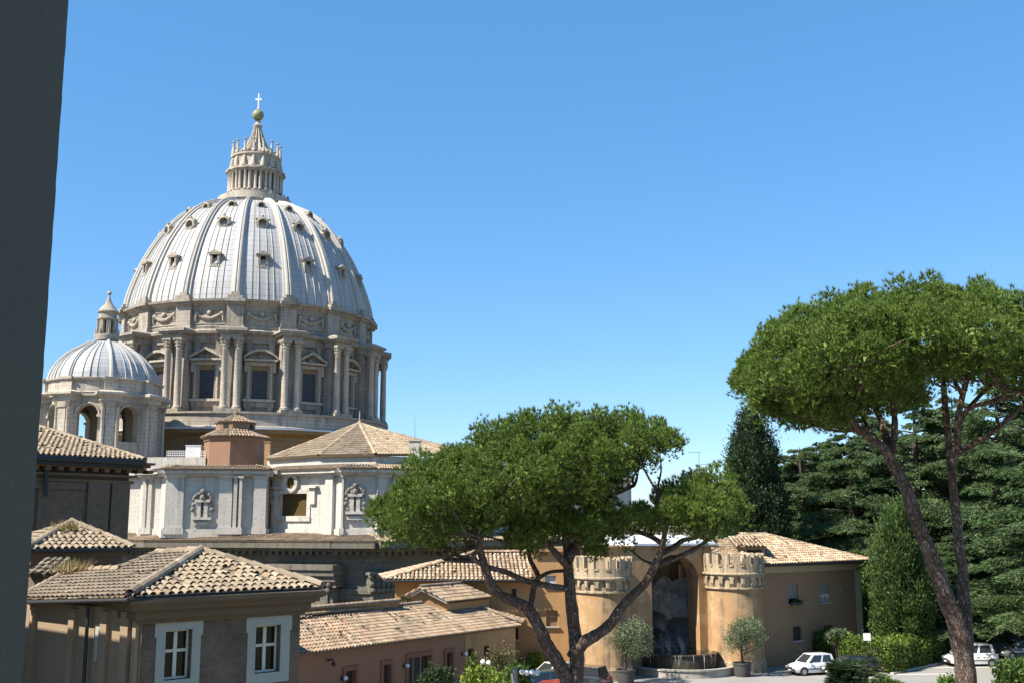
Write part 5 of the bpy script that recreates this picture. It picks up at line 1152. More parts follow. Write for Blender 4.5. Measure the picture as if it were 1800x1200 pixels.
# ================================================================== FOUNTAIN OF TWO TOWERS
TL, TR = G(1060, 1187), G(1293, 1172)
TL = Vector((P(1060, 1100, 79.5).x, 79.5, 0)); TR = Vector((P(1293, 1100, 83.6).x, 83.6, 0))
fdir = (TR - TL).normalized(); fn_ = Vector((fdir.y, -fdir.x, 0))
def round_tower(c, hw, pyb, pys, pyr, label):
    s_ = c.y / F; r = hw * s_; cx = 900 + c.x / c.y * F
    Z = lambda py: P(cx, py, c.y - r * .8).z
    t_ = thing('round_tower', c, label, 'tower', 'battlemented fountain towers')
    zr, zs, zt = Z(pyr), Z(pys), Z(pyb); R2 = r * 1.09
    b_ = MB(); b_.lathe([(r * 1.05, 0), (r * 1.05, .75), (r * 1.02, .85), (r, .95), (r * .985, zr - .1), (r * .985, zr), (.01, zr)], 40, (c.x, c.y)); b_.build('shaft', m['ochre_pale'], t_, smooth=40)
    b_ = MB(); b_.lathe([(r, zr - .08), (r * 1.07, zr - .02), (r * 1.07, zr + .08), (r * 1.0, zr + .12)], 40, (c.x, c.y)); b_.lathe([(R2 * .98, zs - .02), (R2 * 1.05, zs), (R2 * 1.05, zs + .1), (R2, zs + .14)], 40, (c.x, c.y)); b_.build('string_course', m['tower_stone'], t_)
    b_ = MB(); b_.lathe([(r * 1.07, 0), (r * 1.07, .72), (r * 1.03, .8)], 40, (c.x, c.y)); b_.build('plinth', m['tower_stone'], t_, smooth=40)
    # corbel table: little arches between brackets
    n = 17; b_ = MB(); zb = zr + .12; ht = zs - zb
    b_.lathe([(r * .985, zb), (r * .985, zs)], 40, (c.x, c.y))
    for k in range(n):
        a0, a1 = 2 * math.pi * k / n, 2 * math.pi * (k + 1) / n; pa = (c.x + R2 * math.cos(a0), c.y + R2 * math.sin(a0)); pb = (c.x + R2 * math.cos(a1), c.y + R2 * math.sin(a1)); Lk = math.dist(pa, pb)
        b_.facade_arch(pa, pb, zb + ht * .28, zs, Lk * .16, Lk * .84, zb + ht * .2, zb + ht * .55, (R2 - r) * .95, 8)
        am = a0; ca, sa = math.cos(am), math.sin(am); w_ = Lk * .16
        q = lambda rr, t, z: (c.x + rr * ca - t * sa, c.y + rr * sa + t * ca, z)
        b_.hexa([q(r * .97, -w_, zb), q(r * 1.01, -w_, zb), q(r * 1.01, w_, zb), q(r * .97, w_, zb), q(r * .97, -w_, zb + ht * .3), q(R2, -w_, zb + ht * .3), q(R2, w_, zb + ht * .3), q(r * .97, w_, zb + ht * .3)])
    b_.build('corbel_table', m['tower_stone'], t_)
    b_ = MB(); hp = zt - zs; n = 17; b_.lathe([(R2, zs + .1), (R2, zs + hp * .45), (R2 * .86, zs + hp * .45), (R2 * .86, zs + .1)], 40, (c.x, c.y)); b_.lathe([(R2 * .87, zs + .3), (.01, zs + .35)], 24, (c.x, c.y))
    for k in range(n):                      # swallow-tail merlons
        a0 = 2 * math.pi * (k + .5) / n; ca, sa = math.cos(a0), math.sin(a0); w_ = math.pi * R2 / n * .62
        q = lambda rr, t, z: (c.x + rr * ca - t * sa, c.y + rr * sa + t * ca, z); z0, z1, z2 = zs + hp * .45, zt, zt - hp * .12
        prof = [(-w_, z0), (w_, z0), (w_, z1), (0, z2), (-w_, z1)]
        b_.idx([q(R2, t, z) for t, z in prof] + [q(R2 * .86, t, z) for t, z in prof], [(0, 1, 2, 3, 4), (9, 8, 7, 6, 5)] + [(i, i + 5, (i + 1) % 5 + 5, (i + 1) % 5) for i in range(5)])
        a1 = 2 * math.pi * k / n; ca2, sa2 = math.cos(a1), math.sin(a1); w2 = math.pi * R2 / n * .34
        q = lambda rr, t, z: (c.x + rr * ca2 - t * sa2, c.y + rr * sa2 + t * ca2, z); b_.hexa([q(R2 * .9, -w2, z0 - .1), q(R2 * 1.03, -w2, z0 - .1), q(R2 * 1.03, w2, z0 - .1), q(R2 * .9, w2, z0 - .1), q(R2 * .9, -w2, z0 + .05), q(R2 * 1.03, -w2, z0 + .05), q(R2 * 1.03, w2, z0 + .05), q(R2 * .9, w2, z0 + .05)])
    b_.build('battlement', m['tower_stone'], t_)
    return t_
round_tower(TL, 47, 978, 1017, 1041, 'round ochre tower with battlements left of the grotto fountain, partly behind the pine')
round_tower(TR, 47, 972, 1009, 1034, 'round ochre tower with battlements right of the grotto fountain, behind a potted olive')
ftn = thing('grotto_fountain', ((TL + TR) / 2 + Vector((0, 2, 0))), 'arched rock grotto fountain between the two round towers', 'fountain')
F0 = TL - fn_ * 1.1 + fdir * 1.2; F1 = TR - fn_ * 1.1 - fdir * 1.2; p0, e, L = fr(F0, F1); ztp = onwall(1180, 961, F0, F1)[1]
ua, _ = onwall(1146, 1060, F0, F1); ub, _ = onwall(1229, 1060, F0, F1); zsp = onwall(1188, 1022, F0, F1)[1]
fa = MB(); fa.facade_arch(F0, F1, 0, ztp, ua, ub, 0, zsp, 1.6, 24); 
P1_, P2_ = F1 - fn_ * 5, F0 - fn_ * 5; fa.facade(F1, P1_, 0, ztp); fa.facade(P2_, F0, 0, ztp)
fa.obox(p0, e, -.6, L + .6, -5, .12, ztp, ztp + .12)
fa.build('arch_wall', m['ochre_pale'], ftn)
zrf = MB(); zq = onwall(1180, 940, F0 - fn_ * 5, F1 - fn_ * 5)[1]; ur0, _ = onwall(1112, 960, F0, F1); ur1, _ = onwall(1258, 960, F0, F1)
q = lambda u, d_, z: (p0.x + e.x * u + e.y * d_, p0.y + e.y * u - e.x * d_, z)
zrf.hexa([q(ur0, .3, ztp + .13), q(ur1, .3, ztp + .13), q(ur1, -5, ztp + .13), q(ur0, -5, ztp + .13), q(ur0, .3, ztp + .28), q(ur1, .3, ztp + .28), q(ur1, -5, zq), q(ur0, -5, zq)])
for k in range(14):
    u = ur0 + (ur1 - ur0) * (k + .5) / 14; zrf.hexa([q(u - .03, .3, ztp + .27), q(u + .03, .3, ztp + .27), q(u + .03, -5, zq - .02), q(u - .03, -5, zq - .02), q(u - .03, .3, ztp + .33), q(u + .03, .3, ztp + .33), q(u + .03, -5, zq + .05), q(u - .03, -5, zq + .05)])
zrf.build('metal_roof', m['leadroof'], ftn)
# rock face: a displaced sheet with three caves
import mathutils.noise as mn
rk = MB(); NU, NV = 60, 90; rows = []
for j in range(NV + 1):
    row = []
    for i in range(NU + 1):
        u = ua - .6 + (ub - ua + 1.2) * i / NU; s_ = i / NU; z = (zsp + .1 + .45 * mn.noise(Vector((u * 1.3, 2.0, 7)))) * j / NV
        d_ = -2.5 + 1.1 * abs(2 * s_ - 1) ** 3 + max(0, 1 - z / 1.9) * 1.6
        d_ += .55 * mn.fractal(Vector((u * .9, z * .9, 0)), 1.0, 2.0, 5) + .25 * mn.noise(Vector((u * 3, z * 3, 5)))
        for (cu, cz, ru, rz2, dp_) in ((.30, 3.55, .30, .55, 1.8), (.32, 2.2, .24, .75, 1.7), (.80, 2.6, .17, 1.0, 1.5), (.55, 2.0, .14, .6, .5)):
            k = ((s_ - cu) / ru) ** 2 + ((z - cz) / rz2) ** 2
            if k < 1: d_ -= dp_ * (1 - k) ** .5
        row.append(q(u, d_, z))
    rows.append(row)
W_ = NU + 1; rk.idx([p for r_ in rows for p in r_], [(j * W_ + i, j * W_ + i + 1, (j + 1) * W_ + i + 1, (j + 1) * W_ + i) for j in range(NV) for i in range(NU)])
nw = MB(); nw.obox((p0.x, p0.y), (e.x, e.y), ua - .7, ub + .7, -4.9, -4.0, 0, ztp - .05); nw.build('niche_wall', m['ochre_pale'], ftn)
rk.build('rock_face', m['rock'], ftn, smooth=70)
mc = (ua + ub) / 2 - .1; cw = Vector(q(mc, .3, 0))
ub_ = MB(); rB = 2.75; zB_ = 1.45; aa = math.atan2(-fn_.y, -fn_.x)
ub_.lathe([(rB * 1.0, 0), (rB * 1.02, .5), (rB * 1.0, zB_ - .15), (rB * 1.05, zB_ - .08), (rB * 1.05, zB_), (rB * .93, zB_), (rB * .93, zB_ - .3), (.01, zB_ - .3)], 40, (cw.x, cw.y)); ub_.build('upper_basin', m['moss'], ftn, smooth=40)
lb_ = MB(); cl_ = Vector(q(mc + .3, .2, 0)); rL = 3.95
lb_.lathe([(rL, 0), (rL, .45), (rL * 1.02, .47), (rL * 1.02, .58), (rL * .92, .58), (rL * .92, .2), (.01, .2)], 56, (cl_.x, cl_.y)); lb_.build('lower_basin', m['basin'], ftn, smooth=40)
wt = MB(); wt.lathe([(rB * .93, zB_ - .06), (.01, zB_ - .06)], 40, (cw.x, cw.y)); wt.lathe([(rL * .92, .42), (rB * 1.03, .42)], 56, (cl_.x, cl_.y))
tag(wt.build('water', m['water']), kind='structure')
fw = MB()
for k in range(12):
    a_ = -math.pi / 2 + random.uniform(-1.25, 1.0) ; x, y = cw.x + rB * 1.055 * math.cos(a_), cw.y + rB * 1.055 * math.sin(a_); l_ = random.uniform(.25, 1.0)
    fw.tube([(x, y, zB_), (x + random.uniform(-.03, .03), y - .04, zB_ - l_)], [random.uniform(.008, .018), .006], 5)
for k in range(16):
    u = random.choice([mc - .9, mc + .55, mc + .9, mc + .1, mc - .4]) + random.uniform(-.25, .25); z1 = random.uniform(1.7, 2.9)
    fw.tube([q(u, -.9, z1), q(u + .03, -.5, z1 - .5), q(u + .05, -.35, zB_ - .05)], [.004, random.uniform(.006, .012), .012], 5)
tag(fw.build('falling_water', m['spray']), 'thin white water trickles falling over the mossy grotto basin', 'falling water', kind='stuff')

# ================================================================== VILLA AT THE RIGHT
V0, V1 = P(1338, 1000, 84.5), P(1511, 1000, 92.5); vil = thing('villa', (V0.x, V0.y, 0), 'two storey brown plaster villa with hipped roof right of the towers', 'building')
p0, e, L = fr(V0, V1); zv = P(1430, 990, 88).z
vw = rects(V0, V1, [(1386, 1403, 1026, 1060), (1442, 1458, 1024, 1058), (1394, 1409, 1100, 1125), (1448, 1464, 1098, 1125)])
house(V0, V1, 9, 0, zv, vw, .28, 'wall', m['villa'], vil)
vt = MB(); zf0 = onwall(1430, 1003, V0, V1)[1]; vt.obox(p0, e, 0, L + .03, -9, .03, zf0, zv - .02); vt.obox(p0, e, L - .75, L + .05, -9, .05, 0, zf0 - .01); vt.build('frieze', m['villa_trim'], vil)
for k, o in enumerate(vw):
    f = MB(); f.obox(p0, e, o[0] - .15, o[1] + .15, -.02, .14, o[2] - .1, o[2]); fo = f.build('window', m['frame'], vil)
    f = MB(); f.obox(p0, e, o[0], o[1], -.25, -.2, o[2], o[3]); f.build('pane', m['glass'], fo)
    hgt = (o[3] - o[2]) * (.74 if k < 2 else 1); f = MB(); f.obox(p0, e, o[0] + .01, o[1] - .01, -.18, -.12, o[3] - hgt, o[3]); f.build('shutter', m['shutter'] if k < 2 else m['darkdoor'], fo)
    f = MB()
    if k == 1:
        for j in range(6): u = o[0] + (o[1] - o[0]) * (j + .5) / 6; f.obox(p0, e, u - .02, u + .02, -.08, -.05, o[2], o[2] + .55)
        f.obox(p0, e, o[0], o[1], -.08, -.05, o[2] + .55, o[2] + .6); f.build('railing', m['white_metal'], fo)
    if k == 0:
        f.obox(p0, e, o[0] - .05, o[1] + .05, .14, .36, o[2] - .1, o[2] + .12); fb = f.build('flower_box', m['pot'], fo); c = np.array([q_ for q_ in [(p0.x + e.x * (o[0] + t) + e.y * .25, p0.y + e.y * (o[0] + t) - e.x * .25, o[2] + .15) for t in rng.uniform(-.1, o[1] - o[0] + .1, 120)]]); D = norm(unit(120) + np.array([0, -.3, .2])); foliage('flowers', c, D, .22, .1, m['darkshrub'], fo, 'leaf')
n_ = Vector((e.y, -e.x, 0)); v0 = Vector((p0.x, p0.y, zv + .1)) + n_ * .8; v1 = v0 + Vector((e.x, e.y, 0)) * (L + .9); v0 = v0 - Vector((e.x, e.y, 0)) * 3.2
vr = P(1345, 939, 91.5); vr0 = P(1300, 939, 90.0); vr0.z = vr.z
vf = MB(); tile_field(vf, [v0, v1, vr, vr0], .3, .42, 4, 1.1, thick=.15); tile_field(vf, [v1, v1 - n_ * 10.5, vr], .3, .42, 4, 1.1); ridge(vf, v1, vr, .15); ridge(vf, vr0, vr, .15); tile_field(vf, [v0 - n_ * 10, v0, vr0], .3, .42, 4, 1.1)
vf.build('roof', [m['roof_orange'], m['underroof']], vil)
vg = MB(); vg.tube([v0 + n_ * .06 - Vector((0, 0, .1)), v1 + n_ * .06 - Vector((0, 0, .1))], .08, 8); c1_ = v1 - Vector((e.x, e.y, 0)) * 1.2; vg.tube([c1_ + n_ * .05 - Vector((0, 0, .12)), c1_ - n_ * .2 - Vector((0, 0, .4)), c1_ - n_ * .75 - Vector((.25, 0, .75))], .06, 6); vg.build('gutter', m['dark_metal'], vil)
alt = MB(); A, B = P(1301, 990, 85.2), P(1345, 990, 85.2); zt_ = P(1320, 962, 85.2).z; alt.box(A.x, B.x, 85.2, 88, 0, zt_); ao = alt.build('altana', m['ochre'], vil)
al2 = MB(); tile_field(al2, [(A.x - .3, 84.9, zt_ + .1), (B.x + .1, 84.9, zt_ + .1), (B.x + .1, 88, zt_ + .75), (A.x - .3, 88, zt_ + .75)], .3, .42, 4, 1.0); al2.build('roof', [m['roof_orange'], m['underroof']], ao)
al3 = MB(); A, B = P(1314, 975, 85.1), P(1340, 966, 85.1); al3.box(A.x, B.x, 85.14, 85.3, A.z, B.z); al3.build('opening', m['darkopen'], ao)
# ================================================================== UMBRELLA PINES
def pine(name_label, Y, limbs, crowns, base_z, group, tw=80, per=60, nb=13):
    first = limbs[0][0][0]; base = P(first[0], first[1], Y); base.z = 0
    t_ = thing('umbrella_pine', base, name_label, 'pine tree', group)
    b_ = MB(); skel = []
    for path, dY, w0, w1, z0 in limbs:
        sp = limb(b_, path, Y, dY, w0, w1, 10, .04, z0); 
        skel += sp[len(sp) // 3:] if z0 is not None else sp
    b_.build('trunk', m['bark'], t_, smooth=80)
    Cs = [crown_points(poly, Y + dy, T, n, ins, dmx) for poly, dy, T, n, ins, dmx in crowns]; C = np.concatenate(Cs)
    s_ = MB(); twigs(s_, [p for p in skel if p.z > base_z], [C[i] for i in rng.choice(len(C), tw, replace=False)], .085, .02); s_.build('branches', m['bark'], t_, smooth=80)
    PD = np.concatenate([spaced(crown_points(poly, Y + dy, T, 2600, ins + 12, dmx, .22), 1.3) for poly, dy, T, n, ins, dmx in crowns])
    pine_crown(PD, spaced(np.concatenate([crown_points(poly, Y + dy, T * .8, 1500, ins + 16, dmx, .8) for poly, dy, T, n, ins, dmx in crowns]), 1.0), m['pine'], t_)
    return t_
Yc = 55.0
limbsC = [
 ([(1009, 1215), (1014, 1180), (1013, 1135), (1008, 1092), (1003, 1048), (999, 1005), (998, 972), (992, 925), (982, 880), (975, 820)], 0.5, 32, 9, 0.0),
 ([(1004, 1215), (992, 1185), (979, 1160), (963, 1135), (949, 1105), (930, 1072), (908, 1058), (880, 1045), (863, 1025), (853, 997), (845, 970), (837, 945), (830, 910), (815, 875)], -2.0, 28, 8, 1.5),
 ([(1006, 1155), (1024, 1130), (1045, 1117), (1071, 1098), (1092, 1068), (1114, 1044), (1136, 1022), (1152, 990), (1163, 966), (1167, 945), (1175, 905)], -1.5, 23, 8, None),
 ([(996, 1034), (960, 1028), (922, 1019), (890, 1005), (858, 996), (838, 985), (832, 974), (843, 962), (848, 945)], -2.5, 12, 6, None),
 ([(930, 1070), (934, 1058), (938, 1033), (946, 1014), (938, 995), (931, 980), (925, 950), (905, 915)], 1.5, 12, 6, None),
 ([(943, 1018), (955, 1010), (970, 1004), (996, 1002)], 1.0, 7, 6, None),
 ([(998, 985), (1012, 958), (1030, 935), (1046, 912), (1070, 874), (1092, 862), (1115, 852)], 1.5, 17, 6, None),
 ([(998, 995), (980, 975), (962, 955), (946, 938), (917, 912), (890, 880)], -2.0, 14, 5, None),
 ([(996, 940), (1000, 910), (1001, 880), (1010, 830)], 2.0, 10, 5, None),
 ([(985, 905), (950, 900), (910, 893), (880, 890)], -2.5, 8, 4, None),
 ([(1158, 992), (1183, 982), (1216, 967), (1238, 953), (1262, 935)], -1.5, 11, 5, None),
 ([(1164, 970), (1183, 962), (1200, 949), (1228, 942), (1255, 915)], 1.5, 12, 5, None),
 ([(1166, 956), (1142, 941), (1105, 929), (1075, 919), (1058, 905)], 0.5, 10, 5, None),
]
C1 = [(636, 905), (640, 882), (655, 868), (690, 845), (720, 818), (760, 792), (800, 768), (845, 750), (890, 733), (935, 720), (985, 716), (1040, 712), (1078, 724), (1125, 718), (1160, 736), (1192, 746), (1214, 765), (1216, 785), (1200, 800), (1178, 813), (1152, 826), (1124, 838), (1100, 862), (1085, 892), (1050, 905), (1010, 905), (960, 915), (900, 930), (850, 948), (800, 962), (750, 970), (700, 962), (660, 938)]
C1b = [(860, 950), (905, 905), (960, 890), (1040, 880), (1090, 885), (1108, 920), (1112, 955), (1085, 985), (1045, 992), (1020, 970), (985, 950), (940, 985), (905, 975)]
C2 = [(1085, 925), (1108, 895), (1136, 874), (1168, 856), (1200, 855), (1216, 840), (1235, 832), (1252, 845), (1266, 822), (1284, 828), (1298, 860), (1304, 900), (1298, 930), (1280, 945), (1255, 956), (1220, 948), (1180, 938), (1130, 938)]
C1 = [(x, y + 6) if y < 800 else (x, y) for x, y in C1]
pine('spreading umbrella pine with three forking stems in front of the fountain', Yc, limbsC,
     [(C1, 0, 6.5, 2600, 9, 95), (C1b, 0.5, 4.5, 330, 10, 60), (C2, -1.0, 4.2, 700, 5, 45)], 4.5, 'umbrella pines', 110)
Yr = 46.0
limbsR = [
 ([(1697, 1180), (1690, 1135), (1680, 1090), (1666, 1060), (1655, 1025), (1644, 997), (1630, 960), (1611, 914), (1599, 874), (1583, 838), (1565, 807), (1556, 789), (1543, 779), (1520, 762), (1495, 736), (1475, 700), (1462, 665), (1450, 625)], -1.5, 36, 7, 0.0),
 ([(1700, 1165), (1699, 1115), (1697, 1070), (1694, 1040), (1692, 1000), (1686, 960), (1682, 914), (1677, 871), (1672, 822), (1669, 788), (1663, 730), (1659, 680), (1655, 630)], 1.0, 25, 9, 1.5),
 ([(1560, 796), (1558, 770), (1550, 742), (1537, 708), (1523, 660), (1512, 620)], 2.0, 16, 6, None),
 ([(1566, 800), (1572, 760), (1572, 730), (1563, 690), (1543, 640)], 0.5, 14, 6, None),
 ([(1545, 782), (1525, 750), (1513, 725), (1500, 700)], 3.0, 8, 4, None),
 ([(1520, 763), (1480, 742), (1440, 720), (1400, 695), (1370, 680)], -2.0, 10, 4, None),
 ([(1497, 738), (1455, 705), (1420, 672), (1395, 650)], -3.0, 8, 4, None),
 ([(1674, 815), (1682, 780), (1685, 732), (1693, 690), (1705, 650), (1715, 610)], -1.0, 15, 7, None),
 ([(1687, 745), (1700, 720), (1731, 686), (1757, 662), (1775, 630)], 2.0, 9, 5, None),
 ([(1676, 800), (1690, 792), (1731, 768), (1771, 737), (1800, 707), (1840, 660)], -1.0, 12, 6, None),
 ([(1684, 740), (1705, 716), (1742, 706), (1800, 690), (1840, 670)], -2.5, 9, 5, None),
 ([(1690, 690), (1676, 665), (1672, 640)], 2.0, 8, 5, None),
]
CR = [(1296, 660), (1300, 640), (1312, 615), (1325, 598), (1340, 578), (1370, 556), (1400, 543), (1440, 533), (1465, 520), (1500, 510), (1540, 506), (1570, 500), (1610, 495), (1650, 485), (1690, 488), (1715, 493), (1760, 500), (1800, 518), (1860, 545), (1910, 590), (1945, 640), (1930, 690), (1880, 705), (1820, 680), (1770, 668), (1730, 665), (1690, 660), (1650, 668), (1620, 688), (1580, 698), (1540, 695), (1500, 706), (1480, 715), (1450, 722), (1420, 728), (1390, 735), (1370, 728), (1345, 716), (1320, 708), (1306, 688)]
CRb = [(1330, 690), (1400, 680), (1470, 680), (1512, 715), (1498, 752), (1460, 768), (1420, 758), (1385, 745), (1345, 728)]
CRc = [(1480, 690), (1540, 682), (1600, 680), (1650, 672), (1640, 705), (1590, 722), (1535, 728), (1495, 722)]
CR = [(x, y + 10) for x, y in CR]; CRb = [(x, y + 8) for x, y in CRb]; 
pine('tall leaning umbrella pine forked near the ground at the right edge', Yr, limbsR, [(CR, 0, 6.8, 2600, 9, 95), (CRb, 0.5, 3.4, 200, 7, 40), (CRc, 2.0, 3.5, 120, 9, 40)], 9.0, 'umbrella pines', 130)

# ================================================================== CEDARS
def cedar(H, Rm, seed):
    """parts built round the origin, so copies can be turned and scaled"""
    r_ = np.random.default_rng(seed); random.seed(seed)
    root = thing('cedar', (0, 0, 0), 'x', 'cedar tree', 'cedars behind the villa')
    b_ = MB(); b_.tube([(0, 0, -.5), (.1, 0, H * .4), (0, .1, H * .75), (0, 0, H)], [H * .028, H * .02, H * .011, .03], 9)
    BP, BD, BL, BW = [], [], [], []; z = H * .17
    while z < H * .985:
        t = z / H; len0 = Rm * (1 - t ** 1.9) ** .85 + .8
        nb = 5 if t < .8 else 4
        for k in range(nb):
            az = r_.uniform(0, 6.283); Lb = len0 * r_.uniform(.65, 1.1); zz = z + r_.uniform(-.4, .4)
            dx, dy = math.cos(az), math.sin(az); tip = r_.uniform(-.14, .03) * Lb
            path = [Vector((dx * Lb * s_, dy * Lb * s_, zz + .18 * Lb * s_ * (1 - s_) * 2 + tip * s_ * s_)) for s_ in (0, .3, .6, .85, 1)]
            b_.tube(path, [.03 + .016 * Lb, .02 + .011 * Lb, .05, .03, .012], 5, False)
            n = int(120 + 150 * Lb); s_ = r_.uniform(.22, 1.03, n) ** .8; wd = .34 * Lb * np.sin(np.clip(s_, 0, 1) * 2.6 + .25) + .25
            # side shoots: foliage gathers in flat plates with scalloped edges
            side = r_.uniform(-1, 1, n); lob = .72 + .28 * np.sin(s_ * 19 + az * 5 + np.sign(side) * 1.3); w_ = side * wd * lob
            zc = zz + .36 * Lb * s_ * (1 - s_) + tip * s_ * s_ - .55 * np.abs(w_) ** 1.35 * .42 + r_.normal(size=n) * .08
            px = dx * Lb * s_ - dy * w_; py = dy * Lb * s_ + dx * w_
            BP.append(np.stack([px, py, zc], 1))
            D = np.stack([dx * .8 - dy * np.sign(w_) * .75, dy * .8 + dx * np.sign(w_) * .75, np.full(n, -.32)], 1) + r_.normal(size=(n, 3)) * .33
            BD.append(norm(D)); BL.append(r_.uniform(.22, .5, n)); BW.append(r_.uniform(.06, .12, n))
        z += (.62 + .5 * r_.uniform()) * (1.0 if t < .6 else .72)
    b_.build('trunk', m['darkbark'], root, local=True, smooth=80)
    foliage('crown', np.concatenate(BP), np.concatenate(BD), np.concatenate(BL), np.concatenate(BW), m['cedar'], root, 'leaf', local=True)
    return root
protos = [cedar(22, 9.0, 3), cedar(22, 8.0, 11), cedar(22, 9.5, 23)]
spots = [  # px, Y, top py, reach scale, prototype, label
 (1492, 108, 762, 1.0, 0, 'cedar directly behind the villa roof, its crown nearest the slim dark cypress top'),
 (1605, 104, 692, 1.0, 1, 'tall dark cedar rising behind the leaning pine stem'),
 (1748, 100, 665, 1.05, 2, 'cedar right of the forked pine with its flat tiers meeting the sky'),
 (1405, 114, 785, 1.0, 1, 'cedar between the dark cypress and the villa roof ridge'),
 (1870, 82, 770, 1.0, 0, 'near cedar with broad drooping fronds at the right edge'),
 (1545, 124, 728, 1.0, 2, 'far cedar filling the gap left of the leaning pine stem'),
 (1672, 122, 695, 1.0, 0, 'far cedar seen between the two stems of the leaning pine'),
 (1335, 120, 862, .75, 2, 'low cedar behind the potted olive tower and small pine crown'),
 (1690, 96, 905, .8, 1, 'lower cedar with spreading tiers behind the hedge and forked trunk'),
 (1440, 132, 775, 1.1, 0, 'distant cedar closing the gap above the villa ridge'),
 (1378, 118, 798, .9, 0, 'low cedar touching the right flank of the dark cypress'),
 (1465, 128, 768, 1.0, 1, 'distant cedar in the gap left of the tall leaning stem'),
 (1520, 138, 775, 1.0, 1, 'distant cedar behind the leaning stem, lowest on the skyline'),
 (1610, 135, 765, 1.0, 2, 'distant cedar behind the upright stem of the leaning pine'),
 (1720, 132, 770, 1.0, 1, 'distant cedar in the gap right of the upright pine stem'),
 (1790, 118, 735, 1.0, 2, 'far cedar at the right edge behind the near drooping one'),
 (1570, 112, 885, .85, 2, 'cedar between villa corner and light green cypress'),
]
for i, (px, Y, py, rs, pi, lab) in enumerate(spots):
    used_first = not any(s[4] == pi for s in spots[:i])
    o = protos[pi] if used_first else copy_tree(protos[pi])
    top = P(px, py, Y); zb_ = max(gz(top.x, Y) - .3, -.3) if Y > 110 else 0.0
    o.location = (top.x, Y, zb_); h = (top.z - zb_) / 22; o.scale = (rs, rs, h); o.rotation_euler.z = 1.1 * i + .4; o['label'] = lab

# ================================================================== CYPRESSES
def cypress(poly, Y, T, n, mat, label, zs, L=.32, W=.10):
    px = sum(p[0] for p in poly) / len(poly); c = P(px, 900, Y); c.z = 0; t_ = thing('cypress', c, label, 'cypress tree', 'cypresses')
    C = crown_points(poly, Y, T, n, 3, 30, .3); b_ = MB(); top = C[:, 2].max(); C = spaced(C, 1.0); n = len(C)
    b_.tube([(c.x, c.y, -.2), (c.x, c.y, top * .6), (c.x, c.y, top * .95)], [.35, .2, .05], 8); b_.build('trunk', m['darkbark'], t_, smooth=80)
    k = 330; B = np.repeat(C, k, 0) + rng.normal(size=(n * k, 3)) * np.repeat(rng.uniform(.7, 1.25, (n, 1)), k, 0) * np.array([.32, .32, .5]); out = B - np.array([c.x, c.y, 0]); out[:, 2] = 0
    D = norm(norm(out) * .5 + np.array([0, 0, .9]) + rng.normal(size=B.shape) * .4)
    k2 = 24; Bc = np.repeat(C, k2, 0) + rng.normal(size=(n * k2, 3)) * np.array([.2, .2, .4]); ctr = np.array([c.x, c.y, 0]); Bc[:, :2] = ctr[:2] + (Bc[:, :2] - ctr[:2]) * .82
    B = np.concatenate([B, Bc]); D = np.concatenate([D, unit(len(Bc))]); LL = np.concatenate([L * rng.uniform(.6, 1.2, n * k), rng.uniform(.4, .7, len(Bc))]); WW = np.concatenate([W * rng.uniform(.7, 1.3, n * k), rng.uniform(.25, .4, len(Bc))])
    foliage('crown', B, D, LL, WW, mat, t_, 'leaf'); return t_
cypress([(1322, 716), (1334, 730), (1346, 752), (1354, 775), (1366, 800), (1362, 830), (1380, 880), (1388, 985), (1280, 985), (1272, 880), (1284, 845), (1280, 810), (1290, 780), (1290, 762), (1304, 742), (1312, 726)], 101, 3.4, 1800, m['cypress'], 'dark cypress with a ragged blunt top against the sky, left of the cedars', 1)
cypress([(1588, 868), (1602, 905), (1614, 950), (1624, 1010), (1632, 1070), (1636, 1122), (1552, 1122), (1546, 1060), (1542, 1000), (1550, 940), (1566, 898)], 88, 3.0, 1800, m['cypress_light'], 'broad light green cypress right of the villa corner', 1)

# ================================================================== HEDGES AND SHRUBS
def hedge(a, b, thick, z0, z1, n, mat, label, group='clipped hedges', L=.2, W=.13, name='hedge', cat='hedge'):
    a, b = Vector((a[0], a[1])), Vector((b[0], b[1])); e = (b - a); Ln = e.length; e /= Ln; nn = Vector((-e.y, e.x))
    t_ = thing(name, ((a.x + b.x) / 2, (a.y + b.y) / 2, 0), label, cat, group)
    u = rng.uniform(-.1, Ln + .1, n); s = rng.uniform(0, 1, n); f = rng.choice(4, n, p=[.42, .36, .12, .10]); d = rng.uniform(0, thick, n); z = rng.uniform(z0, z1, n)
    bump_ = .16 * np.sin(u * 2.1) + .1 * np.sin(u * 5.3 + 1) + .08 * np.sin(z * 4)
    d = np.where(f == 0, bump_ * .6, np.where(f == 2, thick, d)); z = np.where(f == 1, z1 + bump_, z); u = np.where(f == 3, np.where(s < .5, 0, Ln), u)
    Pn = np.stack([a.x + e.x * u + nn.x * d, a.y + e.y * u + nn.y * d, z], 1) + rng.normal(size=(n, 3)) * .1
    D = norm(unit(n) + np.array([-nn.x * .6, -nn.y * .6, .75])); core = MB(); core.obox((a.x + nn.x * thick, a.y + nn.y * thick), (e.x, e.y), .1, Ln - .1, .12, thick - .12, 0, z1 - .15)
    core.build('twig_core', m['darkbark'], t_); foliage('leaves', Pn, D, L * rng.uniform(.7, 1.4, n), W * rng.uniform(.7, 1.3, n), mat, t_, 'leaf'); return t_
h0, h1, h2 = G(1412, 1160), G(1566, 1183), G(1672, 1160)
hedge(h0, h1, 1.6, 0, 1.95, 9000, m['hedge'], 'bright sunlit hedge in front of the villa behind the small white car')
hedge(h1, h2, 1.6, 0, 1.95, 6500, m['hedge'], 'hedge with shaded front side running back toward the leaning pine')
hedge(G(1706, 1132), G(1860, 1122), 1.6, 0, 2.0, 6000, m['hedge'], 'far hedge behind the parked cars at the right edge')
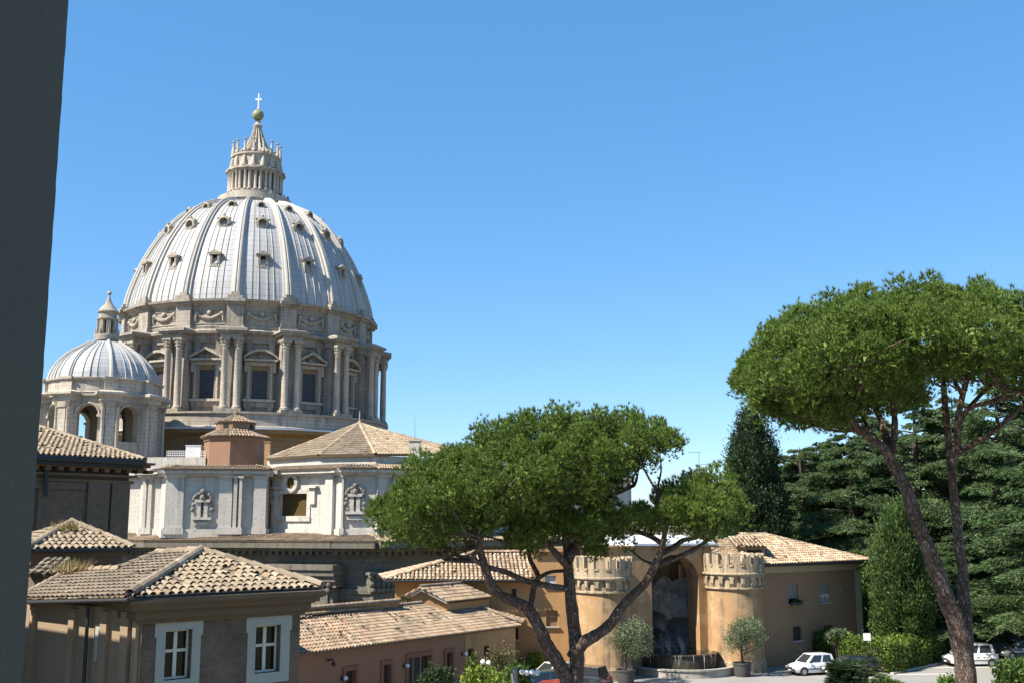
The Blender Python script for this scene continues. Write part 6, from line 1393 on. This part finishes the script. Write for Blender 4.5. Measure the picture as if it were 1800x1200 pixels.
hedge(P(1752, 1200, 64), P(1860, 1200, 61), 4.0, 0, 2.6, 9000, m['midshrub'], 'tall rounded hedge in front of the parked cars at the right edge')
hedge(G(1352, 1166), G(1413, 1158), 2.2, 0, 2.6, 4500, m['darkshrub'], 'dark shaded shrub between the right tower and villa wall', 'garden shrubs', name='shrub', cat='shrub')
def shrub(c, rx, rz_, n, mat, label, L=.22, W=.12, trunk=None, dens=.5, group='garden shrubs', name='shrub', cat='shrub'):
    t_ = thing(name, (c.x, c.y, 0), label, cat, group); k = max(8, int(n / 40)); C = unit(k) * (rng.uniform(0, 1, k) ** dens)[:, None] * np.array([rx, rx, rz_]) + np.array(tuple(c))
    B = np.repeat(C, 40, 0) + rng.normal(size=(k * 40, 3)) * min(rx, rz_) * .2; B = B[B[:, 2] > .02]; D = norm(unit(len(B)) + norm(B - np.array(tuple(c))) * .6 + np.array([0, 0, .4]))
    b_ = MB(); 
    for p in C[:18]:
        b_.tube([(c.x, c.y, -.1), ((c.x + p[0]) / 2, (c.y + p[1]) / 2, max(p[2] * .55, .1)), tuple(p)], [.04, .03, .01], 5, False)
    b_.build('stems', m['darkbark'], t_); foliage('leaves', B, D, L * rng.uniform(.7, 1.3, len(B)), W * rng.uniform(.7, 1.3, len(B)), mat, t_, 'leaf'); return t_
shrub(P(877, 1162, 69), .95, 1.15, 1500, m['twigshrub'], 'sparse brownish shrub beside the twin globe lamp', .16, .08, dens=.7)
shrub(P(848, 1208, 56), 1.15, .85, 3200, m['limeshrub'], 'bright lime green bush at the bottom edge in front of the low building', .2, .11)
shrub(P(832, 1172, 69), .45, .6, 700, m['midshrub'], 'small green bush beneath the ochre end of the low building')
shrub(P(912, 1192, 63), .75, .8, 1800, m['midshrub'], 'green bush behind the grey wooden post')
shrub(P(942, 1168, 80), 1.0, .75, 1800, m['limeshrub'], 'yellow green bush against the ochre wall left of the forked pine')
shrub(P(765, 1196, 63), 1.0, .8, 1500, m['darkshrub'], 'dark low bush in shade before the wide glazed door')
shrub(P(1672, 1212, 62), .8, .6, 1500, m['hedge'], 'light green bush at the foot of the forked pine')
shrub(P(1520, 1040, 97), 2.2, 3.0, 3000, m['midshrub'], 'pale leafy sapling between villa corner and light cypress', .35, .22)
shrub(P(1472, 1119, 86), .8, .35, 300, m['olive'], 'grey leaved plant rising above the sunlit hedge', .4, .1)
def rosette_shrub(c, H, n, mat, label, crowns=5, Lf=1.1, sp=.9):
    t_ = thing('palm_shrub', (c.x, c.y, 0), label, 'palm', 'low palms'); b_ = MB(); Bs, Ds, Ls, Ws = [], [], [], []
    for k in range(crowns):
        h = H * random.uniform(.55, 1.0); x, y = c.x + random.uniform(-1, 1) * sp, c.y + random.uniform(-1, 1) * .7; b_.tube([(x * .6 + c.x * .4, y * .6 + c.y * .4, -.1), (x, y, h * .6), (x, y, h)], [.12, .09, .08], 7)
        for f in range(22):              # each leaf is a fan of narrow blades on a stalk
            d = Vector(unit(1)[0]); d.z = abs(d.z) * .9 - .15; d.normalize(); st = Vector((x, y, h)) + d * Lf * .5; b_.tube([(x, y, h), st], [.012, .008], 4, False)
            nb = 15; s_ = d.cross(Vector((0, 0, 1))).normalized()
            for j in range(nb):
                a = (j / (nb - 1) - .5) * 2.5; dd = d * math.cos(a) + s_ * math.sin(a) + Vector((0, 0, -.12)); Bs.append(tuple(st)); Ds.append(tuple(dd.normalized())); Ls.append(Lf * .55 * random.uniform(.8, 1.1)); Ws.append(.05)
    b_.build('stems', m['darkbark'], t_); foliage('leaves', np.array(Bs), np.array(Ds), np.array(Ls), np.array(Ws), mat, t_, 'leaf'); return t_
rosette_shrub(P(1500, 1195, 64), 2.7, 0, m['darkshrub'], 'dark fan palm clump hiding the dark car beside the small white car', 13, .9, 1.05)
rosette_shrub(P(1558, 1200, 63), 1.9, 0, m['midshrub'], 'sunlit pale fan palm right of the dark palm clump', 6, .75, .5)
for px, py, Y, n, lab in ((128, 1002, 35.0, 260, 'dry grass tuft growing on the low roof ridge beside the lean-to'), (116, 930, 43.5, 220, 'dry grass tuft growing on the pyramid roof of the small block')):
    c = P(px, py, Y); B = np.array(tuple(c)) + rng.normal(size=(n, 3)) * np.array([.28, .12, .04]); D = norm(rng.normal(size=(n, 3)) * .55 + np.array([0, 0, 1.0]))
    t_ = thing('grass_tuft', tuple(c), lab, 'grass tuft', 'dry tufts on the roofs'); foliage('blades', B, D, .38 * rng.uniform(.6, 1.3, n), .03, m['drygrass'], t_)
# ivy weed on the gable
c = P(712, 1052, 75.0); shrub(c, .4, .3, 300, m['twigshrub'], 'straggly weed growing on the small pediment', .14, .08)

# ================================================================== OLIVES IN PLANTERS
def olive(gp, poly, Y, label, tr):
    base = Vector((gp.x, gp.y, 0)); t_ = thing('potted_olive', base, label, 'olive tree', 'olive trees in planters'); C = crown_points(poly, Y, 1.35, 150, 4, 28, .4)
    b_ = MB(); r_ = .62; b_.lathe([(r_ * .82, 0), (r_ * .95, .35), (r_, .8), (r_ * 1.07, .82), (r_ * 1.07, .95), (r_ * .95, .95), (r_ * .93, .82), (.01, .8)], 28, (base.x, base.y)); b_.build('planter', m['pot'], t_, smooth=40)
    pts = [Vector((base.x, base.y, .7))] + [P(px, py, Y) for px, py in tr]; b_ = MB(); sp = smooth_path(pts); b_.tube(sp, [.11 - .06 * i / len(sp) for i in range(len(sp))], 8)
    twigs(b_, sp[len(sp) // 2:], [C[i] for i in range(0, 150, 5)], .04, .01); b_.build('trunk', m['darkbark'], t_, smooth=80)
    k = 34; B = np.repeat(C, k, 0) + rng.normal(size=(150 * k, 3)) * .17; D = norm(unit(len(B)) + np.array([0, 0, .5])); foliage('crown', B, D, .17 * rng.uniform(.7, 1.3, len(B)), .05, m['olive'], t_, 'leaf')
olive(G(1100, 1201), [(1072, 1125), (1082, 1105), (1100, 1095), (1112, 1085), (1128, 1092), (1142, 1102), (1150, 1130), (1148, 1145), (1128, 1158), (1100, 1158), (1078, 1142)], 76.4, 'potted olive tree left of the fountain basin, before the left tower', [(1099, 1172), (1100, 1150), (1105, 1125)])
olive(G(1305, 1188), [(1272, 1122), (1285, 1098), (1305, 1085), (1322, 1074), (1340, 1090), (1347, 1115), (1354, 1132), (1335, 1138), (1318, 1132), (1300, 1142), (1285, 1150), (1274, 1140)], 80.2, 'potted olive tree right of the fountain basin, before the right tower', [(1305, 1158), (1303, 1138), (1308, 1115)])

# ================================================================== CARS
def car(loc, rz, paint, label, L=3.6, Wd=1.55, H=1.42, kind='hatch', name='parked_car'):
    o = thing(name, (loc.x, loc.y, .004), label, 'car', 'cars parked in the courtyard', rz); hw = Wd / 2; f, r = L / 2, -L / 2; zb = .84 if kind != 'van' else .92
    hood = f - (.95 if kind != 'van' else .75); deck = r + (.25 if kind != 'saloon' else .8)
    st = [(r, .34, zb - .18, hw * .86), (r + .06, .24, zb - .04, hw * .93), (r + .35, .20, zb, hw), (-.2, .19, zb, hw), (hood, .2, zb - .02, hw), (f - .35, .22, zb - .14, hw * .97), (f - .06, .26, zb - .24, hw * .92), (f, .34, zb - .34, hw * .85)]
    b_ = MB(); rows = [[(x, -w * .92, zl), (x, -w, zl + .16), (x, -w * 1.0, zt - .14), (x, -w * .93, zt), (x, w * .93, zt), (x, w, zt - .14), (x, w, zl + .16), (x, w * .92, zl)] for x, zl, zt, w in st]
    b_.idx([p for q in rows for p in q], [(i * 8 + j, i * 8 + (j + 1) % 8, (i + 1) * 8 + (j + 1) % 8, (i + 1) * 8 + j) for i in range(len(st) - 1) for j in range(8)] + [tuple(range(8)), tuple(range((len(st) - 1) * 8 + 7, (len(st) - 1) * 8 - 1, -1))])
    # cabin
    a0, a1 = (deck, hood + .12); t0, t1 = (r + .42, hood - .55) if kind != 'saloon' else (r + 1.25, hood - .62); wb_, wt_ = hw * .93, hw * .74
    lo_ = [(a0, -wb_, zb - .02), (a1, -wb_, zb - .03), (a1, wb_, zb - .03), (a0, wb_, zb - .02)]; hi_ = [(t0, -wt_, H - .03), (t1, -wt_, H - .03), (t1, wt_, H - .03), (t0, wt_, H - .03)]
    b_.hexa(lo_ + hi_); b_.hexa([(t0 - .02, -wt_ - .01, H - .035), (t1 + .02, -wt_ - .01, H - .035), (t1 + .02, wt_ + .01, H - .035), (t0 - .02, wt_ + .01, H - .035), (t0 + .2, -wt_ + .12, H), (t1 - .2, -wt_ + .12, H), (t1 - .2, wt_ - .12, H), (t0 + .2, wt_ - .12, H)])
    bo = b_.build('body', paint, o, local=True, smooth=35)
    V = Vector; lo_ = [V(p) for p in lo_]; hi_ = [V(p) for p in hi_]
    def pane(nm, A, B, C, D, u0, u1, v0, v1):
        n = (B - A).cross(D - A).normalized() * .012; q = lambda u, v: (A.lerp(B, u)).lerp(D.lerp(C, u), v) + n
        g_ = MB(); g_.face([q(u0, v0), q(u1, v0), q(u1, v1), q(u0, v1)]); g_.build(nm, m['carglass'], o, local=True)
    pane('windscreen', lo_[1], lo_[2], hi_[2], hi_[1], .06, .94, .08, .92); pane('rear_window', lo_[3], lo_[0], hi_[0], hi_[3], .08, .92, .15, .9)
    for A, B, C, D in ((lo_[0], lo_[1], hi_[1], hi_[0]), (lo_[2], lo_[3], hi_[3], hi_[2])):
        s_ = (.10, .50) if A is lo_[0] else (.54, .90); pane('side_window', A, B, C, D, s_[0] + .02, s_[1], .14, .9); s_ = (.54, .90) if A is lo_[0] else (.10, .50); pane('side_window', A, B, C, D, s_[0], s_[1] - .01, .14, .9)
    wm = MB(); rw = .28; prof = [(.01, -.085), (rw * .62, -.085), (rw * .68, -.095), (rw, -.08), (rw, .08), (rw * .6, .09), (.01, .09)]
    for i in range(len(prof) - 1):
        wm.m = 1 if i == 0 else 0
        for k in range(20):
            a_, b2 = 2 * math.pi * k / 20, 2 * math.pi * (k + 1) / 20; (r0, y0), (r1, y1) = prof[i], prof[i + 1]
            wm.face([(r0 * math.cos(a_), y0, r0 * math.sin(a_)), (r1 * math.cos(a_), y1, r1 * math.sin(a_)), (r1 * math.cos(b2), y1, r1 * math.sin(b2)), (r0 * math.cos(b2), y0, r0 * math.sin(b2))])
    w0 = wm.build('wheel', [m['rubber'], m['rim']], o, local=True); w0.location = (f - .66, -hw + .07, rw)
    for x, y in ((f - .66, 1), (r + .6, -1), (r + .6, 1)):
        w_ = inst(w0, o, math.pi if y > 0 else 0, (x, y * (hw - .07), rw))
    for x in (f - .66, r + .6):           # dark wheel arches
        for y in (-1, 1):
            pass
    ar = MB()
    for x in (f - .66, r + .6):
        for y in (-1, 1):
            pts = [(x + (rw + .06) * math.cos(t), y * (hw + .004), rw + (rw + .06) * math.sin(t)) for t in [math.pi * k / 12 for k in range(13)]]; ar.face(pts if y < 0 else pts[::-1])
    ar.build('wheel_arch', m['plastic'], o, local=True)
    bp = MB(); bp.box(f - .12, f + .05, -hw * .86, hw * .86, .28, .46); bp.box(r - .05, r + .12, -hw * .88, hw * .88, .3, .48); bp.box(r + .4, f - .4, -hw - .012, -hw + .02, .42, .49); bp.box(r + .4, f - .4, hw - .02, hw + .012, .42, .49); bp.box(f - .02, f + .012, -hw * .4, hw * .4, .48, .56); bp.build('bumper', m['plastic'], o, local=True)
    for y in (-1, 1):
        b_ = MB(); b_.box(f - .16, f + .015, y * hw * .62 - .15, y * hw * .62 + .15, zb - .36, zb - .22); b_.build('headlight', m['lampglass'], o, local=True)
        b_ = MB(); b_.box(r - .015, r + .1, y * hw * .75 - .09, y * hw * .75 + .09, zb - .34, zb - .1); b_.build('tail_light', m['redlens'], o, local=True)
        b_ = MB(); b_.box(hood - .28, hood - .14, y * (hw + .09) - .08, y * (hw + .09) + .08, zb + .02, zb + .14); b_.build('mirror', m['plastic'], o, local=True)
    dl_ = MB()
    for y in (-1, 1):
        for xx in (hood - .28, (hood - .28 + r + .95) / 2 - .1, r + .95): dl_.box(xx - .008, xx + .008, y * (hw - .004) - .008, y * (hw - .004) + .008, .5, zb - .17)
        for xx in ((hood + r) / 2 + .12, r + 1.15): dl_.box(xx - .09, xx + .09, y * (hw + .004) - .012, y * (hw + .004) + .012, zb - .26, zb - .22)
    dl_.build('door_seams', m['plastic'], o, local=True)
    np_ = MB(); np_.box(f + .05, f + .06, -.2, .2, .32, .42); np_.build('number_plate', m['sign'], o, local=True)
    return o
car(G(1427, 1184), R(198), m['car_white'], 'small boxy white hatchback parked in front of the sunlit hedge', 3.45, 1.5, 1.44)
car(G(1497, 1187), R(200), m['car_dark'], 'dark car mostly hidden behind the dark palm clump', 3.9, 1.62, 1.4)
car(G(1706, 1169), R(184), m['car_white'], 'white van-like car behind the forked pine trunk', 3.75, 1.62, 1.62, 'van')
car(G(1798, 1156), R(188), m['car_silver'], 'silver grey car at the right edge behind the tall hedge', 4.1, 1.68, 1.42, 'saloon')
car(P(976, 1187, 76.5), R(215), m['car_white'], 'white car partly hidden by the left stem of the forked pine', 4.0, 1.65, 1.42, 'saloon')
car(P(945, 1200, 72.0), R(212), m['car_teal'], 'dark teal car at the bottom edge beside the globe lamps', 4.0, 1.65, 1.42)
car(P(1018, 1193, 74.8), R(150), m['car_dark'], 'black car behind the trunk of the three stemmed pine', 4.1, 1.7, 1.45)
car(P(972, 1215, 67.6), R(214), m['car_red'], 'red car just showing at the bottom edge beside the pine trunk', 3.8, 1.6, 1.4)

# ================================================================== LAMPS, POSTS, SIGN
def globe_lamp(c, n, label, rr=.15, spread=.32):
    t_ = thing('globe_lamp', (c.x, c.y, 0), label, 'street lamp', 'globe lamps in the courtyard'); b_ = MB(); b_.lathe([(.14, 0), (.14, .08), (.06, .12), (.045, c.z - .35), (.06, c.z - .3), (.03, c.z - .15)], 10, (c.x, c.y))
    pos = [(c.x + spread * (k - (n - 1) / 2) * 1.0, c.y + (.22 if k % 2 else -.12), c.z + (.0 if k % 2 else .1)) for k in range(n)]
    for p in pos: b_.tube(smooth_path([(c.x, c.y, c.z - .3), ((c.x + p[0]) / 2, (c.y + p[1]) / 2, c.z - .26), (p[0], p[1], p[2] - rr)], 3), .018, 5)
    b_.build('post', m['dark_metal'], t_, smooth=40)
    for p in pos: g_ = MB(); g_.sphere(p, rr, 16, 10); g_.build('globe', m['globe'], t_, smooth=60)
globe_lamp(P(854, 1165, 68), 2, 'low lamp with two white globes beside the sparse brown shrub', .15, .33)
globe_lamp(P(931, 1183, 62), 4, 'low lamp with four white globes in front of the parked cars', .15, .27)
po = P(904, 1172, 56); b_ = MB(); b_.tube([(po.x, po.y, 0), (po.x, po.y, po.z - .35), (po.x, po.y, po.z - .12), (po.x, po.y, po.z)], [.17, .16, .14, .05], 10)
tag(b_.build('wooden_post', m['greywood'], loc=(po.x, po.y, 0), smooth=40), 'weathered grey wooden post at the bottom edge left of the globe lamps', 'post')
s0, s1_ = P(1518, 1125, 80.5), P(1530, 1112, 80.5); sg = thing('notice_sign', ((s0.x + s1_.x) / 2, 80.5, 0), 'small blank white notice board standing behind the hedge', 'sign')
b_ = MB(); b_.box(s0.x, s1_.x, 80.48, 80.52, s0.z, s1_.z); b_.build('board', m['sign'], sg); b_ = MB(); cx = (s0.x + s1_.x) / 2; b_.box(cx - .03, cx + .03, 80.53, 80.59, 0, s1_.z - .1); b_.build('post', m['dark_metal'], sg)
l1 = P(1745.5, 1115, 93); lt2 = thing('lantern_post', (l1.x, l1.y, 0), 'dark lantern on a post in front of the far hedge', 'street lamp'); b_ = MB(); b_.lathe([(.12, 0), (.05, .2), (.04, l1.z - .1), (.16, l1.z)], 8, (l1.x, l1.y)); b_.build('post', m['dark_metal'], lt2)
b_ = MB(); b_.lathe([(.16, l1.z), (.27, l1.z + .5), (.3, l1.z + .52), (.08, l1.z + .72), (.02, l1.z + .8)], 6, (l1.x, l1.y)); b_.build('lantern_head', m['grey_metal'], lt2)
an0, an1 = P(1232, 930, 87), P(1231, 793, 87); ant = thing('tv_antenna', (an0.x, 87, an0.z), 'tall thin television antenna above the fountain roof', 'antenna'); b_ = MB(); b_.tube([(an0.x, 87, ztp), (an0.x, 87, an1.z)], [.035, .02], 6); b_.build('mast', m['grey_metal'], ant)
b_ = MB()
for z_, xa, xb in ((an1.z - .05, -.75, .1), (an1.z - 1.0, -.15, .9)):
    b_.tube([(an0.x + xa, 87, z_), (an0.x + xb, 87, z_)], .018, 5)
    for k in range(5): x = an0.x + xa + (xb - xa) * k / 4; b_.tube([(x, 86.75, z_), (x, 87.25, z_)], .012, 4)
b_.build('aerial_elements', m['grey_metal'], ant)
tg = P(1769, 1082, 112); b_ = MB(); zt_ = tg.z + .5; zg_ = gz(tg.x, 112); b_.box(tg.x - .65, tg.x + .65, 111.4, 112.6, zg_ - .2, zt_ - .25); b_.idx([(tg.x - .8, 111.2, zt_ - .25), (tg.x + .8, 111.2, zt_ - .25), (tg.x + .8, 112.8, zt_ - .25), (tg.x - .8, 112.8, zt_ - .25), (tg.x, 112, zt_ + .25)], [(0, 1, 4), (1, 2, 4), (2, 3, 4), (3, 0, 4), (3, 2, 1, 0)])
tag(b_.build('gate_pillar', m['terracotta'], loc=(tg.x, 112, zg_)), 'terracotta pillar with a pointed cap among the trees at the right edge', 'pillar')
# low kerb along the hedge
for A, B in ((h1, h2),):
    e_ = (B - A).normalized(); n_k = Vector((e_.y, -e_.x, 0)); k_ = MB(); k_.obox((A.x, A.y), (e_.x, e_.y), -.3, (B - A).length, .1, .35, 0, .12); tag(k_.build('kerb', m['kerb'], loc=(0, 0, 0)), kind='structure')
